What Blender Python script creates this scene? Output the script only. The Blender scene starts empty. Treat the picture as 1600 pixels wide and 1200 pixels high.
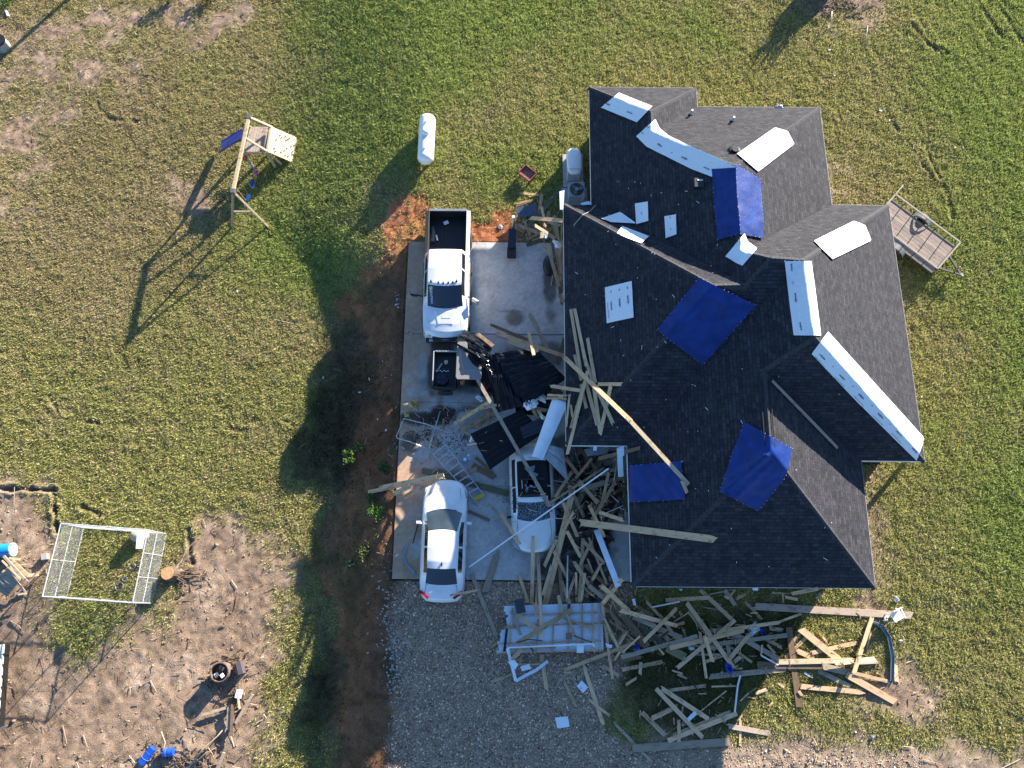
import bpy, bmesh, math, random
import numpy as np
from mathutils import Vector, Matrix
R = math.radians
random.seed(7); RNG = np.random.default_rng(11)
scene = bpy.context.scene
COL = scene.collection

# ------------------------------------------------------------------ camera
TILT, YAW, HCAM, FPX = R(15.8), R(0.6), 33.5, 1244.0
cd = bpy.data.cameras.new('camera'); cam = bpy.data.objects.new('camera', cd); COL.objects.link(cam)
cam.location = (0, 0, HCAM); cam.rotation_euler = (TILT, 0, YAW)
cd.sensor_width = 36.0; cd.lens = 36.0 * FPX / 1600.0
cd.clip_start = 0.5; cd.clip_end = 2000.0
scene.camera = cam

# ------------------------------------------------------------------ sky, sun, exposure
SUN = Vector((0.615, 0.788, 0.305)).normalized()
world = bpy.data.worlds.new('World'); scene.world = world; world.use_nodes = True
wn = world.node_tree.nodes; wl = world.node_tree.links
sky = wn.new('ShaderNodeTexSky'); sky.sky_type = 'NISHITA'; sky.sun_disc = False; sky.ozone_density = 5.0; sky.dust_density = 0.2
sky.sun_elevation = math.asin(SUN.z); sky.sun_rotation = math.atan2(SUN.x, SUN.y)
wl.new(sky.outputs[0], wn['Background'].inputs[0]); wn['Background'].inputs[1].default_value = 0.084
sd = bpy.data.lights.new('sun', 'SUN'); so = bpy.data.objects.new('sun', sd); COL.objects.link(so)
sd.energy = 5.0; sd.angle = R(0.5); sd.color = (1.0, 0.91, 0.79)
so.rotation_euler = SUN.to_track_quat('Z', 'Y').to_euler(); so.location = (20, 25, 40)
vs = scene.view_settings
vs.view_transform = 'Standard'; vs.look = 'None'; vs.gamma = 1.0; vs.use_curve_mapping = False
vs.exposure = 1.9

# ------------------------------------------------------------------ picture-to-place helper
def _ax():
    m = cam.rotation_euler.to_matrix()
    return m @ Vector((1,0,0)), m @ Vector((0,1,0)), m @ Vector((0,0,-1))
RT, UPV, FW = _ax()
CAMP = Vector((0,0,HCAM))
def ray(px, py):
    return FW*FPX + RT*(px-800.0) + UPV*(600.0-py)
def U(px, py, z=0.0):
    d = ray(px, py); return CAMP + d*((z-HCAM)/d.z)
def sm(a, b, x):
    t = np.clip((x-a)/(b-a), 0, 1); return t*t*(3-2*t)

# ------------------------------------------------------------------ numpy noise
def vnoise(x, y, seed=0):
    xi = np.floor(x).astype(np.int64); yi = np.floor(y).astype(np.int64)
    xf = x-xi; yf = y-yi
    u = xf*xf*(3-2*xf); v = yf*yf*(3-2*yf)
    def h(a, b):
        n = (a*374761393 + b*668265263 + seed*1442695041) & 0x7fffffff
        n = ((n ^ (n >> 13))*1274126177) & 0x7fffffff
        n = n ^ (n >> 16)
        return (n & 0xffff)/65535.0
    return (h(xi,yi)*(1-u)+h(xi+1,yi)*u)*(1-v) + (h(xi,yi+1)*(1-u)+h(xi+1,yi+1)*u)*v
def fbm(x, y, s, oct=4, seed=0, gain=.55):
    r = 0; a = 1; t = 0
    for i in range(oct):
        c, sn = math.cos(i*1.1), math.sin(i*1.1)
        r = r + a*vnoise((x*c-y*sn)/s*2**i+17.3*i, (x*sn+y*c)/s*2**i-9.1*i, seed+i*7); t += a; a *= gain
    return r/t

# ------------------------------------------------------------------ terrain
def zg_np(x, y):
    e1 = -7.9 - 5.0*sm(13, 19, y)
    e0 = -5.05 + 1.2*sm(15.8, 18, y)
    w = sm(0, 1, (e0-x)/(e0-e1))
    z = -1.45*w - 0.035*sm(0.2, 0.8, (1.0-y)) * (1-w)
    far = sm(16.5, 22, x) + sm(24, 30, y)
    z = z - 0.03 + 0.10*(fbm(x, y, 6.0, 2, 5)-.5)*np.clip(w+far, 0, 1)
    return z
def zg(x, y): return float(zg_np(np.array([x], float), np.array([y], float))[0])
def G(px, py, dz=0.0):
    z = 0.0
    for i in range(8):
        p = U(px, py, z+dz); z = zg(p.x, p.y)
    p = U(px, py, z+dz); return Vector((p.x, p.y, z+dz))

# ------------------------------------------------------------------ materials
MATS = {}
def nt(name):
    m = bpy.data.materials.new(name); m.use_nodes = True
    n = m.node_tree.nodes; l = m.node_tree.links
    return m, n, l, n['Principled BSDF']
def mat(name, c, rough=.6, metal=0., var=.12, scale=6., bump=.0, c2=None, rnd=0., spec=.5, coat=0., stretch=None, trans=0., detail=5.):
    if name in MATS: return MATS[name]
    m, n, l, b = nt(name)
    tc = n.new('ShaderNodeTexCoord'); mp = n.new('ShaderNodeMapping')
    l.new(tc.outputs['Object'], mp.inputs[0])
    if stretch: mp.inputs['Scale'].default_value = stretch
    nz = n.new('ShaderNodeTexNoise'); nz.inputs['Scale'].default_value = scale; nz.inputs['Detail'].default_value = detail
    l.new(mp.outputs[0], nz.inputs['Vector'])
    if rnd or True:
        oi = n.new('ShaderNodeObjectInfo')
        va = n.new('ShaderNodeVectorMath'); va.operation = 'ADD'
        sc = n.new('ShaderNodeMath'); sc.operation = 'MULTIPLY'; sc.inputs[1].default_value = 37.0
        l.new(oi.outputs['Random'], sc.inputs[0]); l.new(tc.outputs['Object'], va.inputs[0]); l.new(sc.outputs[0], va.inputs[1])
        l.new(va.outputs[0], mp.inputs[0])
    cr = n.new('ShaderNodeValToRGB')
    a = [max(0, v*(1-var)) for v in c]; d = c2 if c2 else [min(1, v*(1+var)) for v in c]
    cr.color_ramp.elements[0].position = .3; cr.color_ramp.elements[1].position = .7
    cr.color_ramp.elements[0].color = (*a, 1); cr.color_ramp.elements[1].color = (*d, 1)
    l.new(nz.outputs['Fac'], cr.inputs[0])
    out = cr.outputs[0]
    if rnd:
        hs = n.new('ShaderNodeHueSaturation'); mr = n.new('ShaderNodeMapRange')
        mr.inputs['To Min'].default_value = 1-rnd; mr.inputs['To Max'].default_value = 1+rnd
        l.new(oi.outputs['Random'], mr.inputs['Value']); l.new(mr.outputs[0], hs.inputs['Value'])
        l.new(out, hs.inputs['Color']); out = hs.outputs[0]
    l.new(out, b.inputs['Base Color'])
    b.inputs['Roughness'].default_value = rough; b.inputs['Metallic'].default_value = metal
    b.inputs['Specular IOR Level'].default_value = spec
    if coat: b.inputs['Coat Weight'].default_value = coat; b.inputs['Coat Roughness'].default_value = .04
    if trans: b.inputs['Transmission Weight'].default_value = trans
    if bump:
        bp = n.new('ShaderNodeBump'); bp.inputs['Strength'].default_value = bump; bp.inputs['Distance'].default_value = .02
        l.new(nz.outputs['Fac'], bp.inputs['Height']); l.new(bp.outputs[0], b.inputs['Normal'])
    MATS[name] = m; return m

def wood(name, c, c2, rnd=.18):
    """sawn lumber: grain along local x, knots and dirty patches"""
    if name in MATS: return MATS[name]
    m, n, l, b = nt(name)
    tc = n.new('ShaderNodeTexCoord'); oi = n.new('ShaderNodeObjectInfo')
    va = n.new('ShaderNodeVectorMath'); va.operation = 'ADD'; sc = n.new('ShaderNodeMath'); sc.operation = 'MULTIPLY'; sc.inputs[1].default_value = 53.0
    l.new(oi.outputs['Random'], sc.inputs[0]); l.new(tc.outputs['Object'], va.inputs[0]); l.new(sc.outputs[0], va.inputs[1])
    mp = n.new('ShaderNodeMapping'); mp.inputs['Scale'].default_value = (1.2, 26, 26); l.new(va.outputs[0], mp.inputs[0])
    g = n.new('ShaderNodeTexNoise'); g.inputs['Scale'].default_value = 1.6; g.inputs['Detail'].default_value = 6; l.new(mp.outputs[0], g.inputs['Vector'])
    cr = n.new('ShaderNodeValToRGB'); e = cr.color_ramp.elements
    e[0].position = .3; e[1].position = .72; e[0].color = (*c2, 1); e[1].color = (*c, 1)
    l.new(g.outputs['Fac'], cr.inputs[0])
    mp2 = n.new('ShaderNodeMapping'); mp2.inputs['Scale'].default_value = (2.2, 5, 5); l.new(va.outputs[0], mp2.inputs[0])
    k = n.new('ShaderNodeTexNoise'); k.inputs['Scale'].default_value = 1.5; k.inputs['Detail'].default_value = 3; l.new(mp2.outputs[0], k.inputs['Vector'])
    kr = n.new('ShaderNodeValToRGB'); kr.color_ramp.elements[0].position = .28; kr.color_ramp.elements[1].position = .45
    kr.color_ramp.elements[0].color = (.42, .38, .34, 1); kr.color_ramp.elements[1].color = (1, 1, 1, 1)
    l.new(k.outputs['Fac'], kr.inputs[0])
    mx = n.new('ShaderNodeMix'); mx.data_type = 'RGBA'; mx.blend_type = 'MULTIPLY'; mx.inputs[0].default_value = .8
    l.new(cr.outputs[0], mx.inputs[6]); l.new(kr.outputs[0], mx.inputs[7])
    hs = n.new('ShaderNodeHueSaturation'); mr = n.new('ShaderNodeMapRange'); mr.inputs['To Min'].default_value = 1-rnd; mr.inputs['To Max'].default_value = 1+rnd
    l.new(oi.outputs['Random'], mr.inputs['Value']); l.new(mr.outputs[0], hs.inputs['Value']); l.new(mx.outputs[2], hs.inputs['Color'])
    l.new(hs.outputs[0], b.inputs['Base Color']); b.inputs['Roughness'].default_value = .75; b.inputs['Specular IOR Level'].default_value = .25
    MATS[name] = m; return m
WOOD = {'p': wood('pine_new', (.72,.50,.30), (.53,.36,.21)), 't': wood('pine_tan', (.59,.395,.235), (.40,.265,.155)),
        'g': wood('pine_weathered', (.42,.335,.245), (.28,.22,.16)), 'b': wood('pine_brown', (.25,.165,.095), (.14,.09,.055)),
        'o': wood('treated_timber', (.17,.16,.095), (.10,.095,.06)), 'y': wood('pine_sunlit_tone', (.66,.52,.33), (.52,.40,.25)),  # last entry: sunlit look put into the pine colour
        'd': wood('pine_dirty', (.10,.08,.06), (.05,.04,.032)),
        'k': wood('pine_pinkish', (.46,.36,.28), (.33,.25,.19)),
        'w': mat('white_painted_wood', (.72,.74,.76), .5, var=.06, scale=9)}
M_white = mat('white_paint', (.78,.78,.78), .3, var=.03, coat=.5)
M_truck = mat('car_paint_white', (.72,.72,.715), .3, var=.10, scale=1.7, coat=1, detail=8)
M_glass = mat('dark_glass', (.012,.016,.022), .06, var=.3, scale=1.2, spec=.8, coat=.6)
M_black = mat('black_plastic', (.012,.012,.013), .5, var=.3, scale=9)
M_rubber = mat('tyre_rubber', (.02,.02,.02), .8, var=.3)
M_chrome = mat('chrome_trim', (.55,.55,.56), .15, 1.0, var=.05)
M_steel = mat('dull_steel', (.34,.35,.36), .4, .8, var=.15)
M_galv = mat('galvanised_tube', (.56,.57,.58), .38, .5, var=.12)
M_alum = mat('aluminium', (.5,.52,.54), .4, .5, var=.1)
M_red = mat('red_lens', (.35,.01,.015), .2, var=.1)
M_dark = mat('dark_void', (.006,.006,.007), .9, var=.3)
M_silver = mat('silver_alloy', (.35,.35,.36), .35, .9)
M_siding = mat('white_steel_siding', (.60,.68,.76), .45, var=.09, scale=3)
M_cloth = mat('white_cloth', (.75,.78,.8), .8, var=.06, bump=.5, scale=9)
M_paper = mat('white_sheet_debris', (.74,.78,.82), .7, var=.04)

# ------------------------------------------------------------------ object helpers
def link(o, parent=None):
    COL.objects.link(o)
    if parent is not None: o.parent = parent
    return o
def tag(o, label=None, cat=None, group=None, kind=None):
    if label: o['label'] = label
    if cat: o['category'] = cat
    if group: o['group'] = group
    if kind: o['kind'] = kind
    return o
def thing(name, label, cat, loc=(0,0,0), rz=0., group=None):
    o = bpy.data.objects.new(name, None); o.empty_display_size = .2; COL.objects.link(o)
    o.location = loc; o.rotation_euler = (0,0,rz); return tag(o, label, cat, group)
class MB:
    def __init__(s): s.v = []; s.f = []; s.uv = None
    def add(s, vs, fs):
        b = len(s.v); s.v += [tuple(v) for v in vs]; s.f += [tuple(i+b for i in f) for f in fs]; return s
    def box(s, c, size, rot=None, taper=0):
        hx, hy, hz = [a/2 for a in size]; vs = []
        for z in (-1,1):
            k = 1-taper if z > 0 else 1
            for x, y in ((-1,-1),(1,-1),(1,1),(-1,1)):
                p = Vector((x*hx*k, y*hy*k, z*hz))
                if rot is not None: p = rot @ p
                vs.append(p+Vector(c))
        return s.add(vs, [(3,2,1,0),(4,5,6,7),(0,1,5,4),(1,2,6,5),(2,3,7,6),(3,0,4,7)])
    def bar(s, a, b, w, h, up=(0,0,1)):
        a = Vector(a); b = Vector(b); d = (b-a); L = d.length
        if L < 1e-6: return s
        d /= L; u = Vector(up); sd_ = d.cross(u)
        if sd_.length < 1e-4: sd_ = d.cross(Vector((0,1,0)))
        sd_.normalize(); u = sd_.cross(d).normalized()
        M = Matrix((d, sd_, u)).transposed()
        return s.box((a+b)/2, (L, w, h), M)
    def tube(s, pts, r, n=6, caps=True, r2=None):
        pts = [Vector(p) for p in pts]; rings = []
        for i, p in enumerate(pts):
            d = (pts[min(i+1, len(pts)-1)]-pts[max(i-1, 0)])
            d = d.normalized() if d.length > 1e-7 else Vector((0,0,1))
            a = d.cross(Vector((0,0,1)))
            if a.length < 1e-3: a = d.cross(Vector((0,1,0)))
            a.normalize(); c = d.cross(a)
            rr = r if r2 is None else r+(r2-r)*i/max(1, len(pts)-1)
            rings.append([p+(a*math.cos(t)+c*math.sin(t))*rr for t in [2*math.pi*k/n for k in range(n)]])
        vs = [v for rg in rings for v in rg]; fs = []
        for i in range(len(rings)-1):
            for k in range(n):
                fs.append((i*n+k, i*n+(k+1)%n, (i+1)*n+(k+1)%n, (i+1)*n+k))
        if caps: fs += [tuple(range(n-1,-1,-1)), tuple(range((len(rings)-1)*n, len(rings)*n))]
        return s.add(vs, fs)
    def rings(s, rgs, closed=True, cap0=True, cap1=True):
        n = len(rgs[0]); vs = [v for r in rgs for v in r]; fs = []
        m = n if closed else n-1
        for i in range(len(rgs)-1):
            for k in range(m): fs.append((i*n+k, i*n+(k+1)%n, (i+1)*n+(k+1)%n, (i+1)*n+k))
        if cap0: fs.append(tuple(range(n-1,-1,-1)))
        if cap1: fs.append(tuple(range((len(rgs)-1)*n, len(rgs)*n)))
        return s.add(vs, fs)
    def disc(s, c, r, n=16, z=0):
        return s.add([(c[0]+r*math.cos(2*math.pi*k/n), c[1]+r*math.sin(2*math.pi*k/n), c[2]) for k in range(n)], [tuple(range(n))])
    def prism(s, poly, z0, z1):
        n = len(poly)
        vs = [(x,y,z0) for x,y in poly]+[(x,y,z1) for x,y in poly]
        fs = [tuple(range(n-1,-1,-1)), tuple(range(n,2*n))]+[(i,(i+1)%n,n+(i+1)%n,n+i) for i in range(n)]
        return s.add(vs, fs)
    def grid(s, P, thick=0.):
        """P[i][j] points"""
        n, m = len(P), len(P[0])
        vs = [P[i][j] for i in range(n) for j in range(m)]
        fs = [(i*m+j, i*m+j+1, (i+1)*m+j+1, (i+1)*m+j) for i in range(n-1) for j in range(m-1)]
        s.add(vs, fs)
        if thick:
            vs2 = [(v[0], v[1], v[2]-thick) for v in vs]
            s.add(vs2, [f[::-1] for f in fs])
        return s
    def build(s, name, m, parent=None, smooth=False, bevel=0.):
        me = bpy.data.meshes.new(name); me.from_pydata([tuple(v) for v in s.v], [], s.f); me.update()
        if m is not None: me.materials.append(m)
        if smooth: me.polygons.foreach_set('use_smooth', [True]*len(me.polygons))
        o = bpy.data.objects.new(name, me); link(o, parent)
        if bevel:
            md = o.modifiers.new('bevel', 'BEVEL'); md.width = bevel; md.segments = 2; md.limit_method = 'ANGLE'
        return o
def fast_mesh(name, verts, quads, m, tris=False):
    me = bpy.data.meshes.new(name); k = 3 if tris else 4
    nv, nf = len(verts), len(quads)
    me.vertices.add(nv); me.vertices.foreach_set('co', verts.astype(np.float32).ravel())
    me.loops.add(nf*k); me.loops.foreach_set('vertex_index', quads.astype(np.int32).ravel())
    me.polygons.add(nf); me.polygons.foreach_set('loop_start', np.arange(0, nf*k, k, dtype=np.int32))
    me.polygons.foreach_set('loop_total', np.full(nf, k, dtype=np.int32))
    me.update(calc_edges=True); me.materials.append(m)
    return me
def set_col(me, name, rgb):
    a = me.color_attributes.new(name, 'FLOAT_COLOR', 'POINT')
    c = np.ones((len(me.vertices), 4), np.float32); c[:, :3] = rgb; a.data.foreach_set('color', c.ravel())
# ================================================================== GROUND
def poly_sd(px, py, poly):
    """signed distance (positive inside) in photo pixels mapped to ground, numpy"""
    P = np.array(poly, float); n = len(P); d = np.full(px.shape, 1e9); ins = np.zeros(px.shape, bool)
    for i in range(n):
        ax, ay = P[i]; bx, by = P[(i+1) % n]; ex, ey = bx-ax, by-ay
        t = np.clip(((px-ax)*ex+(py-ay)*ey)/(ex*ex+ey*ey+1e-9), 0, 1)
        d = np.minimum(d, np.hypot(px-ax-t*ex, py-ay-t*ey))
        c = ((ay > py) != (by > py)) & (px < (bx-ax)*(py-ay)/(by-ay+1e-12)+ax); ins ^= c
    return np.where(ins, d, -d)
def W(pts, flat=False):
    return [tuple((U(x, y, 0) if flat else G(x, y))[:2]) for x, y in pts]
REG = {
 'gravel': [W([(622,900),(985,900),(990,960),(975,1040),(935,1100),(950,1140),(1000,1165),(1060,1180),(1100,1300),(585,1300),(610,1200),(626,1080),(618,980)])],
 'finegravel': [W([(985,1150),(1120,1160),(1250,1150),(1420,1168),(1700,1195),(1700,1300),(985,1300)])],
 'bank_shadow_paint': [W([(640,400),(560,455),(505,560),(490,650),(455,715),(460,745),(520,745),(530,800),(495,850),(490,885),(525,900),(530,960),(495,1040),(490,1110),(535,1125),(530,1260),(620,1260),(625,905),(634,520)])],  # outline of the cast shadow, painted dark onto the bank
 'solidclay': [W([(603,322),(662,316),(662,379),(640,384),(634,440),(612,420),(592,365)]), W([(736,334),(780,336),(796,352),(788,378),(736,380)]), W([(548,460),(575,478),(560,505),(535,500)])],
 'clay': [W([(598,320),(665,312),(690,330),(740,330),(785,332),(800,352),(790,380),(640,384),(636,520),(628,905),(622,1100),(615,1210),(545,1210),(515,1000),(500,880),(560,700),(595,560),(560,500),(520,490),(560,430),(600,400),(590,350)]),
          W([(660,262),(695,268),(690,290),(662,285)])],
 'tan': [W([(-60,755),(84,762),(92,840),(70,930),(110,1010),(250,960),(290,880),(318,812),(420,835),(450,900),(440,1040),(425,1130),(400,1260),(-60,1260)]),
         W([(-60,40),(80,20),(180,-30),(360,-40),(400,20),(330,70),(210,115),(130,160),(90,220),(50,330),(-60,400)]),
         W([(1120,1160),(1280,1120),(1420,1165),(1700,1190),(1700,1260),(1100,1260)]),
         W([(215,280),(300,275),(330,320),(240,330)]), W([(1250,-20),(1400,-20),(1360,40),(1270,45)]),
         W([(1285,250),(1312,250),(1318,310),(1290,315)]), W([(1380,1020),(1430,1040),(1480,1090),(1420,1120),(1330,1110)]), W([(1330,740),(1370,735),(1400,900),(1370,960),(1350,930)])],
 'lush': [W([(370,330),(430,180),(480,100),(420,-60),(1000,-60),(930,60),(760,130),(700,200),(860,250),(840,290),(600,300),(560,420),(520,480),(400,430)]),
          W([(55,940),(150,945),(215,965),(170,1020),(110,1030),(60,985)]), W([(1440,-60),(1700,-60),(1700,620),(1560,620),(1500,300),(1420,120)]),
          W([(1430,330),(1530,330),(1540,520),(1440,470)]), W([(1480,700),(1700,640),(1700,960),(1500,900)]), W([(700,20),(1100,0),(1120,60),(900,90)])],
 'shade_painted_grass': [W([(470,620),(570,560),(625,640),(600,760),(500,760)]), W([(500,950),(540,1000),(545,1100),(500,1120)]), W([(985,960),(1240,930),(1250,1010),(1130,1160),(1010,1130),(975,1050)])],  # lawn in shadow, with the shade put into its colour
}
XA, XB, YA, YB, ST = -29.0, 29.0, -9.0, 33.0, 0.075
nx, ny = int((XB-XA)/ST)+1, int((YB-YA)/ST)+1
gx, gy = np.meshgrid(np.linspace(XA, XB, nx), np.linspace(YA, YB, ny))
def masks(x, y):
    w1 = (fbm(x, y, 1.6, 4, 21)-.5)*2.2; w2 = (fbm(x, y, .5, 3, 33)-.5)*1.2
    out = {}
    for k, soft, warp in (('gravel', .35, .35), ('clay', .45, .9), ('tan', 1.0, 1.2), ('lush', 2.6, 1.6), ('shade_painted_grass', .8, 1.0), ('finegravel', .5, .6), ('bank_shadow_paint', .7, .7), ('solidclay', .45, .7)):
        s = np.full(x.shape, -1e9)
        for p in REG[k]: s = np.maximum(s, poly_sd(x, y, p))
        out[k] = sm(-soft, soft, s + (w1+w2)*warp)
    return out
MK = masks(gx, gy)
patch = fbm(gx, gy, 3.2, 5, 3); fine = fbm(gx, gy, .45, 4, 8); mid = fbm(gx, gy, 1.1, 4, 14); clump = fbm(gx, gy, .26, 3, 91)
dry = np.clip(sm(.50, .74, patch)*.55 + sm(.58, .8, mid)*.45, 0, 1)            # dry, thin spots in the lawn
bare = np.clip(MK['tan']*1.0, 0, 1)
tl = sm(10, 14, gy); bare = np.clip(bare*np.clip(1.15-.55*tl+(.8+1.2*tl)*(mid-.45)+.5*(fine-.5), 0, 1) + dry*.22*(1-MK['lush']), 0, 1)
clay = np.clip(MK['clay']*(.35+1.15*sm(.30, .62, mid)), 0, 1)
clay = np.clip(np.maximum(clay*(1-.35*MK['bank_shadow_paint']), MK['solidclay']*(.6+.55*fine)), 0, 1)
green = np.clip(MK['lush']*.95 + MK['shade_painted_grass']*.5 + (.5-patch)*.5, 0, 1)
grav = MK['gravel']
soil_brown = sm(-9.5, -6.0, gx)*sm(-3.8, -5.2, gx)*sm(16.5, 13.5, gy)          # trampled bank beside the slab
dryzone = sm(-6, -17, gx-(gy-14)*.25)*sm(8, 17, gy)*(.45+.9*(patch-.3))*(1-MK['lush'])
dryzone = np.clip(dryzone, 0, 1)
# soil palette (shadowed lawn and bank painted darker)
def lerp(a, b, t): return a*(1-t[..., None])+np.array(b)*t[..., None]
def ground_rgb(x, y, bare, clay, green, grav, fine, patch, brown, noise):
    c = np.empty(x.shape+(3,)); c[:] = (.225, .205, .075)
    c = lerp(c, (.205, .235, .07), green)
    c = lerp(c, (.255, .195, .115), np.clip(dryf(x, y)*.95, 0, 1)*(1-green*.8))
    c = lerp(c, (.12, .085, .05), sm(.60, .74, fbm(x, y, .9, 4, 19))*.6*(1-bare))
    c = lerp(c, (.10, .062, .040), brown*.8)
    c = c*(1-.55*MK['shade_painted_grass'][..., None]) if c.shape[:2] == MK['shade_painted_grass'].shape else c  # shade painted into the lawn's soil colour
    c = lerp(c, (.275, .19, .128), bare)
    c = lerp(c, (.13, .09, .06), bare*sm(.58, .78, fbm(x, y, .7, 4, 63))*.5)
    c = lerp(c, (.37, .27, .19), bare*sm(.56, .72, fbm(x, y, 1.3, 3, 77))*.7)
    c = lerp(c, (.34, .115, .055), clay*.9*(1-.35*brown))
    c = lerp(c, (.33, .235, .165), grav)
    c = lerp(c, (.34, .255, .18), MK['finegravel']*.9) if BANK_SHADOW is not None else c
    st_ = sm(.58, .72, fbm(x*.55+y*.7, (x-y)*1.9, .8, 4, 88)); c = lerp(c, (.17, .115, .08), bare*st_*.55)
    if BANK_SHADOW is not None: c = lerp(c, (.26, .19, .115), dryzone*.6*(1-bare))
    if BANK_SHADOW is not None: c = lerp(c, (.085,.052,.034), BANK_SHADOW*(1-clay*.8)*.65)  # cast shadow on the bank painted into the soil
    v = .55+.9*noise
    gr = np.clip(1-bare-clay*.8-grav, 0, 1); v = v*(1-.18*gr)
    return c*v[..., None]
BANK_SHADOW = MK['bank_shadow_paint']  # mask of the painted bank shadow
def dryf(x, y): return sm(.46, .72, fbm(x, y, 3.2, 5, 3))*.6+sm(.5, .75, fbm(x, y, 1.1, 4, 14))*.5
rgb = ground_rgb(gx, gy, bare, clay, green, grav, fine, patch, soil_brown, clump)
# relief: tufted turf, rough dug soil, tyre ruts
h = zg_np(gx, gy)
grassy = np.clip(1-bare-clay*.8-grav-MK['finegravel']*.9, 0, 1)
def ridge(v): return 1-np.abs(v*2-1)
h += grassy*(.06*(clump-.5)+.045*(fine-.5)+.035*(ridge(fbm(gx, gy, .18, 2, 44))-.5))
h += (bare)*(.05*(clump-.5)+.055*(fine-.5)+.06*(mid-.5)+.035*(ridge(fbm(gx+gy*.3, gy, .30, 3, 71))-.5))
h += clay*(.08*(clump-.5)+.10*(fine-.5)) + grav*.03*(clump-.5)
def rut(x, y, pts, w, dep):
    d = np.full(x.shape, 1e9)
    for (a, b) in zip(pts[:-1], pts[1:]):
        ex, ey = b[0]-a[0], b[1]-a[1]; t = np.clip(((x-a[0])*ex+(y-a[1])*ey)/(ex*ex+ey*ey), 0, 1)
        d = np.minimum(d, np.hypot(x-a[0]-t*ex, y-a[1]-t*ey))
    w = w*.6; dep = dep*.75*np.clip(fbm(x, y, .5, 3, 66)*2.4-.5, 0, 1.2)
    d = d + (fbm(x, y, .4, 3, 55)-.5)*.38
    return -dep*np.exp(-(d/w)**2) + dep*.5*np.exp(-((d-w*1.8)/w)**2)
RUTS = [([(20,560),(70,640),(130,668),(230,660),(330,668),(470,640)], .30, .02), ([(60,590),(100,640),(150,652)], .22, .03), ([(1430,20),(1470,90),(1540,140),(1600,160)], .25, .025), ([(1380,120),(1440,200),(1480,300),(1500,380)], .22, .02), ([(120,330),(260,350),(330,300)], .25, .02),([(150,160),(172,186),(218,190)], .14, .10), ([(75,620),(100,655),(160,662)], .13, .09), ([(325,668),(395,672)], .10, .10), ([(440,655),(480,672)], .1, .1),
        ([(1425,38),(1450,70),(1480,84)], .18, .16), ([(1530,5),(1545,30),(1570,62)], .16, .12), ([(1380,175),(1425,230),(1455,275)], .12, .08), ([(0,762),(84,766),(90,830)], .16, .22),
        ([(1555,0),(1580,40),(1600,70)], .13, .1), ([(130,790),(155,803)], .16, .18), ([(1440,220),(1480,300),(1490,340)], .14, .09), ([(295,830),(298,880)], .2, .14)]
for pts, w, dep in RUTS:
    q = W(pts); X0 = min(a[0] for a in q)-1; X1 = max(a[0] for a in q)+1; Y0 = min(a[1] for a in q)-1; Y1 = max(a[1] for a in q)+1
    i0, i1 = max(0, int((X0-XA)/ST)), min(nx, int((X1-XA)/ST)+1); j0, j1 = max(0, int((Y0-YA)/ST)), min(ny, int((Y1-YA)/ST)+1)
    if i1 > i0 and j1 > j0:
        r_ = rut(gx[j0:j1, i0:i1], gy[j0:j1, i0:i1], q, w, dep); h[j0:j1, i0:i1] += r_
        t_ = np.clip(-r_/.10*1.5, 0, .9)[..., None]; rgb[j0:j1, i0:i1] = rgb[j0:j1, i0:i1]*(1-t_)+np.array((.13,.095,.065))*t_
        grassy[j0:j1, i0:i1] *= (1-t_[..., 0])
# keep the ground below slab and house
SLAB = (-4.92, 4.90, 1.14, 16.24)
under = ((gx > -4.95) & (gx < 13.3) & (gy > 1.1) & (gy < 16.25)) | ((gx > 3.5) & (gx < 13.2) & (gy > 1.2) & (gy < 22.1)) | ((gx > 13) & (gx < 15.6) & (gy > 6.1) & (gy < 16.4))
h = np.where(under, -.16, h)
edge = (gx > -5.25) & (gx < -4.9) & (gy > 1.0) & (gy < 16.4)
h = np.where(edge & (h > -.05), -.06, h)
def ground_mat():
    m, n, l, b = nt('ground_soil_and_turf')
    va = n.new('ShaderNodeVertexColor'); va.layer_name = 'col'
    tc = n.new('ShaderNodeTexCoord')
    nz = n.new('ShaderNodeTexNoise'); nz.inputs['Scale'].default_value = 17; nz.inputs['Detail'].default_value = 6; nz.inputs['Roughness'].default_value = .7
    l.new(tc.outputs['Object'], nz.inputs['Vector'])
    mr = n.new('ShaderNodeMapRange'); mr.inputs['From Min'].default_value = .3; mr.inputs['From Max'].default_value = .7; mr.inputs['To Min'].default_value = .6; mr.inputs['To Max'].default_value = 1.35
    l.new(nz.outputs['Fac'], mr.inputs['Value'])
    mx = n.new('ShaderNodeVectorMath'); mx.operation = 'SCALE'; l.new(va.outputs[0], mx.inputs[0]); l.new(mr.outputs[0], mx.inputs['Scale'])
    l.new(mx.outputs[0], b.inputs['Base Color']); b.inputs['Roughness'].default_value = .95; b.inputs['Specular IOR Level'].default_value = .1
    bp = n.new('ShaderNodeBump'); bp.inputs['Strength'].default_value = .8; bp.inputs['Distance'].default_value = .03
    l.new(nz.outputs['Fac'], bp.inputs['Height']); l.new(bp.outputs[0], b.inputs['Normal'])
    return m
GM = ground_mat()
idx = np.arange(nx*ny).reshape(ny, nx)
quads = np.stack([idx[:-1, :-1], idx[:-1, 1:], idx[1:, 1:], idx[1:, :-1]], -1).reshape(-1, 4)
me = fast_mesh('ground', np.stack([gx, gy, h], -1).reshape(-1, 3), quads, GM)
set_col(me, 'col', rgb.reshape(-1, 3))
me.polygons.foreach_set('use_smooth', np.ones(len(me.polygons), bool))
o = link(bpy.data.objects.new('ground', me)); tag(o, kind='structure')
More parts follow.
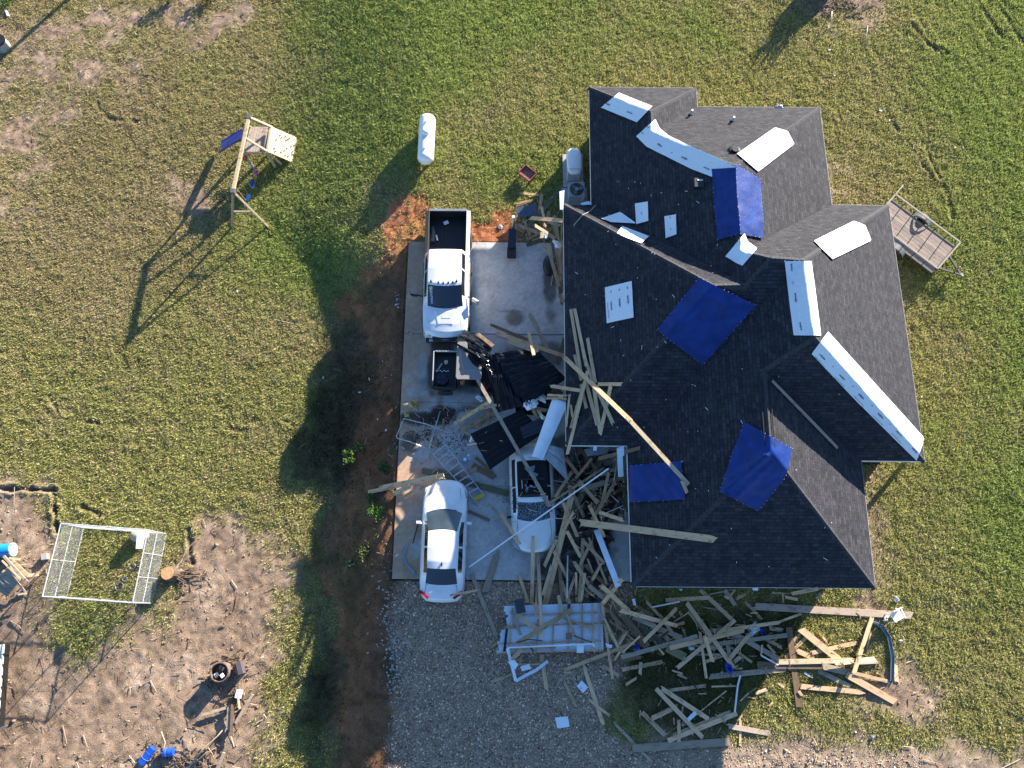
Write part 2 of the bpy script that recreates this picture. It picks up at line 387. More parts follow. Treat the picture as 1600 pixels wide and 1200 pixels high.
def hgt(x, y):
    i = np.clip(((x-XA)/ST), 0, nx-1.001); j = np.clip(((y-YA)/ST), 0, ny-1.001)
    i0 = i.astype(int); j0 = j.astype(int); u = i-i0; v = j-j0
    return h[j0, i0]*(1-u)*(1-v)+h[j0, i0+1]*u*(1-v)+h[j0+1, i0]*(1-u)*v+h[j0+1, i0+1]*u*v
def samp(A, x, y):
    return A[np.clip(((y-YA)/ST).round().astype(int), 0, ny-1), np.clip(((x-XA)/ST).round().astype(int), 0, nx-1)]
# fields running on to the horizon round the detailed patch
rx = np.array([-900, -400, -150, -70, -40, XA+.02, -15, 0, 15, XB-.02, 40, 70, 150, 400, 900.]); ry = np.array([-900, -400, -150, -60, -25, YA+.02, 5, 18, YB-.02, 50, 80, 160, 400, 900.])
vv = []; ff = []
for j in range(len(ry)):
    for i in range(len(rx)):
        onb = (XA-.1 <= rx[i] <= XB+.1) and (YA-.1 <= ry[j] <= YB+.1)
        vv.append((rx[i], ry[j], (zg(rx[i], ry[j])-.12) if onb or abs(rx[i]) < 80 else -1.4 if rx[i] < 0 else -.2))
for j in range(len(ry)-1):
    for i in range(len(rx)-1):
        if XA <= rx[i] and rx[i+1] <= XB and YA <= ry[j] and ry[j+1] <= YB: continue
        a = j*len(rx)+i; ff.append((a, a+1, a+len(rx)+1, a+len(rx)))
mb = MB().add(vv, ff); o = mb.build('field', mat('field_grass', (.15,.14,.055), 1.0, var=.2, scale=.35, c2=(.11,.13,.04), spec=.05, bump=.6, detail=12), None); tag(o, kind='structure')

# ---- concrete slab with stains, joints, cracks
def slab_mat():
    m, n, l, b = nt('stained_concrete')
    tc = n.new('ShaderNodeTexCoord')
    def noise(s, d=5, r=.6):
        z = n.new('ShaderNodeTexNoise'); z.inputs['Scale'].default_value = s; z.inputs['Detail'].default_value = d; z.inputs['Roughness'].default_value = r
        l.new(tc.outputs['Object'], z.inputs['Vector']); return z
    def ramp(src, p0, p1, c0, c1):
        r_ = n.new('ShaderNodeValToRGB'); r_.color_ramp.elements[0].position = p0; r_.color_ramp.elements[1].position = p1
        r_.color_ramp.elements[0].color = (*c0, 1); r_.color_ramp.elements[1].color = (*c1, 1); l.new(src, r_.inputs[0]); return r_
    def mul(a, b_, f=1.):
        x = n.new('ShaderNodeMix'); x.data_type = 'RGBA'; x.blend_type = 'MULTIPLY'; x.inputs[0].default_value = f; l.new(a, x.inputs[6]); l.new(b_, x.inputs[7]); return x.outputs[2]
    va = n.new('ShaderNodeVertexColor'); va.layer_name = 'col'
    c = ramp(noise(.9).outputs['Fac'], .3, .7, (.78,.78,.78), (1.12,1.1,1.08))
    out = mul(va.outputs[0], c.outputs[0])
    out = mul(out, ramp(noise(14, 6, .75).outputs['Fac'], .32, .6, (.78,.76,.74), (1.03,1.03,1.03)).outputs[0], .8)
    out = mul(out, ramp(noise(3.3, 4, .7).outputs['Fac'], .28, .36, (.5,.4,.33), (1,1,1)).outputs[0], .7)
    l.new(out, b.inputs['Base Color']); b.inputs['Roughness'].default_value = .8; b.inputs['Specular IOR Level'].default_value = .25
    return m
SM_ = slab_mat()
def slab_piece(x0, x1, y0, y1, top):
    s = .07; nn, mm = int((x1-x0)/s)+1, int((y1-y0)/s)+1
    X, Y = np.meshgrid(np.linspace(x0, x1, nn), np.linspace(y0, y1, mm))
    w = (fbm(X, Y, .8, 4, 5)-.5)
    c = np.empty(X.shape+(3,)); c[:] = (.50, .49, .47)
    c = lerp(c, (.46,.29,.18), np.clip(sm(1.8, .5, X-x0 + w*2.4)*.9*(x0 < 0), 0, 1))         # clay washed over the west edge
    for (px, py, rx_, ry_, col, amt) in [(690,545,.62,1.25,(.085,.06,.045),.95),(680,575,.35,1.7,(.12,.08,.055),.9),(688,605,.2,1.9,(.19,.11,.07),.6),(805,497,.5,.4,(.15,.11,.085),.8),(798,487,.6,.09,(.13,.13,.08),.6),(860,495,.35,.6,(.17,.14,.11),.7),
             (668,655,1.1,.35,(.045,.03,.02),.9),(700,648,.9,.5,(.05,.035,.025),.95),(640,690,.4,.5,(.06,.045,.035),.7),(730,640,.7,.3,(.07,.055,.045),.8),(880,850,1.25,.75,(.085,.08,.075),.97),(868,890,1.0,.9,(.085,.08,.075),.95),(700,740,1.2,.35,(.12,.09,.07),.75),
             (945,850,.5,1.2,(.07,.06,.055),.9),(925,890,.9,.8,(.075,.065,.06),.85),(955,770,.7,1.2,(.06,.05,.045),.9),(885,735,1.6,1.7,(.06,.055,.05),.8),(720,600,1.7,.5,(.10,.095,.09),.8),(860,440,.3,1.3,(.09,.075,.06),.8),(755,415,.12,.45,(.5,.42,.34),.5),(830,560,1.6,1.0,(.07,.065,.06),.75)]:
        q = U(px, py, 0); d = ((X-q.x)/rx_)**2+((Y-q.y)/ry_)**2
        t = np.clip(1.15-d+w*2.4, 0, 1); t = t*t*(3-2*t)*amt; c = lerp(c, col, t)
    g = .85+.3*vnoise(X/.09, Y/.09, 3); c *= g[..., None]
    Z = np.full(X.shape, top)
    id_ = np.arange(nn*mm).reshape(mm, nn); q = np.stack([id_[:-1,:-1], id_[:-1,1:], id_[1:,1:], id_[1:,:-1]], -1).reshape(-1,4)
    V = np.stack([X, Y, Z], -1).reshape(-1,3); b0 = len(V)
    V = np.vstack([V, [(x0,y0,top),(x1,y0,top),(x1,y1,top),(x0,y1,top),(x0,y0,-.5),(x1,y0,-.5),(x1,y1,-.5),(x0,y1,-.5)]])
    q = np.vstack([q, [(b0,b0+4,b0+5,b0+1),(b0+1,b0+5,b0+6,b0+2),(b0+2,b0+6,b0+7,b0+3),(b0+3,b0+7,b0+4,b0)]])
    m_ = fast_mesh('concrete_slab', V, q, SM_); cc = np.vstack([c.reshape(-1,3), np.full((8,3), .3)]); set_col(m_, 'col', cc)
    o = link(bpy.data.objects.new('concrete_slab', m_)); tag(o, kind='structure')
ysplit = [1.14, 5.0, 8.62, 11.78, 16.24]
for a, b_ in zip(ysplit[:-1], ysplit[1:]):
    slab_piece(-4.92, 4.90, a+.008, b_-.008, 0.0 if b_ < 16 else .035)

# ---- grass blades, leafy clumps, gravel: stuff nobody could count
def stuff_mat(name, rough=.9):
    m, n, l, b = nt(name); va = n.new('ShaderNodeVertexColor'); va.layer_name = 'col'; l.new(va.outputs[0], b.inputs['Base Color'])
    b.inputs['Roughness'].default_value = rough; b.inputs['Specular IOR Level'].default_value = .15
    return m
def blade_mat(name):
    m, n, l, b = nt(name); va = n.new('ShaderNodeVertexColor'); va.layer_name = 'col'; l.new(va.outputs[0], b.inputs['Base Color']); b.inputs['Roughness'].default_value = .7; b.inputs['Specular IOR Level'].default_value = .2
    tr = n.new('ShaderNodeBsdfTranslucent'); l.new(va.outputs[0], tr.inputs[0]); mx = n.new('ShaderNodeMixShader'); mx.inputs[0].default_value = .4
    l.new(b.outputs[0], mx.inputs[1]); l.new(tr.outputs[0], mx.inputs[2]); l.new(mx.outputs[0], n['Material Output'].inputs['Surface']); return m
def scatter(n, x0=XA+.1, x1=XB-.1, y0=YA+.1, y1=YB-.1):
    return RNG.uniform(x0, x1, n), RNG.uniform(y0, y1, n)
NB = 1350000
bx, by = scatter(NB)
keep = (RNG.random(NB) < samp(grassy, bx, by)*(.55+.7*samp(clump, bx, by))*(1-.75*samp(soil_brown, bx, by))*(1-.5*samp(MK['bank_shadow_paint'], bx, by))*(1-.8*samp(MK['finegravel'], bx, by)) + .006) & (samp(grav, bx, by) < .5) & ~samp(under, bx, by)
bx, by = bx[keep], by[keep]; n = len(bx)
gl = samp(green, bx, by)
ang = RNG.uniform(0, 2*np.pi, n); L = (.06+.06*RNG.random(n))*(1+.3*gl); wd = .014+.016*RNG.random(n)
bz = hgt(bx, by)-.01; lean = RNG.uniform(.3, 1.3, n); la = RNG.uniform(0, 2*np.pi, n)
ca, sa = np.cos(ang), np.sin(ang)
V = np.empty((n, 3, 3)); V[:,0,0] = bx-ca*wd; V[:,0,1] = by-sa*wd; V[:,0,2] = bz
V[:,1,0] = bx+ca*wd; V[:,1,1] = by+sa*wd; V[:,1,2] = bz
V[:,2,0] = bx+np.cos(la)*L*lean; V[:,2,1] = by+np.sin(la)*L*lean; V[:,2,2] = bz+L
pal = np.array([(.37,.355,.105),(.29,.335,.08),(.44,.39,.155),(.47,.39,.20)]); palg = np.array([(.27,.335,.08),(.33,.39,.10),(.40,.40,.13),(.22,.27,.065)])
pi_ = RNG.integers(0, 4, n); c = pal[pi_]*(1-gl[:,None])+palg[pi_]*gl[:,None]; c = c*RNG.uniform(.72, 1.4, (n,1)); sg_ = samp(MK['shade_painted_grass'], bx, by)[:,None]; c = c*(1-.7*sg_); db_ = samp(MK['bank_shadow_paint'], bx, by)[:,None]; c = c*(1-.72*db_); dz_ = samp(dryzone, bx, by)[:,None]*.6; c = c*(1-dz_)+np.array((.42,.32,.18))*dz_*RNG.uniform(.7,1.3,(n,1))  # blades in the shadow areas coloured darker to deepen the shade
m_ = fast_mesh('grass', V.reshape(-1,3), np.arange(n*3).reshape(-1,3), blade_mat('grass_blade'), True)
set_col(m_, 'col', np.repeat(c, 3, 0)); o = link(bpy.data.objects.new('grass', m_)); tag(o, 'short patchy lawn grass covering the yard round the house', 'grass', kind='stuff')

def rocks(name, x, y, z, s, col, m_, label, cat):
    n = len(x); base = np.array([(1,0,0),(-.5,.87,0),(-.5,-.87,0),(.1,.1,.75),(0,0,-.5)]); tri = np.array([(0,1,3),(1,2,3),(2,0,3),(1,0,4),(2,1,4),(0,2,4)])
    a = RNG.uniform(0, 2*np.pi, n); st = RNG.uniform(.6, 1.3, (n, 5)); V = np.empty((n,5,3))
    bx_ = base[None,:,0]*st; by_ = base[None,:,1]*st
    V[:,:,0] = x[:,None]+(bx_*np.cos(a)[:,None]-by_*np.sin(a)[:,None])*s[:,None]
    V[:,:,1] = y[:,None]+(bx_*np.sin(a)[:,None]+by_*np.cos(a)[:,None])*s[:,None]
    V[:,:,2] = z[:,None]+base[None,:,2]*s[:,None]*RNG.uniform(.6,1.1,(n,1))
    F = (tri[None]+np.arange(n)[:,None,None]*5).reshape(-1,3)
    q = fast_mesh(name, V.reshape(-1,3), F, m_, True); set_col(q, 'col', np.repeat(col, 5, 0)); o = link(bpy.data.objects.new(name, q)); tag(o, label, cat, kind='stuff'); return o
NG = 140000
x, y = RNG.uniform(-7.5, 16, NG), RNG.uniform(-8, 1.12, NG)
kp = RNG.random(NG) < np.maximum(samp(grav, x, y), .22*samp(MK['finegravel'], x, y)); x, y = x[kp], y[kp]
s = RNG.gamma(3, .0062, len(x))+.009
gp = np.array([(.60,.44,.33),(.40,.29,.21),(.85,.68,.55),(.19,.135,.095),(.52,.34,.21)])
rocks('gravel', x, y, hgt(x, y)+s*.12, s, gp[RNG.integers(0,5,len(x))]*RNG.uniform(.7,1.2,(len(x),1)), stuff_mat('gravel_stone', .85), 'loose grey gravel of the driveway south of the concrete slab', 'gravel')
# pale rubble along the drive's west edge and thrown over the bank
xs = []; ys = []; ss = []
for px, py, r_, k in [(605,960,.35,26),(612,985,.4,34),(618,1010,.35,30),(616,1040,.4,40),(620,1060,.35,30),(610,1075,.4,20),(600,1000,.5,14),(622,470,.22,26),(620,700,.5,20),(600,560,1.0,30),(605,880,.5,22),(590,930,.6,20)]:
    q = G(px, py); xs += list(RNG.normal(q.x, r_*.5, k)); ys += list(RNG.normal(q.y, r_*.8, k)); ss += list(RNG.uniform(.02, .075 if py > 900 else .045, k))
xs, ys, ss = map(np.array, (xs, ys, ss))
rocks('rubble', xs, ys, hgt(xs, ys)+ss*.2, ss, np.tile((.45,.44,.43), (len(xs),1))*RNG.uniform(.7,1.1,(len(xs),1)), stuff_mat('rubble_stone'), 'pale rubble stones along the western edge of the gravel drive', 'rubble')
NC = 15000
x, y = scatter(NC); kp = RNG.random(NC) < np.clip(samp(bare, x, y)*.9+samp(clay, x, y)*.8+samp(soil_brown, x, y)*.5, 0, 1)*(~samp(under, x, y)); x, y = x[kp], y[kp]
s = RNG.gamma(3, .009, len(x))+.012; base = samp(rgb, x, y)
rocks('soil_clods', x, y, hgt(x, y)+s*.1, s, base*RNG.uniform(.7,1.35,(len(x),1)), stuff_mat('clod'), 'scattered clods of dry soil on the bare ground patches', 'soil')
# dead twigs and straw on bare soil
NT_ = 6500
x, y = scatter(NT_); kp = (RNG.random(NT_) < np.clip(samp(bare, x, y)*1.2+.03, 0, 1)) & ~samp(under, x, y) & (samp(grav, x, y) < .3); x, y = x[kp], y[kp]; n = len(x)
a = RNG.uniform(0, np.pi, n); L = RNG.gamma(2, .06, n)+.06; w_ = .007+.006*RNG.random(n); z = hgt(x, y)
V = np.empty((n,4,3)); dx, dy = np.cos(a)*L, np.sin(a)*L; nx_, ny_ = -np.sin(a)*w_, np.cos(a)*w_
for k, (sx, sy) in enumerate(((-1,-1),(1,-1),(1,1),(-1,1))):
    V[:,k,0] = x+dx*sx+nx_*sy; V[:,k,1] = y+dy*sx+ny_*sy; V[:,k,2] = z+.03+.04*RNG.random(n)
tp = np.array([(.40,.33,.24),(.15,.10,.07),(.30,.22,.15),(.08,.05,.04)])
m_ = fast_mesh('twigs', V.reshape(-1,3), np.arange(n*4).reshape(-1,4), stuff_mat('twig')); set_col(m_, 'col', np.repeat(tp[RNG.integers(0,4,n)], 4, 0))
o = link(bpy.data.objects.new('twigs', m_)); tag(o, 'dead twigs and straw littering the bare soil', 'twigs', kind='stuff')
# ================================================================== HOUSE
E_ = 2.8
V_ = dict(A=(3.22,22.55,E_), B=(8.02,22.55,E_), C=(8.02,21.6,E_), D=(13.46,21.6,E_), E=(13.52,16.8,E_), F=(15.95,16.8,E_), G=(16.05,5.73,E_), H=(13.57,5.73,E_),
          I=(13.57,.9,E_), J=(4.47,.87,E_), K=(4.45,6.22,E_), L=(2.06,6.22,E_), M=(2.03,16.7,E_), N=(3.22,16.7,E_),
          R1=(5.61,20.15,4.48), R1s=(5.61,19.2,4.48), R2=(8.36,16.46,6.4), R2s=(8.36,12.9,6.4), X0=(9.25,12.32,7.02), R3=(10.45,12.25,7.0), R3s=(10.55,9.35,7.0),
          T0=(7.29,11.46,6.47), T1=(8.46,11.5,6.47), Y1=(9.02,8.45,5.98), LR=(9.02,5.45,5.98))
# faces: (corner names, downhill eave direction as edge start->end for the shingle courses)
FACES = [(('A','B','R1'),('A','B')), (('B','C','R1s','R1'),('B','C')), (('C','D','R2','R1s'),('C','D')), (('D','E','R2s','R2'),('D','E')),
         (('E','F','R3','X0','R2s'),('E','F')), (('F','G','R3s','R3'),('F','G')), (('G','H','Y1','R3s'),('G','H')), (('H','I','LR','Y1'),('H','I')),
         (('I','J','LR'),('I','J')), (('J','K','R3','R3s','Y1','LR'),('J','K')), (('K','L','T0','T1','X0','R3'),('K','L')), (('L','M','T0'),('L','M')),
         (('M','N','T1','T0'),('M','N')), (('N','A','R1','R1s','R2','R2s','X0','T1'),('N','A'))]
def fan(names):
    """triangulate by ear clipping in plan"""
    idx = list(range(len(names))); P = [V_[k] for k in names]; out = []
    def area(a, b, c): return (b[0]-a[0])*(c[1]-a[1])-(b[1]-a[1])*(c[0]-a[0])
    A = sum(P[i][0]*P[(i+1) % len(P)][1]-P[(i+1) % len(P)][0]*P[i][1] for i in range(len(P))); s = 1 if A > 0 else -1
    while len(idx) > 3:
        best = None
        for k in range(len(idx)):
            i, j, l_ = idx[k-1], idx[k], idx[(k+1) % len(idx)]
            if s*area(P[i], P[j], P[l_]) <= 1e-6: continue
            if any(s*area(P[i],P[j],P[q]) > 1e-7 and s*area(P[j],P[l_],P[q]) > 1e-7 and s*area(P[l_],P[i],P[q]) > 1e-7 for q in idx if q not in (i,j,l_)): continue
            # prefer fat ears
            d = (P[i][0]-P[l_][0])**2+(P[i][1]-P[l_][1])**2
            if best is None or d < best[0]: best = (d, k)
        k = best[1]; i, j, l_ = idx[k-1], idx[k], idx[(k+1) % len(idx)]
        out.append((i,j,l_) if s > 0 else (l_,j,i)); idx.pop(k)
    i, j, l_ = idx; out.append((i,j,l_) if s > 0 else (l_,j,i))
    return out
RT_TRI = []
def shingle_mat():
    m, n, l, b = nt('asphalt_shingles')
    uv = n.new('ShaderNodeUVMap'); uv.uv_map = 'slope'
    def brick(w, h_, off, c1, c2, mortar, ms):
        k = n.new('ShaderNodeTexBrick'); k.offset = off; k.inputs['Scale'].default_value = 1; k.inputs['Brick Width'].default_value = w; k.inputs['Row Height'].default_value = h_
        k.inputs['Mortar Size'].default_value = ms; k.inputs['Mortar Smooth'].default_value = .3; k.inputs['Bias'].default_value = 0
        k.inputs['Color1'].default_value = (*c1,1); k.inputs['Color2'].default_value = (*c2,1); k.inputs['Mortar'].default_value = (*mortar,1)
        l.new(uv.outputs[0], k.inputs['Vector']); return k
    a = brick(.33, .143, .37, (.025,.026,.031), (.043,.043,.050), (.012,.012,.016), .011)
    c = brick(.17, .143, .61, (.62,.62,.64), (1.25,1.22,1.2), (.8,.8,.8), .0)
    x = n.new('ShaderNodeMix'); x.data_type = 'RGBA'; x.blend_type = 'MULTIPLY'; x.inputs[0].default_value = .8; l.new(a.outputs[0], x.inputs[6]); l.new(c.outputs[0], x.inputs[7])
    g = n.new('ShaderNodeTexNoise'); g.inputs['Scale'].default_value = 5; g.inputs['Detail'].default_value = 8; g.inputs['Roughness'].default_value = .8; l.new(uv.outputs[0], g.inputs['Vector'])
    r = n.new('ShaderNodeMapRange'); r.inputs['To Min'].default_value = .62; r.inputs['To Max'].default_value = 1.4; r.inputs['From Min'].default_value = .3; r.inputs['From Max'].default_value = .7; l.new(g.outputs['Fac'], r.inputs['Value'])
    s = n.new('ShaderNodeVectorMath'); s.operation = 'SCALE'; l.new(x.outputs[2], s.inputs[0]); l.new(r.outputs[0], s.inputs['Scale'])
    l.new(s.outputs[0], b.inputs['Base Color']); b.inputs['Roughness'].default_value = .92; b.inputs['Specular IOR Level'].default_value = .25
    # courses step: saw-tooth up the slope
    sp = n.new('ShaderNodeSeparateXYZ'); l.new(uv.outputs[0], sp.inputs[0])
    dv = n.new('ShaderNodeMath'); dv.operation = 'DIVIDE'; dv.inputs[1].default_value = .143; l.new(sp.outputs[1], dv.inputs[0])
    fr = n.new('ShaderNodeMath'); fr.operation = 'FRACT'; l.new(dv.outputs[0], fr.inputs[0])
    iv = n.new('ShaderNodeMath'); iv.operation = 'SUBTRACT'; iv.inputs[0].default_value = 1; l.new(fr.outputs[0], iv.inputs[1])
    ad = n.new('ShaderNodeMath'); ad.operation = 'MULTIPLY_ADD'; ad.inputs[1].default_value = .6; l.new(a.outputs['Fac'], ad.inputs[0]); ad.inputs[1].default_value = -.6; l.new(iv.outputs[0], ad.inputs[2])
    bp = n.new('ShaderNodeBump'); bp.inputs['Strength'].default_value = .55; bp.inputs['Distance'].default_value = .012; l.new(ad.outputs[0], bp.inputs['Height']); l.new(bp.outputs[0], b.inputs['Normal'])
    return m
SHM = shingle_mat()
house = thing('house', 'single storey house under a dark hipped shingle roof patched with tarps', 'house', (8.5, 9.0, 0))
HL = Vector((8.5, 9.0, 0))
def hp(v): return Vector(v)-HL
for names, (e0, e1) in FACES:
    tr = fan(names); P = [Vector(V_[k]) for k in names]
    a, b_ = Vector(V_[e0]), Vector(V_[e1]); u = (b_-a).normalized()
    nrm = None
    for t in tr:
        q = (P[t[1]]-P[t[0]]).cross(P[t[2]]-P[t[0]])
        if q.length > .2: nrm = q.normalized(); break
    v = nrm.cross(u); v = v if v.z > 0 else -v; v.normalize()
    base = len(P)
    vs = [hp(p) for p in P]+[hp(p)-Vector((0,0,.06)) for p in P]
    fs = list(tr)+[tuple(i+base for i in t[::-1]) for t in tr]+[(i, (i+1) % base, base+(i+1) % base, base+i) for i in range(base)]
    ar = sum(P[i].x*P[(i+1)%base].y-P[(i+1)%base].x*P[i].y for i in range(base))
    mbb = MB().add(vs, fs); o = mbb.build('roof_slope', SHM, house)
    uvl = o.data.uv_layers.new(name='slope')
    for lp in o.data.loops:
        w = Vector(o.data.vertices[lp.vertex_index].co)+HL-a; uvl.data[lp.index].uv = (w.dot(u)+a.x*.7+31, w.dot(v)+20)
    for t in tr: RT_TRI.append(tuple(P[i] for i in t))
def roof_z_np(x, y):
    z = np.full(x.shape, -99.0)
    for a, b_, c in RT_TRI:
        d = (b_.x-a.x)*(c.y-a.y)-(c.x-a.x)*(b_.y-a.y)
        if abs(d) < 1e-9: continue
        s = ((x-a.x)*(c.y-a.y)-(c.x-a.x)*(y-a.y))/d; t = ((b_.x-a.x)*(y-a.y)-(x-a.x)*(b_.y-a.y))/d
        ok = (s >= -1e-3) & (t >= -1e-3) & (s+t <= 1.001)
        z = np.where(ok, np.maximum(z, a.z+s*(b_.z-a.z)+t*(c.z-a.z)), z)
    return z
# ridge and hip caps, one bent shingle after another
def capline(p, q):
    p, q = Vector(p), Vector(q); d = q-p; L = d.length; d.normalize(); s = d.cross(Vector((0,0,1))).normalized(); mbb = MB(); n = max(1, int(L/.15))
    for i in range(n):
        a = p+d*(L*i/n); b_ = p+d*(L*(i+1)/n+.01); lift0, lift1 = .020, .010
        drop = .088
        vs = [a+Vector((0,0,lift0)), a+s*.13+Vector((0,0,lift0-drop)), b_+s*.13+Vector((0,0,lift1-drop)), b_+Vector((0,0,lift1)), a-s*.13+Vector((0,0,lift0-drop)), b_-s*.13+Vector((0,0,lift1-drop))]
        mbb.add([hp(v) for v in vs], [(0,1,2,3),(4,0,3,5)])
    return mbb
CAPM = mat('cap_shingle', (.036,.036,.040), .92, var=.35, scale=7)
for a, b_ in [('A','R1'),('B','R1'),('R1','R1s'),('R1s','R2'),('D','R2'),('R2','R2s'),('R2s','X0'),('X0','R3'),('T1','X0'),('T0','T1'),('F','R3'),('R3','R3s'),('G','R3s'),('R3s','Y1'),('LR','I'),('LR','J'),('M','T0'),('L','T0'),('Y1','LR')]:
    capline(V_[a], V_[b_]).build('ridge_cap', CAPM, house)
# ridge vent strips on the lower ridge
for s in (-1, 1):
    MB().bar(hp((9.02+s*.17, 8.1, 5.94)), hp((9.02+s*.17, 5.6, 5.94)), .03, .05).build('ridge_vent', M_black, house)
# eaves: fascia, drip edge; soffits; walls
M_fascia = mat('white_fascia', (.74,.74,.73), .5, var=.06)
M_soffit = mat('soffit', (.6,.6,.58), .6, var=.08)
ring = ['A','B','C','D','E','F','G','H','I','J','K','L','M','N']
pts = [Vector(V_[k]) for k in ring]
def inset(P, d):
    out = []
    for i in range(len(P)):
        a, b_, c = P[i-1], P[i], P[(i+1) % len(P)]
        n1 = Vector((-(b_-a).y, (b_-a).x, 0)).normalized(); n2 = Vector((-(c-b_).y, (c-b_).x, 0)).normalized()
        s = -1  # ring runs clockwise seen from above
        out.append(Vector((b_.x+s*(n1.x+n2.x)*d, b_.y+s*(n1.y+n2.y)*d, b_.z)))
    return out
wallp = inset(pts, .46); fin = inset(pts, -.012); fin2 = inset(pts, .02)
for i in range(len(pts)):
    j = (i+1) % len(pts)
    a, b_, c, d = fin[i], fin[j], fin2[j], fin2[i]
    z0, z1 = 2.60, 2.79
    vs = [Vector((p.x,p.y,z)) for z in (z0,z1) for p in (a,b_,c,d)]
    MB().add([hp(v) for v in vs], [(0,1,2,3),(7,6,5,4),(4,5,1,0),(5,6,2,1),(6,7,3,2),(7,4,0,3)]).build('fascia', M_fascia, house)
    vs = [Vector((p.x,p.y,2.63)) for p in (fin2[i], fin2[j], wallp[j], wallp[i])]+[Vector((p.x,p.y,2.66)) for p in (fin2[i], fin2[j], wallp[j], wallp[i])]
    MB().add([hp(v) for v in vs], [(0,1,2,3),(7,6,5,4),(0,4,5,1),(2,6,7,3)]).build('soffit', M_soffit, house)
def brick_mat():
    m, n, l, b = nt('brick_wall'); tc = n.new('ShaderNodeTexCoord'); k = n.new('ShaderNodeTexBrick'); k.inputs['Scale'].default_value = 1
    mp = n.new('ShaderNodeVectorMath'); sp = n.new('ShaderNodeSeparateXYZ'); cb = n.new('ShaderNodeCombineXYZ'); ad = n.new('ShaderNodeMath'); l.new(tc.outputs['Object'], sp.inputs[0])
    l.new(sp.outputs[0], ad.inputs[0]); l.new(sp.outputs[1], ad.inputs[1]); l.new(ad.outputs[0], cb.inputs[0]); l.new(sp.outputs[2], cb.inputs[1]); l.new(cb.outputs[0], k.inputs['Vector'])
    k.inputs['Brick Width'].default_value = .2; k.inputs['Row Height'].default_value = .067; k.inputs['Mortar Size'].default_value = .008
    k.inputs['Color1'].default_value = (.42,.38,.33,1); k.inputs['Color2'].default_value = (.30,.24,.20,1); k.inputs['Mortar'].default_value = (.5,.48,.45,1)
    l.new(k.outputs[0], b.inputs['Base Color']); b.inputs['Roughness'].default_value = .85
    bp = n.new('ShaderNodeBump'); bp.inputs['Strength'].default_value = .6; bp.inputs['Distance'].default_value = .01; bp.invert = True; l.new(k.outputs['Fac'], bp.inputs['Height']); l.new(bp.outputs[0], b.inputs['Normal'])
    return m
BRM = brick_mat()
for i in range(len(pts)):
    j = (i+1) % len(pts); a, b_ = wallp[i], wallp[j]; L = (b_-a).length; d = (b_-a).normalized(); nn_ = Vector((-d.y, d.x, 0))
    if L < .3: continue
    wins = []
    if L > 4: wins = [L*.28, L*.72]
    if L > 9: wins = [L*.2, L*.5, L*.8]
    cuts = [0]
    for w in wins: cuts += [w-.5, w+.5]
    cuts.append(L); mbb = MB()
    def wb(s0, s1, z0, z1):
        p = a+d*((s0+s1)/2)-nn_*.1; M = Matrix((d, nn_, Vector((0,0,1)))).transposed(); mbb.box(hp((p.x,p.y,(z0+z1)/2)), (s1-s0, .2, z1-z0), M)
    for k in range(0, len(cuts)-1):
        if k % 2 == 0: wb(cuts[k], cuts[k+1], -.3, 2.63)
        else: wb(cuts[k], cuts[k+1], -.3, .95); wb(cuts[k], cuts[k+1], 2.2, 2.63)
    mbb.build('wall', BRM, house)
    for w in wins:
        p = a+d*w-nn_*.05; M = Matrix((d, nn_, Vector((0,0,1)))).transposed()
        fr = MB()
        for (dx, dz, sx, sz) in ((0,.6,1,.06),(0,-.6,1,.06),(-.47,0,.06,1.15),(.47,0,.06,1.15),(0,0,.88,.04)):
            fr.box(hp((p.x+d.x*dx, p.y+d.y*dx, 1.575+dz)), (sx,.07,sz), M)
        fo = fr.build('window', M_fascia, house)
        MB().box(hp((p.x, p.y, 1.575)), (.88,.02,1.14), M).build('pane', M_glass, fo)

# ================================================================== SUPPORT MAP (what things lie on)
HS = .08; HX0, HX1, HY0, HY1 = -12., 20., -8., 26.
hxn, hyn = int((HX1-HX0)/HS), int((HY1-HY0)/HS)
HXg, HYg = np.meshgrid(HX0+(np.arange(hxn)+.5)*HS, HY0+(np.arange(hyn)+.5)*HS)
HM = hgt(HXg, HYg)
HM = np.where((HXg > SLAB[0]) & (HXg < SLAB[1]) & (HYg > SLAB[2]) & (HYg < SLAB[3]), 0.01, HM)
_rz = roof_z_np(HXg, HYg); HM = np.where(_rz > 0, _rz+.02, HM)
def hm_at(x, y):
    i = int((x-HX0)/HS); j = int((y-HY0)/HS)
    if 0 <= i < hxn and 0 <= j < hyn: return float(HM[j, i])
    return zg(x, y)
ROOFV = lambda x, y: float(roof_z_np(np.array([x]), np.array([y]))[0])
def hit(px, py, lift=0., roof=False):
    """first surface the line of sight through this pixel meets"""
    d = ray(px, py); d = d/(-d.z); zs = np.arange(9.0, -2.2, -.02); X = CAMP.x+d.x*(HCAM-zs); Y = CAMP.y+d.y*(HCAM-zs)
    if roof: S = roof_z_np(X, Y); S = np.where(S < 0, -2.1, S)
    else:
        i = np.clip(((X-HX0)/HS).astype(int), 0, hxn-1); j = np.clip(((Y-HY0)/HS).astype(int), 0, hyn-1); S = HM[j, i]
        if X[-1] < HX0 or X[-1] > HX1 or Y[-1] < HY0 or Y[-1] > HY1: return G(px, py, lift)
    k = np.argmax(S+lift >= zs)
    return Vector((X[k], Y[k], zs[k]))
def raise_poly(P, z):
    """record a flat top in the support map (plan polygon)"""
    s = poly_sd(HXg, HYg, P); np.copyto(HM, np.maximum(HM, z), where=s > 0)

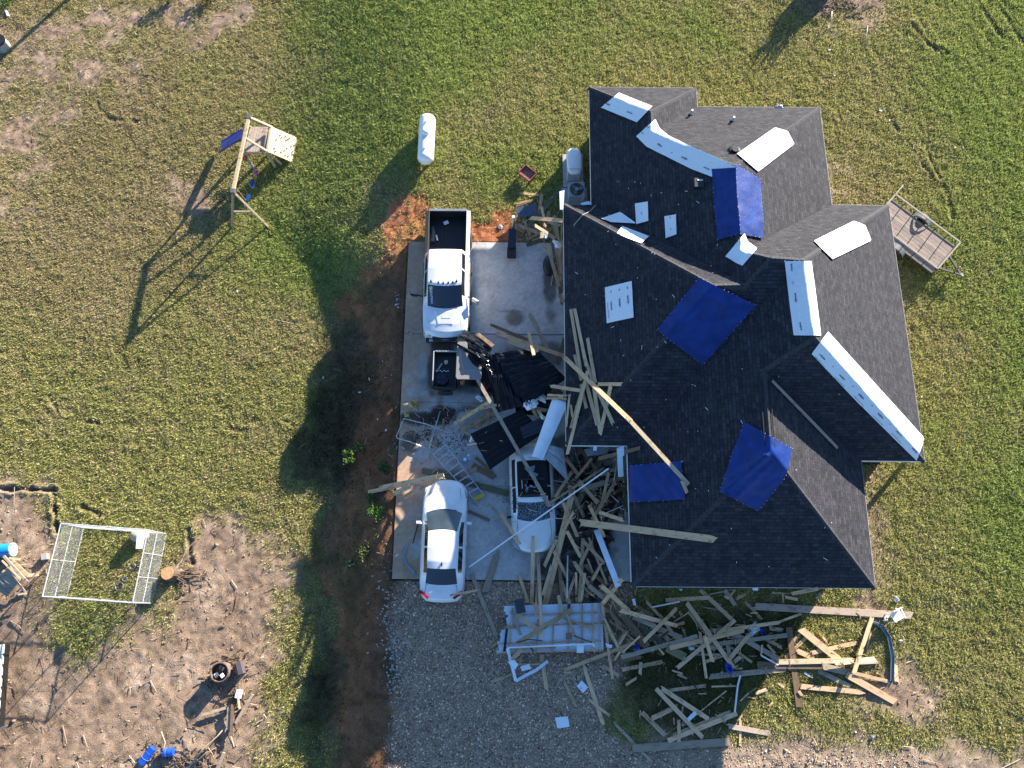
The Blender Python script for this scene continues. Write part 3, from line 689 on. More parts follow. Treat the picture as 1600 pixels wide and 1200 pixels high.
# ================================================================== SHEETS AND TARPS ON THE ROOF
M_under = mat('synthetic_underlayment', (.72,.75,.78), .55, var=.05, scale=12, bump=.25, spec=.4)
M_print = mat('grey_print', (.12,.14,.18), .7, var=.1)
def tarp_mat():
    m, n, l, b = nt('blue_tarpaulin'); tc = n.new('ShaderNodeTexCoord')
    w = n.new('ShaderNodeTexNoise'); w.inputs['Scale'].default_value = 1.3; w.inputs['Detail'].default_value = 5; w.inputs['Distortion'].default_value = 1.2; l.new(tc.outputs['Object'], w.inputs['Vector'])
    cr = n.new('ShaderNodeValToRGB'); cr.color_ramp.elements[0].color = (.002,.017,.12,1); cr.color_ramp.elements[1].color = (.003,.032,.20,1); cr.color_ramp.elements[0].position = .35; cr.color_ramp.elements[1].position = .65
    l.new(w.outputs['Fac'], cr.inputs[0]); l.new(cr.outputs[0], b.inputs['Base Color']); b.inputs['Roughness'].default_value = .42; b.inputs['Specular IOR Level'].default_value = .35
    w2 = n.new('ShaderNodeTexNoise'); w2.inputs['Scale'].default_value = 3.5; w2.inputs['Detail'].default_value = 4; w2.inputs['Distortion'].default_value = 2.0; l.new(tc.outputs['Object'], w2.inputs['Vector'])
    bp = n.new('ShaderNodeBump'); bp.inputs['Strength'].default_value = .2; bp.inputs['Distance'].default_value = .05; l.new(w2.outputs['Fac'], bp.inputs['Height']); l.new(bp.outputs[0], b.inputs['Normal'])
    return m
TARPM = tarp_mat()
def lerp2(P, t):
    L = [0]
    for a, b_ in zip(P[:-1], P[1:]): L.append(L[-1]+math.hypot(b_[0]-a[0], b_[1]-a[1]))
    s = t*L[-1]
    for i in range(len(P)-1):
        if s <= L[i+1]+1e-9:
            k = (s-L[i])/max(1e-9, L[i+1]-L[i]); return (P[i][0]+(P[i+1][0]-P[i][0])*k, P[i][1]+(P[i+1][1]-P[i][1])*k)
    return P[-1]
def drape(name, side_a, side_b, label, cat, m, group=None, lift=.075, wr=.012, nails=True, marks=None, step=3.6, fold=None):
    la = sum(math.hypot(b_[0]-a[0], b_[1]-a[1]) for a, b_ in zip(side_a[:-1], side_a[1:])); w = math.hypot(side_a[0][0]-side_b[0][0], side_a[0][1]-side_b[0][1])
    lift = .095 if m is TARPM else lift
    n = max(4, int(la/step)); mm = max(4, int(w/step)); P = []; sd = random.random()*90
    for i in range(n+1):
        a = lerp2(side_a, i/n); b_ = lerp2(side_b, i/n); row = []
        for j in range(mm+1):
            t = j/mm; px, py = a[0]+(b_[0]-a[0])*t, a[1]+(b_[1]-a[1])*t
            q = hit(px, py, lift, True); z = wr*2*(float(fbm(np.array([q.x+sd]), np.array([q.y]), .5, 2, 3)[0])-.3)
            if fold:
                for (ax, ay, bx_, by_, amp, wd_) in fold:
                    ex, ey = bx_-ax, by_-ay; tt = max(0, min(1, ((px-ax)*ex+(py-ay)*ey)/(ex*ex+ey*ey))); dd = math.hypot(px-ax-tt*ex, py-ay-tt*ey); z += amp*math.exp(-(dd/wd_)**2)
            row.append(Vector((q.x, q.y, q.z+z)))
        P.append(row)
    c = P[n//2][mm//2].copy(); root = thing(name, label, cat, c, group=group)
    Q = [[v-c for v in r] for r in P]
    MB().grid(Q, .004).build('sheet', m, root, smooth=True)
    if nails:
        nb = MB(); rim = [P[i][0] for i in range(0, n+1, 2)]+[P[i][-1] for i in range(0, n+1, 2)]+[P[0][j] for j in range(0, mm+1, 2)]+[P[-1][j] for j in range(0, mm+1, 2)]
        for p in rim:
            if random.random() < .5: nb.tube([p-c+Vector((0,0,.0)), p-c+Vector((0,0,.014))], .010, 6)
        o = nb.build('nail_caps', mat('nail_cap', (.7,.7,.68), .5), root); o['kind'] = 'stuff'
    if marks:
        for (px, py, ang, L, hh) in marks:
            q = hit(px, py, lift+.012, True); ca, sa = math.cos(R(ang)), math.sin(R(ang)); mk = MB()
            k = max(1, int(L/2.2))
            for i in range(k):
                s0 = (i/k-.5)*L; s1 = ((i+.78)/k-.5)*L; hh_ = hh*random.uniform(.6, 1.15)
                cs = [(px+ca*s+sa*t*-1, py+sa*s+ca*t) for s, t in ((s0,-hh_/2),(s1,-hh_/2),(s1,hh_/2),(s0,hh_/2))]
                vs = [hit(x_, y_, lift+.022, True)-c for x_, y_ in cs]; mk.add(vs, [(0,1,2,3)])
            mk.build('printed_mark', M_print, root)
    return root
UG = 'white underlayment patches on the roof'
drape('underlayment_sheet', [(967,145),(1019,166)], [(939,168),(995,191)], 'white underlayment strip folded over the topmost short hip near the roof corner', 'roof sheet', M_under, UG, marks=[(950,163,20,7,2.6),(984,176,20,9,2.6)])
drape('underlayment_sheet', [(1024,186),(1031,201),(1045,212),(1100,238),(1151,261)], [(994,213),(1010,229),(1034,241),(1080,264),(1112,276)], 'long bent white underlayment strip running down the hip to the upper blue tarp', 'roof sheet', M_under, UG,
      marks=[(1031,227,35,9,2.6),(1069,247,25,10,2.6),(1104,263,25,10,2.6),(1050,239,20,3,1.4),(1004,208,50,5,2),(1012,198,50,5,2)])
drape('underlayment_sheet', [(1152,240),(1211,199),(1231,205)], [(1185,268),(1240,226),(1241,224)], 'bright white underlayment patch on the hip north east of the upper blue tarp', 'roof sheet', M_under, UG)
drape('underlayment_sheet', [(940,341),(969,331),(993,348)], [(955,347),(975,348),(992,349)], 'small pointed white sheet lying on the valley beside an upright patch', 'roof sheet', M_under, UG)
drape('underlayment_sheet', [(992,318),(994,350)], [(1012,315),(1013,345)], 'small upright white patch touching the pointed sheet at the valley', 'roof sheet', M_under, UG, marks=[(1002,333,90,5,1.5)])
drape('underlayment_sheet', [(964,364),(972,353),(1014,369)], [(966,366),(978,371),(1002,380)], 'white patch lying on the sunlit strip of the long lower hip', 'roof sheet', M_under, UG)
drape('underlayment_sheet', [(1038,338),(1040,372)], [(1056,335),(1057,366)], 'lone upright white rectangle on the dark slope left of the upper tarp', 'roof sheet', M_under, UG, marks=[(1047,340,90,4,1.5),(1048,358,90,3,1.5)])
drape('underlayment_sheet', [(945,449),(948,505)], [(987,439),(990,496)], 'large pale printed sheet alone on the dark western slope', 'roof sheet', M_under, UG, marks=[(955,478,86,13,2.4),(968,473,86,13,2.4),(981,468,86,13,2.4),(954.5,456,90,4,1.4),(967.5,453,90,4,1.4),(980,450,90,4,1.4),(950,486,87,25,.8)])
drape('underlayment_sheet', [(1163,365),(1168,378),(1183,388)], [(1133,401),(1145,408),(1160,415)], 'crumpled white patch below the upper tarp at the ridge crossing', 'roof sheet', M_under, UG, wr=.06)
drape('underlayment_sheet', [(1272,376),(1334,345),(1352,352)], [(1301,405),(1361,376),(1361,374)], 'bright white patch on the north east hip beside the trailer', 'roof sheet', M_under, UG)
drape('underlayment_sheet', [(1226,408),(1232,460),(1240,524)], [(1268,408),(1275,460),(1283,524)], 'white underlayment strip along the short high ridge above the long hip', 'roof sheet', M_under, UG, marks=[(1237,418,85,12,2.6),(1243,465,85,14,2.8),(1251,510,80,13,2.6),(1239,442,90,4,1.3)])
drape('underlayment_sheet', [(1268,553),(1340,629),(1432,720)], [(1294,518),(1370,602),(1445,685)], 'longest white printed strip following the south east hip down to the eave', 'roof sheet', M_under, UG,
      marks=[(1285,558,46,12,2.6),(1316,590,46,12,2.6),(1346,620,46,12,2.6),(1376,650,46,12,2.6),(1405,678,46,12,2.6),(1429,704,46,10,2.6),(1281,565,46,22,.8),(1312,597,46,22,.8),(1342,627,46,22,.8),(1372,657,46,22,.8),(1401,685,46,22,.8),(1302,573,46,3,1.4),(1333,604,46,3,1.4),(1363,634,46,3,1.4),(1391,663,46,3,1.4)])
drape('blue_tarp', [(1150,257),(1151,300),(1155,340),(1157,366)], [(1188,280),(1190,310),(1193,345),(1192,372)], 'shiny sunlit half of the upper blue tarp east of the ridge', 'tarp', TARPM, 'blue tarps nailed to the roof', wr=.03)
drape('blue_tarp', [(1112,264),(1116,320),(1121,375)], [(1150,262),(1152,315),(1157,365)], 'dark blue upright tarp panel on the shaded side of the upper ridge', 'tarp', TARPM, 'blue tarps nailed to the roof', wr=.015)
drape('blue_tarp', [(1092,434),(1026,516)], [(1181,477),(1098,571)], 'big diamond shaped blue tarp in the middle of the roof', 'tarp', TARPM, 'blue tarps nailed to the roof', wr=.03)
drape('blue_tarp', [(980,728),(983,785)], [(1064,720),(1071,780)], 'small rectangular blue tarp at the western eave of the lower roof', 'tarp', TARPM, 'blue tarps nailed to the roof', wr=.02)
drape('blue_tarp', [(1163,659),(1143,710),(1124,769)], [(1238,701),(1228,745),(1185,799)], 'creased blue tarp wrapped over the end of the lower ridge', 'tarp', TARPM, 'blue tarps nailed to the roof', wr=.03,
      fold=[(1128,768,1200,712,.10,3.0),(1135,750,1195,712,.07,2.5),(1150,778,1205,725,.05,3)])
# plumbing and roof vents
def vent(px, py, r, hgt_, label, m, cap=None):
    q = hit(px, py, 0, True); t = thing('vent_pipe', label, 'vent pipe', q, group='vent pipes through the roof')
    MB().tube([(0,0,-.05),(0,0,hgt_)], r, 10).build('pipe', m, t)
    MB().tube([(0,0,.0),(0,0,.08)], r*2.2, 12, r2=r*1.3).build('flashing', M_black, t)
vent(1079,180, .05, .38, 'white topped vent pipe on the small northern gablet', M_white)
vent(1144,190, .05, .34, 'vent pipe in the middle of the sunlit northern slope', M_white)
vent(1147,237, .13, .22, 'fat black vent just north of the upper blue tarp', M_black)
q = hit(1091,289,0,True); t = thing('roof_vent', 'black square box vent on the dark slope left of the upper tarp', 'roof vent', q)
MB().box((0,0,.09), (.42,.42,.2)).build('hood', M_black, t, bevel=.03); MB().box((.03,.1,.2), (.2,.05,.02)).build('label_plate', M_white, t)
# loose bits scattered on the roof
nb = MB()
for i in range(70):
    px, py = random.choice([(random.uniform(930,1180), random.uniform(250,420)), (random.uniform(900,1130), random.uniform(420,700)), (random.uniform(1000,1340), random.uniform(560,900))])
    if roof_z_np(np.array([U(px,py,4).x]), np.array([U(px,py,4).y]))[0] < 0: continue
    q = hit(px, py, .02, True); a = random.uniform(0,3.1); L = random.choice([.02,.03,.03,.09]); nb.bar(q-Vector((math.cos(a)*L, math.sin(a)*L, 0)), q+Vector((math.cos(a)*L, math.sin(a)*L, .01)), .018, .012)
tag(nb.build('splinters', M_paper), 'pale splinters and nail scraps strewn over the dark roof slopes', 'debris', kind='stuff')
q = [hit(*p, .06, True) for p in ((930,321),(922,330),(910,336),(899,349),(880,374))]
tag(MB().tube(q, .013, 5).build('rope', mat('tan_rope', (.55,.48,.33), .8)), 'thin tan rope lying across the north western hip', 'rope')
# ================================================================== VEHICLES
def crom(P, t):
    n = len(P)-1; s = t*n; i = min(int(s), n-1); u = s-i
    p0, p1, p2, p3 = P[max(i-1,0)], P[i], P[i+1], P[min(i+2, n)]
    return tuple(.5*((2*b)+(-a+c)*u+(2*a-5*b+4*c-d)*u*u+(-a+3*b-3*c+d)*u**3) for a, b, c, d in zip(p0,p1,p2,p3))
def interp_st(ST_, y):
    """stations: (y, vals...) piecewise with smooth blend"""
    if y <= ST_[0][0]: return ST_[0][1:]
    for a, b in zip(ST_[:-1], ST_[1:]):
        if y <= b[0]:
            u = (y-a[0])/(b[0]-a[0]); return tuple(p+(q-p)*u for p, q in zip(a[1:], b[1:]))
    return ST_[-1][1:]
def car_shell(root, ST_, windows, paint, ny_=90, wheel=None, glass=None, bulge=lambda y: 0):
    """ST_: y, half width low, half width belt, z belt, half width roof, z roof edge, z roof centre. windows(y, k)-> name or None. +y is the rear"""
    y0, y1 = ST_[0][0], ST_[-1][0]; rows = []
    for i in range(ny_+1):
        y = y0+(y1-y0)*i/ny_; hl, hb, zb, hr, ze, zc = interp_st(ST_, y)
        sec = [(-hl*.96,.28),(-hl,.36),(-hl,.55),(-(hl+hb)/2-.012,(.55+zb)/2+.06),(-hb,zb-.05),(-hb+.012,zb)]
        for k in range(1, 4): t = k/4; sec.append((-(hb+(hr-hb)*t), zb+(ze-zb)*t))
        sec.append((-hr, ze))
        for k in range(1, 8):
            t = k/8; x = -hr+hr*2*t; sec.append((x, ze+(zc-ze)*(1-(abs(x)/max(hr,.01))**2.2)))
        sec.append((hr, ze))
        for k in range(3, 0, -1): t = k/4; sec.append(((hb+(hr-hb)*t), zb+(ze-zb)*t))
        sec += [(hb-.012,zb),(hb,zb-.05),((hl+hb)/2+.012,(.55+zb)/2+.06),(hl,.55),(hl,.36),(hl*.96,.28)]
        rows.append((y, sec))
    m = len(rows[0][1]); V = [(x, y+bulge(y)*(1-min(1,abs(x)/.72)**2), z) for y, s in rows for x, z in s]
    parts = {}
    for i in range(ny_):
        yc = (rows[i][0]+rows[i+1][0])/2
        for k in range(m-1):
            s = rows[i][1]; xc = (s[k][0]+s[k+1][0])/2; zc_ = (s[k][1]+s[k+1][1])/2
            nm = windows(yc, xc, zc_, k) or 'body'
            if wheel and nm == 'body':
                if any(abs(yc-wy) < .40 and zc_ < .56 for wy in wheel) and k in (0,1,2,m-2,m-3,m-4): continue
            parts.setdefault(nm, []).append((i*m+k, i*m+k+1, (i+1)*m+k+1, (i+1)*m+k))
    parts['body'].append(tuple(range(m))); parts['body'].append(tuple(range(ny_*m+m-1, ny_*m-1, -1)))
    parts['body'].append((0, m-1, ny_*m+m-1, ny_*m))
    for nm, fs in parts.items():
        nm = nm.split('#')[0]; used = sorted({i for f in fs for i in f}); mp = {a: b for b, a in enumerate(used)}
        mb_ = MB().add([V[i] for i in used], [tuple(mp[i] for i in f) for f in fs])
        o = mb_.build(nm, paint if nm == 'body' else (glass or {}).get(nm, M_glass), root, smooth=True)
        md = o.modifiers.new('es', 'EDGE_SPLIT'); md.split_angle = R(38)
    return rows
def wheel_part(root, x, y, r=.33, w=.22):
    s = 1 if x > 0 else -1
    rg = []
    for rr, xx in ((r*.62,-w/2),(r*.95,-w/2),(r,-w*.35),(r,w*.35),(r*.95,w/2),(r*.62,w/2)):
        rg.append([(x+xx, y+rr*math.cos(2*math.pi*k/24), r+rr*math.sin(2*math.pi*k/24)) for k in range(24)])
    o = MB().rings(rg).build('wheel', M_rubber, root, smooth=False)
    rim = MB(); rim.tube([(x+s*w*.3, y, r), (x+s*w*.42, y, r)], r*.6, 20)
    for k in range(5):
        a = 2*math.pi*k/5; rim.bar((x+s*w*.45, y, r), (x+s*w*.47, y+math.cos(a)*r*.58, r+math.sin(a)*r*.58), .05, .03, up=(1,0,0))
    rim.build('rim', M_silver, o)
def seam(root, pts, name='panel_seam', r=.006, m=None):
    return MB().tube(pts, r, 4).build(name, m or M_black, root)
# ---- saloon car (rear to the south)
def make_saloon(name, label, loc, rz=0., wreck=False):
    t = thing(name, label, 'car', loc, rz)
    #        y     hl   hb   zb   hr   ze    zc
    ST_ = [(-2.38,.55,.50,.56,.30,.60,.62),(-2.30,.72,.66,.66,.50,.69,.71),(-2.12,.84,.78,.72,.62,.765,.79),(-1.7,.90,.85,.80,.70,.86,.90),(-1.25,.915,.875,.885,.73,.955,.995),(-1.12,.915,.88,.90,.735,.975,1.01),
           (-1.08,.915,.88,.905,.735,.985,1.015),(-.30,.915,.88,.93,.58,1.33,1.37),(-.16,.915,.88,.935,.575,1.37,1.425),(.35,.915,.88,.94,.575,1.40,1.455),(.85,.915,.88,.94,.565,1.375,1.43),(1.12,.915,.875,.945,.56,1.31,1.365),
           (1.68,.905,.86,.95,.63,1.06,1.09),(1.74,.90,.855,.95,.64,1.035,1.06),(2.02,.87,.82,.94,.62,1.0,1.03),(2.24,.80,.74,.90,.55,.95,.965),(2.36,.66,.58,.78,.42,.80,.81)]
    def win(y, x, z, k):
        ax = abs(x)
        if -1.08 < y < -.28 and 9 <= k <= 16 and ax < .70: return 'windscreen'
        if 1.12 < y < 1.70 and 9 <= k <= 16 and ax < .62: return 'rear_window'
        if -.72 < y < 1.30 and (k in (6,7) or k in (18,17)) and z > .97 and not (.28 < y < .36): return f'side_window#{x>0}{y>.3}'
    BLG = lambda y: float(np.interp(y, [-2.4,-1.8,-1.1,-.3,.3,1.1,1.7,2.3], [-.10,-.05,-.17,-.10,0,.05,.08,.08]))
    car_shell(t, ST_, win, M_truck, 130, wheel=(-1.42, 1.36), bulge=BLG, glass={'windscreen': M_glass2, 'rear_window': M_glass, 'side_window': M_glass})
    for sx in (-1,1):
        for wy in (-1.42, 1.36): wheel_part(t, sx*.80, wy)
        MB().add([(sx*.70,-2.20,.69),(sx*.79,-2.0,.755),(sx*.87,-1.72,.80),(sx*.90,-1.72,.72),(sx*.86,-2.06,.62),(sx*.74,-2.27,.60)], [(0,1,2,3,4,5)]).build('headlight', mat('headlight_lens', (.35,.38,.42), .1, .4), t)
        MB().bar((sx*.50,2.285,.93),(sx*.845,2.02,.925), .10,.14).build('taillight', M_red, t)
        mm = MB().box((sx*1.02,-.66,1.0),(.20,.12,.13)); mm.bar((sx*.86,-.62,.95),(sx*.98,-.65,.97),.05,.04); mm.build('mirror', M_truck if sx < 0 or not wreck else M_black, t, bevel=.02)
        seam(t, [(sx*.925,.30,.5),(sx*.905,.30,.9)]); seam(t, [(sx*.64,-1.06,.975),(sx*.66,-1.6,.885),(sx*.60,-2.1,.785)], 'bonnet_seam')
        MB().bar((sx*.935,.05,.84),(sx*.935,.20,.84),.02,.03).build('door_handle', M_truck, t)
    seam(t, [(-.60,1.77,1.045),(.60,1.77,1.045)], 'boot_seam'); seam(t, [(-.60,1.77,1.045),(-.66,2.1,.99)], 'boot_seam'); seam(t, [(.60,1.77,1.045),(.66,2.1,.99)], 'boot_seam')
    MB().bar((-.34,-2.36,.60),(.34,-2.36,.60),.06,.10).build('grille', M_black, t)
    MB().add([(-.30,-2.22,.735),(.30,-2.22,.735),(.36,-2.30,.715),(-.36,-2.30,.715)], [(0,1,2,3)]).build('grille_trim', M_chrome, t)
    MB().box((-.02,1.0,1.435),(.05,.16,.05)).build('roof_aerial', M_black, t, bevel=.015)
    MB().bar((-.5,-1.18,1.02),(.05,-1.20,1.035),.02,.015).build('wiper', M_black, t); MB().bar((.0,-1.20,1.035),(.5,-1.12,1.02),.02,.015).build('wiper', M_black, t)
    # seats and wheel showing dimly behind the glass
    dd = MB()
    dd.box((0,-.72,.90),(1.2,.35,.06)).build('dashboard', mat('dash', (.10,.10,.11), .7), t)
    return t
M_glass2 = mat('windscreen_glass', (.035,.05,.055), .05, var=.4, scale=1.5, spec=.8, coat=.5)
sal = make_saloon('saloon_car', 'clean white saloon car parked at the south west corner of the slab', (U(693.5,842,.7).x, U(693,844,.7).y, 0), R(-.4))
sq = sal.location
raise_poly([(sq.x-.85,sq.y-2.1),(sq.x+.85,sq.y-2.1),(sq.x+.85,sq.y+2.3),(sq.x-.85,sq.y+2.3)], .95)
raise_poly([(sq.x-.6,sq.y-1.2),(sq.x+.6,sq.y-1.2),(sq.x+.6,sq.y+.3),(sq.x-.6,sq.y+.3)], 1.4)
sal.rotation_euler.z = R(180)*1.0+R(-.4)   # model's +y is its rear: rear faces south

# ---- pickup truck, bonnet to the south
def make_truck(loc, rz):
    t = thing('pickup_truck', 'white crew cab pickup truck with black lined bed and cab roof lights', 'pickup truck', loc, rz)
    # y from -3 (front) to +3 (tailgate)
    ST_ = [(-2.90,.72,.66,.78,.50,.84,.86),(-2.84,.90,.82,.96,.66,1.00,1.03),(-2.70,.98,.90,1.10,.74,1.135,1.17),(-2.4,1.01,.95,1.17,.78,1.215,1.25),(-1.95,1.01,.97,1.21,.78,1.275,1.32),(-1.70,1.01,.975,1.235,.76,1.30,1.335),
           (-1.64,1.01,.975,1.24,.76,1.315,1.35),(-.88,1.01,.975,1.27,.72,1.78,1.84),(-.76,1.01,.975,1.28,.72,1.83,1.89),(-.1,1.01,.975,1.29,.725,1.87,1.93),(.66,1.01,.975,1.29,.71,1.85,1.90),(.78,1.01,.975,1.29,.70,1.81,1.86)]
    def win(y, x, z, k):
        ax = abs(x)
        if -1.64 < y < -.86 and 9 <= k <= 16 and ax < .73: return 'windscreen'
        if -1.25 < y < .62 and (k in (6,7) or k in (18,17)) and z > 1.30 and not (-.18 < y < -.10): return f'side_window#{x>0}{y>-.14}'
    BLG = lambda y: float(np.interp(y, [-2.9,-2.5,-1.64,-.86,-.3,.8], [-.14,-.08,-.14,-.10,0,0]))
    car_shell(t, ST_, win, M_truck, 120, wheel=None, bulge=BLG)
    # bed
    z = 1.22
    def wall(name, c, s, m=M_truck, bv=.02): return MB().box(c, s).build(name, m, t, bevel=bv)
    for sx in (-1,1):
        wall('bed_side', (sx*.915, 1.87,.86), (.15,2.16,.74)); wall('bed_rail', (sx*.915,1.87,1.245), (.17,2.16,.03), M_black if sx < 0 else M_white)
        wall('bed_liner_side', (sx*.832,1.87,.90), (.012,2.10,.66), M_black)
    tg = wall('tailgate', (0,2.975,.93), (1.70,.07,.60), M_truck); wall('tailgate_liner', (0,2.93,.92), (1.66,.015,.64), M_black); wall('tailgate_cap', (0,2.985,1.245), (1.70,.12,.03), mat('dull_trim', (.20,.22,.23), .4))
    wall('bed_liner_front', (0,.84,.93), (1.66,.02,.60), M_black)
    fl = MB().box((0,1.87,.62),(1.66,2.10,.04))
    for i in range(11): fl.box((-.75+i*.15, 1.87,.65),(.06,2.08,.025))
    fl.build('bed_floor', M_black, t)
    wall('cab_back', (0,.78,1.35), (1.5,.05,.75), M_truck); wall('rear_window', (0,.81,1.58), (1.1,.02,.32), M_glass)
    wall('rear_bumper', (0,3.10,.58), (1.9,.16,.20), M_chrome); wall('front_bumper', (0,-2.98,.62), (1.70,.16,.24), M_black)
    MB().bar((-.7,-3.04,.76),(.7,-3.04,.76),.10,.05).build('bumper_trim', M_chrome, t); wall('grille', (0,-2.98,.86), (1.1,.10,.26), M_black)
    wall('chassis', (0,.4,.45), (1.4,5.8,.24), M_black)
    for sx in (-1,1):
        for wy in (-2.05,1.95): wheel_part(t, sx*.90, wy, .41, .28)
        MB().add([(sx*.62,-2.93,.90),(sx*.62,-2.86,1.02),(sx*.90,-2.70,1.06),(sx*.93,-2.78,.86)], [(0,1,2,3)]).build('headlight', mat('headlight_lens', (.35,.38,.42), .1, .4), t)
        wall('taillight', (sx*.93,2.99,.95), (.14,.06,.34), M_red); 
        # arches
        for wy in (-2.05,1.95):
            arch = [(sx*1.0, wy+.50*math.cos(a), .41+.50*math.sin(a)) for a in [math.pi*k/10 for k in range(11)]]; MB().tube(arch, .035, 5).build('wheel_arch', M_black, t, smooth=True)
        wall('running_board', (sx*1.03,-.2,.42), (.14,2.1,.06), M_black)
        seam(t, [(sx*1.02,-.14,.5),(sx*.985,-.14,1.27)]); seam(t, [(sx*1.02,.74,.5),(sx*.985,.74,1.25)]); seam(t, [(sx*1.02,-1.42,.6),(sx*.985,-1.42,1.2)])
        for hy in (-.35,.6): wall('door_handle', (sx*1.02,hy,1.08), (.03,.16,.04), M_chrome)
    # extending tow mirrors: west one neat, east one bent back
    for sx, a, m_ in ((-1,-18,M_steel),(1,32,M_paper)):
        d = Vector((sx*math.cos(R(abs(a))), -math.sin(R(a))*1.0 if sx > 0 else .22, 0)); base = Vector((sx*.98,-1.22,1.34)); mbm = MB().bar(base, base+d*.34+Vector((0,0,.02)), .05,.05); o = mbm.build('mirror', M_black, t)
        MB().bar(base+d*.24+Vector((0,0,.03)), base+d*.55+Vector((0,0,.03)), .11,.26).build('mirror_housing', M_black if sx < 0 else M_steel, o, bevel=.02)
        MB().bar(base+d*.25+Vector((0,0,.17)), base+d*.50+Vector((0,0,.17)), .06,.012).build('mirror_cap', m_, o)
    for i, (x, y) in enumerate(((-.58,-.74),(-.26,-.80),(-.05,-.82),(.17,-.80),(.36,-.78),(.52,-.72))):
        MB().rings([[(x+.04*s_*math.cos(2*math.pi*k/10), y+.07*s_*math.sin(2*math.pi*k/10), 1.86+zz) for k in range(10)] for s_, zz in ((1,-.02),(.95,.06),(.5,.085))]).build('roof_light', M_black, t, smooth=True)
    # bonnet scoop and louvres
    MB().add([(-.46,-1.85,1.31),(.50,-1.85,1.31),(.38,-2.52,1.21),(-.34,-2.52,1.21),(-.42,-1.90,1.345),(.46,-1.90,1.345),(.34,-2.46,1.265),(-.30,-2.46,1.265)], [(4,5,6,7),(0,1,5,4),(1,2,6,5),(2,3,7,6),(3,0,4,7)]).build('bonnet_scoop', M_truck, t, bevel=.02)
    MB().add([(-.10,-2.06,1.33),(.22,-2.06,1.33),(.26,-2.20,1.31),(-.14,-2.20,1.31)], [(0,1,2,3)]).build('scoop_intake', M_white, t)
    for k in range(4):
        for sx in (-1,1): MB().bar((sx*.66-.08,-2.02-k*.1,1.275-.013*k),(sx*.66+.06,-2.07-k*.1,1.27-.013*k),.02,.012).build('louvre', M_truck, t)
    for i in range(6): MB().bar((-.52+i*.208,-.45,1.902 if 0 < i < 5 else 1.875),(-.52+i*.208,.62,1.898 if 0 < i < 5 else 1.87),.02,.012).build('roof_rib', M_truck, t, bevel=.005)
    MB().bar((-.62,-1.68,1.36),(-.02,-1.72,1.385),.02,.02).build('wiper', M_black, t); MB().bar((.0,-1.72,1.385),(.6,-1.64,1.36),.02,.02).build('wiper', M_black, t)
    # lettering up the driver's edge of the windscreen
    cu = bpy.data.curves.new('lettering', 'FONT'); cu.body = 'DURAMAX'; cu.size = .155; cu.extrude = .003; cu.align_x = 'CENTER'; cu.align_y = 'CENTER'
    tmp = bpy.data.objects.new('tmp', cu); COL.objects.link(tmp); dg = bpy.context.evaluated_depsgraph_get(); me = bpy.data.meshes.new_from_object(tmp.evaluated_get(dg)); bpy.data.objects.remove(tmp)
    me.name = 'lettering'; me.materials.clear(); me.materials.append(M_white)
    lo = bpy.data.objects.new('lettering', me); link(lo, t)
    # text runs from the roof edge down to the cowl (image top to bottom), lying in the glass plane
    X = Vector((.055,-.70,-.50)).normalized(); Z = Vector((-.12,-.58,.80)); Z = (Z-X*Z.dot(X)).normalized(); Y = Z.cross(X)
    M = Matrix((X,Y,Z)).transposed().to_4x4(); M.translation = Vector((-.575,-1.29,1.655)); lo.matrix_local = M
    return t
tc_ = U(698,426,1.0)
trk = make_truck((tc_.x, tc_.y-.05, 0), R(0.3))
raise_poly([(tc_.x-.9,tc_.y-3),(tc_.x+.9,tc_.y-3),(tc_.x+.9,tc_.y+.8),(tc_.x-.9,tc_.y+.8)], 1.3)
q = U(697,348,.7)
def obj1(mb_, name, m, label, cat, group=None, smooth=False, bevel=0, loc=None):
    """single-mesh thing with its origin at its base centre"""
    V = np.array([tuple(v) for v in mb_.v]); c = Vector((float(V[:,0].mean()), float(V[:,1].mean()), float(V[:,2].min()))) if loc is None else Vector(loc)
    mb_.v = [tuple(Vector(v)-c) for v in mb_.v]; o = mb_.build(name, m, None, smooth, bevel); o.location = c; return tag(o, label, cat, group)
obj1(MB().box((q.x,q.y,.71),(.22,.16,.03), Matrix.Rotation(R(25),3,'Z')), 'paper_box', M_paper, 'small white packet lying in the black truck bed', 'packet')
tp = MB(); tp.tube([(q.x-.62,q.y-.25,.72),(q.x-.55,q.y-.55,.75),(q.x-.58,q.y-.95,.72)], .10, 8)
obj1(tp, 'rolled_mat', mat('grey_mat', (.10,.11,.11), .8), 'dark grey rolled mat along the left side of the truck bed', 'rolled mat', smooth=True)
obj1(MB().bar((q.x-.42,q.y-.62,.70),(q.x-.36,q.y-.88,.70),.07,.03), 'white_tube', M_white, 'short white tube beside the rolled mat in the truck bed', 'tube')

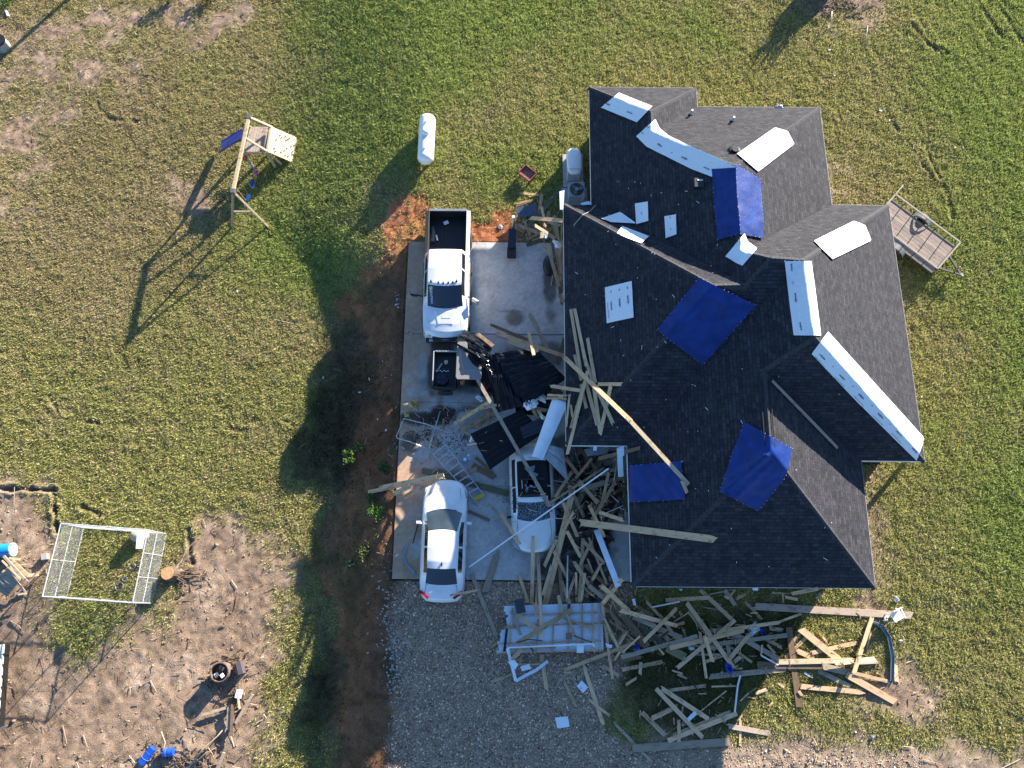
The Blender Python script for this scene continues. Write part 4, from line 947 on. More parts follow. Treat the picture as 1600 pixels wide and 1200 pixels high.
# ---- crushed hatchback under the rubble
hc = U(832,776,.8)
def make_hatch():
    t = thing('hatchback_car', 'crushed white car with smashed glass roof and cracked windscreen under lumber', 'car', (hc.x, hc.y, 0), R(3))
    ST_ = [(-2.12,.50,.46,.60,.30,.66,.68),(-2.02,.72,.66,.72,.50,.77,.79),(-1.8,.86,.80,.80,.62,.85,.88),(-1.4,.91,.86,.88,.66,.93,.97),(-1.0,.92,.88,.94,.68,1.0,1.05),(-.92,.92,.88,.95,.68,1.03,1.06),
           (-.28,.92,.88,.98,.60,1.36,1.38),(-.12,.92,.88,.985,.60,1.42,1.43),(.5,.92,.88,.99,.61,1.46,1.46),(1.2,.92,.88,1.0,.60,1.44,1.44),(1.55,.92,.87,1.0,.58,1.36,1.37),(1.95,.88,.83,1.0,.62,1.12,1.15),(2.1,.80,.74,.92,.60,.95,.97)]
    def win(y, x, z, k):
        ax = abs(x)
        if -.92 < y < -.24 and 9 <= k <= 16: return 'windscreen'
        if -.05 < y < 1.35 and 9 <= k <= 16 and ax < .55: return 'roof_opening'
        if -.66 < y < 1.5 and (k in (6,7) or k in (18,17)) and z > 1.02 and not (.30 < y < .38): return f'side_window#{x>0}{y>.34}'
    m, n, l, b = nt('cracked_glass'); tcn = n.new('ShaderNodeTexCoord'); vo = n.new('ShaderNodeTexVoronoi'); vo.feature = 'DISTANCE_TO_EDGE'; vo.inputs['Scale'].default_value = 9
    nz = n.new('ShaderNodeTexNoise'); nz.inputs['Scale'].default_value = 4; l.new(tcn.outputs['Object'], nz.inputs['Vector']); l.new(tcn.outputs['Object'], vo.inputs['Vector'])
    r_ = n.new('ShaderNodeValToRGB'); r_.color_ramp.elements[0].color = (.30,.38,.42,1); r_.color_ramp.elements[1].color = (.02,.035,.045,1); r_.color_ramp.elements[1].position = .06; l.new(vo.outputs['Distance'], r_.inputs[0])
    l.new(r_.outputs[0], b.inputs['Base Color']); b.inputs['Roughness'].default_value = .12
    car_shell(t, ST_, win, M_truck, 90, wheel=(-1.30, 1.30), bulge=lambda y: float(np.interp(y, [-2.1,-1.6,-.92,-.2,.5,1.9], [-.12,-.06,-.14,-.06,0,.1])), glass={'windscreen': m, 'roof_opening': M_dark, 'side_window': M_dark})
    for sx in (-1,1):
        for wy in (-1.30,1.30): wheel_part(t, sx*.80, wy)
        MB().add([(sx*.60,-2.05,.76),(sx*.74,-1.92,.80),(sx*.88,-1.66,.86),(sx*.905,-1.7,.78),(sx*.84,-1.98,.68),(sx*.62,-2.12,.66)], [(0,1,2,3,4,5)]).build('headlight', mat('headlight_lens', (.35,.38,.42), .1, .4), t)
        seam(t, [(sx*.66,-.98,1.02),(sx*.70,-1.5,.94),(sx*.62,-1.9,.85)], 'bonnet_seam')
    mm = MB().box((-1.0,-.82,1.03),(.16,.12,.13)); mm.bar((-.86,-.8,1.0),(-.96,-.82,1.0),.05,.04); mm.build('mirror', M_black, t, bevel=.02)
    for k in range(5):
        MB().add([(random.uniform(-.4,.4),random.uniform(.0,1.2),1.475) for _ in range(3)], [(0,1,2)]).build('glass_shard', mat('shard', (.16,.2,.3), .1), t)
    MB().bar((-.5,-.05,1.47),(.5,-.02,1.47),.10,.03).build('roof_rail', M_black, t); MB().bar((-.5,.62,1.48),(.5,.62,1.48),.08,.03).build('roof_rail', M_black, t)
    MB().box((0,-2.16,.58),(.9,.06,.14)).build('grille', M_black, t)
    return t
hat = make_hatch(); raise_poly([(hc.x-.85,hc.y-1.9),(hc.x+.85,hc.y-1.9),(hc.x+.85,hc.y+2.0),(hc.x-.85,hc.y+2.0)], 1.10); raise_poly([(hc.x-.75,hc.y-.95),(hc.x+.75,hc.y-.95),(hc.x+.75,hc.y-.1),(hc.x-.75,hc.y-.1)], 1.34)
raise_poly([(hc.x-.62,hc.y-.1),(hc.x+.62,hc.y-.1),(hc.x+.62,hc.y+1.9),(hc.x-.62,hc.y+1.9)], 1.48)

# ---- side-by-side utility vehicle
uc = U(718,580,.9)
t = thing('utility_vehicle', 'black side by side utility vehicle with cargo tray and grey beige canopy', 'utility vehicle', (uc.x, uc.y, 0), 0)
def ub(name, c, s, m, bv=.02, par=None): return MB().box(c, s).build(name, m, par or t, bevel=bv)
ub('cargo_floor', (-.62,0,.82), (.95,1.55,.05), M_black)
for nm, c, s in (('cargo_wall',(-.62,.79,.96),(1.0,.06,.32)),('cargo_wall',(-.62,-.79,.96),(1.0,.06,.32)),('cargo_wall',(-1.1,0,.96),(.06,1.62,.32)),('cargo_wall',(-.13,0,.96),(.06,1.55,.32))): ub(nm, c, s, M_black)
ub('tray_rail', (-.62,.80,1.135), (1.02,.04,.03), M_alum); ub('tray_rail', (-1.11,.15,1.135), (.04,1.30,.03), M_alum)
for i in range(7): ub('rail_clip', (-1.0+i*.13,.83,1.15), (.07,.03,.02), M_alum, .005)
ub('chassis', (.15,0,.45), (2.6,1.1,.22), M_black); ub('hood', (1.25,0,.85), (.8,1.35,.35), M_black, .08); ub('seat', (.25,0,.85), (.5,1.3,.16), M_black, .05); ub('seat_back', (.02,0,1.1), (.12,1.3,.5), M_black, .05)
for x in (0.0, .95):
    for y in (-.68,.68): MB().tube([(x,y,.6),(x,y*.97,1.86)], .03, 6).build('roll_bar', M_black, t)
canopy = [(-.06,.90),(-.02,.98),(.28,.98),(.36,.92),(.38,.60),(.42,.30),(.62,.0),(.80,-.12),(.98,-.10),(.98,-.62),(.90,-.66),(-.02,-.66),(-.08,-.55)]
M_can = mat('grey_beige_plastic', (.23,.21,.19), .5, var=.06)
MB().prism(canopy, 1.88, 1.94).build('canopy', M_can, t, bevel=.015)
MB().tube([(.12,.62,1.95),(.12,.2,1.95),(.26,-.28,1.95),(.72,-.30,1.95)], .012, 4).build('canopy_rib', mat('rib_light', (.4,.38,.36), .5), t)
MB().prism([(.37,.86),(.98,.86),(.98,-.12),(.80,-.11),(.62,.01),(.42,.31)], 1.76, 1.80).build('windscreen_panel', M_black, t)
for x in (-.62,1.2):
    for y in (-.72,.72): wheel_part(t, x, y, .32, .26) if False else MB().tube([(x,y-.13,.32),(x,y+.13,.32)], .32, 18).build('wheel', M_rubber, t)
raise_poly([(uc.x-1.1,uc.y-.8),(uc.x+0,uc.y-.8),(uc.x+0,uc.y+.8),(uc.x-1.1,uc.y+.8)], 1.12); raise_poly([(uc.x,uc.y-.7),(uc.x+1.6,uc.y-.7),(uc.x+1.6,uc.y+.9),(uc.x,uc.y+.9)], 1.9)
q = U(697,566,.95); obj1(MB().tube([(q.x,q.y,.86),(q.x,q.y,1.0)], .085, 14), 'paint_tin', mat('tin_lid', (.55,.42,.33), .4), 'small round tin standing in the cargo tray of the utility vehicle', 'tin')
obj1(MB().bar((uc.x-.98,uc.y-.05,.92),(uc.x-.75,uc.y+.32,.95),.07,.05), 'hand_tool', M_steel, 'grey hand tool leaning in the cargo tray', 'tool')
bg = MB()
for i in range(5): 
    a = i/5*6.28; bg.box((uc.x-.72+.14*math.cos(a), uc.y-.42+.12*math.sin(a), .95), (.25,.22,.18), Matrix.Rotation(a,3,'Z'))
obj1(bg, 'tool_bag', mat('dark_blue_bag', (.015,.02,.04), .8, bump=.4), 'dark blue bag slumped in the cargo tray', 'bag', bevel=.04)
sh = MB()
for i in range(7): sh.box((uc.x-1.0+i*.085, uc.y+.0+random.uniform(-.04,.04), .90), (.04,.05,.03), Matrix.Rotation(random.random()*3,3,'Z'))
tag(obj1(sh, 'litter', M_paper, 'row of small white scraps in the cargo tray', 'litter'), kind='stuff')
# ================================================================== FALLEN METAL SHEETS AND WALL PANEL
def metal_black():
    m, n, l, b = nt('black_painted_steel'); tc = n.new('ShaderNodeTexCoord'); z = n.new('ShaderNodeTexNoise'); z.inputs['Scale'].default_value = 3; z.inputs['Detail'].default_value = 6; l.new(tc.outputs['Object'], z.inputs['Vector'])
    r_ = n.new('ShaderNodeMapRange'); r_.inputs['To Min'].default_value = .14; r_.inputs['To Max'].default_value = .42; l.new(z.outputs['Fac'], r_.inputs['Value']); l.new(r_.outputs[0], b.inputs['Roughness'])
    b.inputs['Base Color'].default_value = (.006,.007,.010,1); b.inputs['Specular IOR Level'].default_value = .7; b.inputs['Metallic'].default_value = .15; return m
MBK = metal_black()
MBD = mat('dull_black_steel', (.006,.007,.010), .42, .0, var=.3, scale=3, spec=.22)
def sheet_metal(name, label, cat, quad, zs, ribs, m, crumple=.05, arch=0., group=None, nv=26, rib_h=.03, seed=1, twist=None):
    """ribbed steel sheet: quad in photo px (a,b along ribs; d,c other side), heights zs at corners"""
    P = []; nu = ribs*8
    for i in range(nu+1):
        row = []; u = i/nu; ph = (u*ribs) % 1.0; rh = rib_h if ph < .16 else (rib_h*.35 if .5 < ph < .56 else 0)
        for j in range(nv+1):
            v = j/nv
            px = (quad[0][0]*(1-u)+quad[3][0]*u)*(1-v)+(quad[1][0]*(1-u)+quad[2][0]*u)*v; py = (quad[0][1]*(1-u)+quad[3][1]*u)*(1-v)+(quad[1][1]*(1-u)+quad[2][1]*u)*v
            z = (zs[0]*(1-u)+zs[3]*u)*(1-v)+(zs[1]*(1-u)+zs[2]*u)*v + arch*math.sin(math.pi*v)*math.sin(math.pi*(.2+.8*u))
            q = U(px, py, z); z2 = z+rh+crumple*(float(fbm(np.array([u*3+seed]), np.array([v*2.2]), .6, 3, seed)[0])-.5)*2
            row.append(Vector((q.x, q.y, z2)))
        P.append(row)
    c = P[nu//2][nv//2].copy(); c.z = min(p.z for r in P for p in r)
    o = MB().grid([[v-c for v in r] for r in P], .003).build(name, m, None); o.location = c
    cs = [P[0][0], P[0][-1], P[-1][-1], P[-1][0]]
    s = poly_sd(HXg, HYg, [(p.x, p.y) for p in cs]); zc = np.mean([p.z for p in cs])
    ins = s > 0
    if ins.any():
        xs, ys = HXg[ins], HYg[ins]; A = np.array([[p.x, p.y, 1] for r in P[::8] for p in r[::6]]); Z = np.array([p.z for r in P[::8] for p in r[::6]]); k, *_ = np.linalg.lstsq(A, Z, rcond=None)
        HM[ins] = np.maximum(HM[ins], k[0]*xs+k[1]*ys+k[2]+.03)
    return tag(o, label, cat, group)
BG = 'black metal roofing sheets from the collapsed carport'
sheet_metal('metal_sheet', 'torn black roofing sheet curling up over the truck bumper with bright glints', 'roofing sheet', [(726,514),(770,541),(764,557),(712,533)], (1.15,2.0,2.35,1.5), 4, MBK, .16, .12, BG, seed=3)
sheet_metal('metal_sheet', 'crumpled black roofing sheet beside the utility vehicle canopy', 'roofing sheet', [(706,534),(760,556),(772,590),(740,560)], (1.95,2.2,2.1,1.97), 4, MBK, .13, .05, BG, seed=9)
sheet_metal('metal_sheet', 'largest black ribbed roofing sheet, fanned out beside the house eave', 'roofing sheet', [(772,552),(838,545),(886,592),(822,634)], (2.2,2.3,2.1,1.9), 9, MBD, .10, .10, BG, seed=14)
sheet_metal('metal_sheet', 'long black roofing sheet hanging down from the utility vehicle to the lumber pile', 'roofing sheet', [(757,556),(775,645),(825,632),(800,550)], (2.1,1.35,1.7,2.2), 5, MBD, .12, .05, BG, seed=22)
sheet_metal('metal_sheet', 'crumpled black roofing sheet buried under the largest fanned sheet', 'roofing sheet', [(748,548),(772,600),(840,640),(872,610)], (1.5,1.2,1.4,1.7), 6, MBD, .22, .15, BG, seed=57)
sheet_metal('metal_sheet', 'dark folded roofing sheet filling the gap above the white siding panel', 'roofing sheet', [(800,600),(806,646),(862,652),(880,600)], (1.6,1.2,1.3,1.7), 5, MBD, .20, .05, BG, seed=63)
sheet_metal('metal_sheet', 'flat black roofing sheet lying left of the crushed car', 'roofing sheet', [(735,678),(815,640),(850,676),(766,734)], (1.15,1.5,1.65,1.25), 7, MBD, .06, .06, BG, seed=31)
sheet_metal('metal_sheet', 'short black roofing offcut lying across the flat black sheet', 'roofing sheet', [(812,668),(850,650),(856,672),(818,686)], (1.55,1.75,1.75,1.62), 3, mat('blue_black_steel', (.02,.025,.04), .35, .2), .02, .02, BG, seed=41)
def sheet_plain(name, label, cat, quad, zs, m, arch=0., crumple=.02, n=(10,16), group=None, crease=None):
    P = []
    for i in range(n[0]+1):
        u = i/n[0]; row = []
        for j in range(n[1]+1):
            v = j/n[1]; px = (quad[0][0]*(1-u)+quad[3][0]*u)*(1-v)+(quad[1][0]*(1-u)+quad[2][0]*u)*v; py = (quad[0][1]*(1-u)+quad[3][1]*u)*(1-v)+(quad[1][1]*(1-u)+quad[2][1]*u)*v
            z = (zs[0]*(1-u)+zs[3]*u)*(1-v)+(zs[1]*(1-u)+zs[2]*u)*v; q = U(px, py, z)
            z += arch*math.sin(math.pi*u)+crumple*(float(fbm(np.array([u*4.0+quad[0][0]]), np.array([v*4.0]), .8, 2, 2)[0])-.5)
            if crease is not None: z -= .07*math.exp(-((v-crease)/.03)**2)
            row.append(Vector((q.x, q.y, z)))
        P.append(row)
    c = P[n[0]//2][n[1]//2].copy(); c.z = min(p.z for r in P for p in r)
    o = MB().grid([[v-c for v in r] for r in P], .006).build(name, m, None, smooth=True); o.location = c; return tag(o, label, cat, group)
sheet_plain('siding_sheet', 'long tapering white metal panel leaning over the crushed car', 'metal panel', [(863,623),(831,713),(848,719),(887,631)], (2.55,2.15,2.2,2.75), M_siding, .10, .02, (10,24))
sheet_plain('bent_metal_sheet', 'creased grey white sheet bent over the side of the crushed car', 'metal panel', [(860,696),(852,716),(888,754),(880,702)], (1.85,1.75,1.2,1.55), mat('grey_white_panel', (.36,.40,.42), .5, var=.15, scale=5), .10, .05, (12,18), crease=.42)
sheet_plain('grey_sheet', 'dull grey panel under the house eave above the rubble', 'panel', [(912,702),(918,713),(945,710),(955,697)], (1.5,1.4,1.5,1.6), mat('dull_grey_panel', (.13,.15,.19), .5, var=.2), .03)
sheet_plain('dark_window', 'dark window sash lying beside the smoker grill', 'window', [(807,324),(810,341),(838,335),(838,318)], (.42,.40,.42,.45), mat('tinted_pane', (.07,.085,.13), .15, var=.15), 0, 0)

# white siding wall panel
t0 = G(786,946); PC = [(783,947,.42),(941,942,.40),(943,1017,.36),(777,1021,.38)]
c = U(860,982,.4); wp = thing('wall_panel', 'fallen white sided wall panel with pine battens lying on the gravel', 'wall panel', (c.x, c.y, 0))
def wpt(u, v, dz=0):
    a = [(PC[0][k]*(1-u)+PC[1][k]*u)*(1-v)+(PC[3][k]*(1-u)+PC[2][k]*u)*v for k in range(3)]; q = U(a[0], a[1], a[2]); return Vector((q.x-c.x, q.y-c.y, a[2]+dz))
out = [(.02,0),(1,0),(1,1),(0,1),(-.005,.62),(.01,.50),(.06,.44),(.075,.28),(.045,.16)]
nsl = 16; mb = MB()
for k in range(nsl):
    v0, v1 = k/nsl, (k+1)/nsl; u0 = 0.0 if v0 > .5 else (.065 if .18 < v0 < .45 else .03); u0 += random.uniform(-.01,.02)
    a, b_, d, e = wpt(u0,v0,.0), wpt(1,v0,.0), wpt(1,v1,-.0), wpt(u0,v1,-.0); off = .018
    o_ = MB().add([a+Vector((0,0,off)), b_+Vector((0,0,off)), d, e, a-Vector((0,0,.02)), b_-Vector((0,0,.02)), d-Vector((0,0,.02)), e-Vector((0,0,.02))], [(0,3,2,1),(4,5,6,7),(0,1,5,4),(2,3,7,6),(1,2,6,5),(3,0,4,7)])
    o_.build('siding_board', M_siding, wp)
for v, u0, u1 in ((.20,.22,.97),(.43,.02,1.0),(.46,.0,.2),(.80,.0,.98),(.985,.0,1.0),(.90,.12,.55)):
    MB().bar(wpt(u0,v,.04), wpt(u1,v,.04), .055, .04).build('batten', WOOD['t'], wp)
for u, v0, v1 in ((.115,.05,.95),(.37,.30,.98),(.52,.42,.98),(.665,.02,.98),(.80,.0,.98),(.90,.0,.98),(.965,.0,1.0)):
    MB().bar(wpt(u,v0,.075), wpt(u,v1,.075), .055, .04).build('stud', WOOD['t'], wp)
raise_poly([tuple((wpt(u,v)+Vector((c.x,c.y,0)))[:2]) for u, v in ((0,0),(1,0),(1,1),(0,1))], .50)

def at(px, py, lift=.0): return hit(px, py, lift)
def lay_flat(name, label, cat, pts, m, z=.03, thick=.02, group=None, lift=.03):
    P = [hit(x, y, lift) for x, y in pts]; zz = max(p.z for p in P); P = [U(x, y, zz) for x, y in pts]
    cx = sum(p.x for p in P)/len(P); cy = sum(p.y for p in P)/len(P); P = [(p.x-cx, p.y-cy) for p in P]
    if sum(P[i-1][0]*P[i][1]-P[i][0]*P[i-1][1] for i in range(len(P))) < 0: P = P[::-1]
    o = MB().prism(P, 0, thick).build(name, m); o.location = (cx, cy, zz); return tag(o, label, cat, group)
def tubes(name, label, cat, lines, r, m, lift=.05, group=None, w=None):
    P = []; 
    for ln in lines: P.append([hit(x, y, lift) for x, y in ln])
    c = P[0][0].copy(); mb_ = MB()
    for ln in P:
        if w:
            for a, b_ in zip(ln[:-1], ln[1:]): mb_.bar(a-c, b_-c, w, .02)
        else: mb_.tube([p-c for p in ln], r, 6)
    o = mb_.build(name, m); o.location = c; return tag(o, label, cat, group)

# ================================================================== LUMBER
for (px, py, rx, ry, hh) in ((918,790,1.5,2.3,.95),(925,870,1.3,1.8,.55),(962,760,.7,1.6,.7),(985,965,1.6,1.4,.35),(858,411,.5,.8,.55)):
    q = U(px, py, hh*.5); d_ = ((HXg-q.x)/rx)**2+((HYg-q.y)/ry)**2; m_ = (d_ < 1) & (HM < 2.0); HM[m_] = np.maximum(HM[m_], hh*(1-d_[m_]))
LUM = []   # (cluster, x1,y1,x2,y2,width px,tone)
def L_(cluster, ox, oy, s, rows):
    for r in rows.strip().split('\n'):
        v = r.split(); x1, y1, x2, y2, w = [float(q) for q in v[:5]]; LUM.append((cluster, ox+x1*s, oy+y1*s, ox+x2*s, oy+y2*s, max(1.6, w*s), v[5]))
L_('ac', 760, 250, .1125, """
385 610 680 545 28 t
470 455 735 485 38 p
770 465 735 720 50 t
870 700 880 760 28 t
905 860 985 1060 55 t
640 1120 740 1075 22 p
520 1010 430 950 25 t
560 1180 860 1090 50 b
400 910 830 1020 78 g
860 1030 960 1120 34 p
610 800 1060 840 60 t
1250 170 580 915 74 o
1045 860 1040 1150 22 p""")
L_('ac2', 0, 0, 1, """
812 352 842 364 5 t
838 340 874 352 5 g
826 372 862 356 4.5 b
846 322 852 350 4 t
858 330 846 372 5 b
806 322 836 312 3.5 b
866 338 872 372 5 t
818 342 830 372 4 b
836 352 868 372 5 t
846 382 862 398 4 t
862 376 868 410 4 b
870 396 876 440 3.5 t
858 400 872 430 4.5 g
872 440 878 476 3.5 b""")
L_('eave', 760, 370, .1125, """
1050 100 1050 520 28 t
950 400 1050 580 45 t
1040 590 1030 790 60 b
920 540 895 680 14 t
1015 800 1070 900 48 b
1040 60 975 380 66 t
840 90 1010 690 46 t
1020 280 1040 500 20 t""")
L_('slabtop', 720, 490, .1125, """
960 5 1190 460 60 g
640 380 1060 520 62 g
410 150 930 360 42 b
230 275 450 450 50 b
1440 340 1350 700 56 b
1270 1060 1420 1110 50 o
1200 1130 1470 1140 30 p
1200 1165 1470 1185 22 t
495 268 1435 588 60 p
945 255 1015 575 42 t""")
L_('slabfan', 600, 600, .1125, """
1230 290 1320 310 30 t
1110 655 1190 710 22 p
1060 745 1170 735 44 o
1320 610 1540 470 20 p
1140 850 1280 825 18 p
1290 600 1480 330 52 t
1140 390 1560 290 36 t
975 555 1460 250 50 p
1070 640 1520 400 50 p
1440 380 1440 560 42 t
825 480 820 650 34 t""")
L_('carside', 700, 610, .1125, """
340 1040 650 1210 80 b
380 930 620 1140 34 b
215 1165 400 1080 50 t
1060 215 1370 280 52 t
1165 240 1230 360 44 p
1250 270 1320 390 46 p
1400 60 1600 80 32 p
1360 110 1600 110 28 t""")
L_('westpile', 0, 0, 1, """
660 735 794 771 9 o
632 777 690 744 7 t
575 769 681 746 6 p
592 762 693 742 6 t
616 771 640 760 7 y""")
L_('slabsouth', 0, 0, 1, """
731 798 765 813 4.5 b
783 803 812 850 5 t
737 897 775 993 6 g
776 868 758 925 10 g
720 929 746 922 3 p
811 900 827 943 5 p
703 930 745 922 2.5 p""")
L_('heap', 840, 670, .1, """
430 280 480 800 42 b
1330 860 1390 1300 50 o
1210 1000 1360 1440 26 b
870 950 1010 1420 60 b
570 290 690 680 14 g
700 500 400 860 20 d
300 850 700 900 24 d
520 400 560 900 30 d
800 1050 1300 1150 30 d
1050 700 1300 1200 26 d
740 480 1010 430 40 b
950 700 1010 1100 34 b
680 700 190 1140 45 b
1000 450 345 1690 88 o
1380 900 850 1190 46 b
1360 745 745 930 78 g
1600 300 950 465 60 b
1250 470 1180 960 13 p
1230 470 1165 515 34 p
1020 620 180 1165 34 p
0 870 150 1200 34 g""")
L_('heap', 800, 840, .1, """
1000 450 1400 900 60 d
1140 420 1480 760 58 b
900 500 1400 1000 50 d
1180 330 1300 640 28 t
1100 740 1280 920 16 p
820 460 1010 600 30 b
740 560 760 1000 44 b
390 700 370 1200 28 t
500 700 480 900 30 d
900 900 880 1200 40 d
710 50 790 1010 52 t
690 30 505 450 50 t
980 610 850 1000 42 t
1000 550 1010 1010 34 p
1110 10 1060 1010 54 p
1200 0 1480 720 32 p
330 -20 310 1030 54 t
405 215 465 1560 48 p
120 610 250 1020 44 p
945 -720 520 1040 88 t""")
L_('heap', 0, 0, 1, """
884 716 904 742 5 t
893 738 868 776 5 p
905 700 932 733 5 b
925 716 899 748 4 t
938 742 972 728 5 t
951 738 940 792 4.5 p
962 752 925 812 5 t
968 778 946 826 4 b
905 752 934 786 5.5 t
889 760 912 806 5 b
880 786 902 838 5 t
921 790 944 838 5 p
936 800 972 812 5 t
912 846 944 880 5 t
886 830 908 872 5 p
866 862 886 902 4.5 t
924 846 902 892 4.5 t
946 862 958 908 5 b
898 880 926 922 5.5 t
862 884 848 930 4.5 p
914 896 908 938 4 p
876 905 890 942 5 t
930 892 916 934 5 b
940 880 926 906 4 p
896 800 880 830 4 t""")
L_('heap2', 0, 0, 1, """
946 930 992 975 6 t
950 948 985 1005 5 t
968 940 1010 985 6 b
1000 955 1045 1000 6 g
948 985 975 1020 4.5 p
975 985 1002 1022 5 t
1010 940 1040 972 4 p
1015 1000 1050 985 4.5 t
990 1000 1022 1020 4 b
1030 960 1062 1005 5 t
1075 955 1098 985 4 p
1085 1000 1128 1012 5 t
1120 975 1160 1005 5 g
1140 1010 1175 1035 4 t
1100 1035 1140 1020 4.5 p
1165 940 1190 968 4.5 t
1190 995 1222 1012 5 t
1205 1030 1240 1048 4.5 p""")
L_('panel', 760, 930, .125, """
310 200 430 500 34 g
370 240 650 440 50 t
970 290 1340 420 30 t
600 100 625 280 22 t
900 0 960 280 40 t
390 600 1070 180 56 t
330 790 440 670 52 t""")
L_('gravel', 0, 0, 1, """
880 1062 901 1105 4 t
846 1022 854 1077 5.5 p
810 1038 847 1038 2.6 p
812 1037 816 1022 3 p
902 1021 902 1034 3 t
767 1066 800 1053 4 t
766 1012 776 1005 4 t
881 1051 893 1051 3 p
941 1040 966 1055 5 t
912 1041 942 1130 5.5 p
920 1093 953 1119 4 p
881 1047 992 1004 5 t
941 942 957 1061 4 t
943 966 966 1012 4 p
790 1108 808 1107 2.5 t
776 985 790 975 4 b""")
L_('bundle', 920, 900, .1, """
550 600 1200 1100 115 o
350 400 900 1100 60 b
0 150 240 345 62 g
200 190 930 1110 92 b
240 700 500 1050 40 b
400 950 640 960 40 b
250 480 600 830 16 g
320 700 560 870 16 p
600 920 710 1000 16 p
680 640 1050 800 58 g
1120 830 1450 960 66 g
430 280 1000 620 52 b
960 900 1080 1080 50 d
1250 860 1100 980 30 d
550 890 450 1040 20 p
600 860 480 1060 34 p
240 660 460 1110 34 p
520 50 220 430 56 t
210 165 620 540 60 p
1320 720 1580 560 14 p
1300 620 1350 650 32 t
1410 550 1450 610 40 t
1460 800 1515 940 32 t
1390 760 1500 725 46 t
510 540 1390 780 60 p
1370 510 860 1020 50 p
800 940 530 1190 22 p""")
L_('lawn', 920, 1000, .1, """
400 330 810 262 60 b
490 180 400 320 26 t
500 275 1700 -60 62 g
520 465 1140 345 55 p
815 345 800 540 46 p
590 700 750 590 34 p
1100 140 1180 230 30 t
1300 470 1450 530 20 t
1390 540 1530 600 30 t""")
L_('star', 1040, 910, .125, """
470 310 780 360 12 g
870 350 1040 510 42 d
640 510 720 550 24 d
390 905 690 900 24 g
560 800 630 840 50 g
340 790 440 800 26 p
770 740 800 900 46 g
470 612 740 590 44 g
870 530 1000 540 20 p
1300 570 1470 600 46 g
20 820 250 940 88 o
870 650 1420 960 58 g
640 770 1520 660 48 g
550 1180 1500 1085 58 g
870 1080 960 1075 22 p
850 1000 940 930 44 p
1275 770 1360 880 20 p
1210 780 1195 910 18 p
80 1100 210 1140 20 t
1420 500 1600 430 20 p
430 90 835 470 48 p
0 222 560 190 46 p
550 150 850 88 12 k
740 95 875 290 48 k
820 160 870 90 24 t
740 170 790 200 34 t
895 200 1000 145 36 p
1000 395 1080 430 16 t
1060 385 1150 380 12 p
1040 660 815 940 46 p
430 620 510 1200 30 p
870 470 145 1070 46 p
265 255 860 1075 50 p
720 600 1420 500 42 p
60 820 985 598 50 p
490 670 590 990 40 p""")
L_('east', 1180, 910, .1625, """
350 110 600 62 30 t
160 98 330 110 16 p
270 110 268 200 18 p
290 140 410 165 26 p
632 105 590 162 30 k
230 380 440 303 20 p
620 490 692 575 18 p
1112 490 1075 640 12 p
1350 790 1362 960 34 p
120 600 190 680 20 t
220 970 280 1010 16 p
10 1070 110 1030 30 y
440 480 365 570 24 p
500 520 290 730 30 p
410 660 570 730 44 p
540 680 980 580 34 p
440 450 800 740 60 p
325 430 425 1200 54 b
20 795 650 800 60 b
228 765 945 750 44 y
780 775 1160 735 40 y
950 780 1185 768 20 k
605 850 915 1000 40 g
650 805 930 875 56 g
880 885 1350 1150 58 t
950 870 1290 955 30 t
440 1000 1018 1055 42 p
420 1045 450 1090 26 p
-1 230 1510 318 62 k
1125 335 948 880 36 p
145 1190 165 1150 12 p""")
L_('south', 960, 1050, .1625, """
1360 205 1460 170 22 y
1210 280 1295 200 10 p
1280 240 1360 255 10 p
1490 330 1525 290 14 p
0 490 355 862 26 g
175 735 1110 672 62 g
265 388 490 612 38 t
660 330 640 440 12 p
1080 180 650 520 12 p
510 180 880 132 28 p
935 140 1170 135 14 p
560 612 1120 380 30 p
1180 398 515 662 38 p
360 448 605 330 40 p
620 460 622 670 28 p
455 158 905 452 38 p
400 160 850 632 38 p
570 430 576 505 10 p
690 20 850 240 10 d
1212 460 1210 710 20 p
1180 470 1230 410 14 t
1095 520 1495 592 42 k
110 122 210 60 22 p""")
L_('roofmid', 800, 460, .2, """
490 470 540 670 22 p
560 470 640 700 26 p
460 860 472 960 16 p
450 780 423 1035 16 p
500 870 515 960 14 p
540 700 582 888 24 p
460 115 548 665 24 p
490 110 582 560 25 p
590 340 652 690 26 p
770 720 688 1090 28 p
670 700 857 700 28 p
310 715 545 752 28 p
640 720 690 1080 28 p
580 690 667 1020 28 p
655 720 790 1008 28 p
565 690 460 1045 24 p
590 600 432 1250 26 p""")
L_('rooflong', 0, 0, 1, """
882 558 985 657 6.5 p
980 652 1076 757 6.5 y
1066 752 1074 770 5 p
906 816 1112 842 9.5 p
1207 595 1309 700 4.6 g
746 593 860 792 5.5 g
886 960 903 1003 3 t""")
CNAME = {'ac2':'in the scrap pile above the slab corner', 'ac':'beside the air conditioner', 'eave':'jammed along the western eave above the slab', 'slabtop':'on the slab just below the truck', 'slabfan':'in the fan left of the black sheets',
 'carside':'around the crushed car roof', 'westpile':'at the nose of the parked saloon', 'slabsouth':'on the southern slab edge', 'heap':'in the heap right of the crushed car', 'heap2':'filling the pile south of the eave', 'panel':'on the white wall panel',
 'gravel':'on the gravel around the wall panel', 'bundle':'in the tangle right of the wall panel', 'lawn':'on dark grass south of the tangle', 'star':'in the star pile below the roof', 'east':'on the eastern lawn pile',
 'south':'in the southern lawn pile', 'roofmid':'in the bunch on the western roof edge', 'rooflong':'reaching across the roof area'}
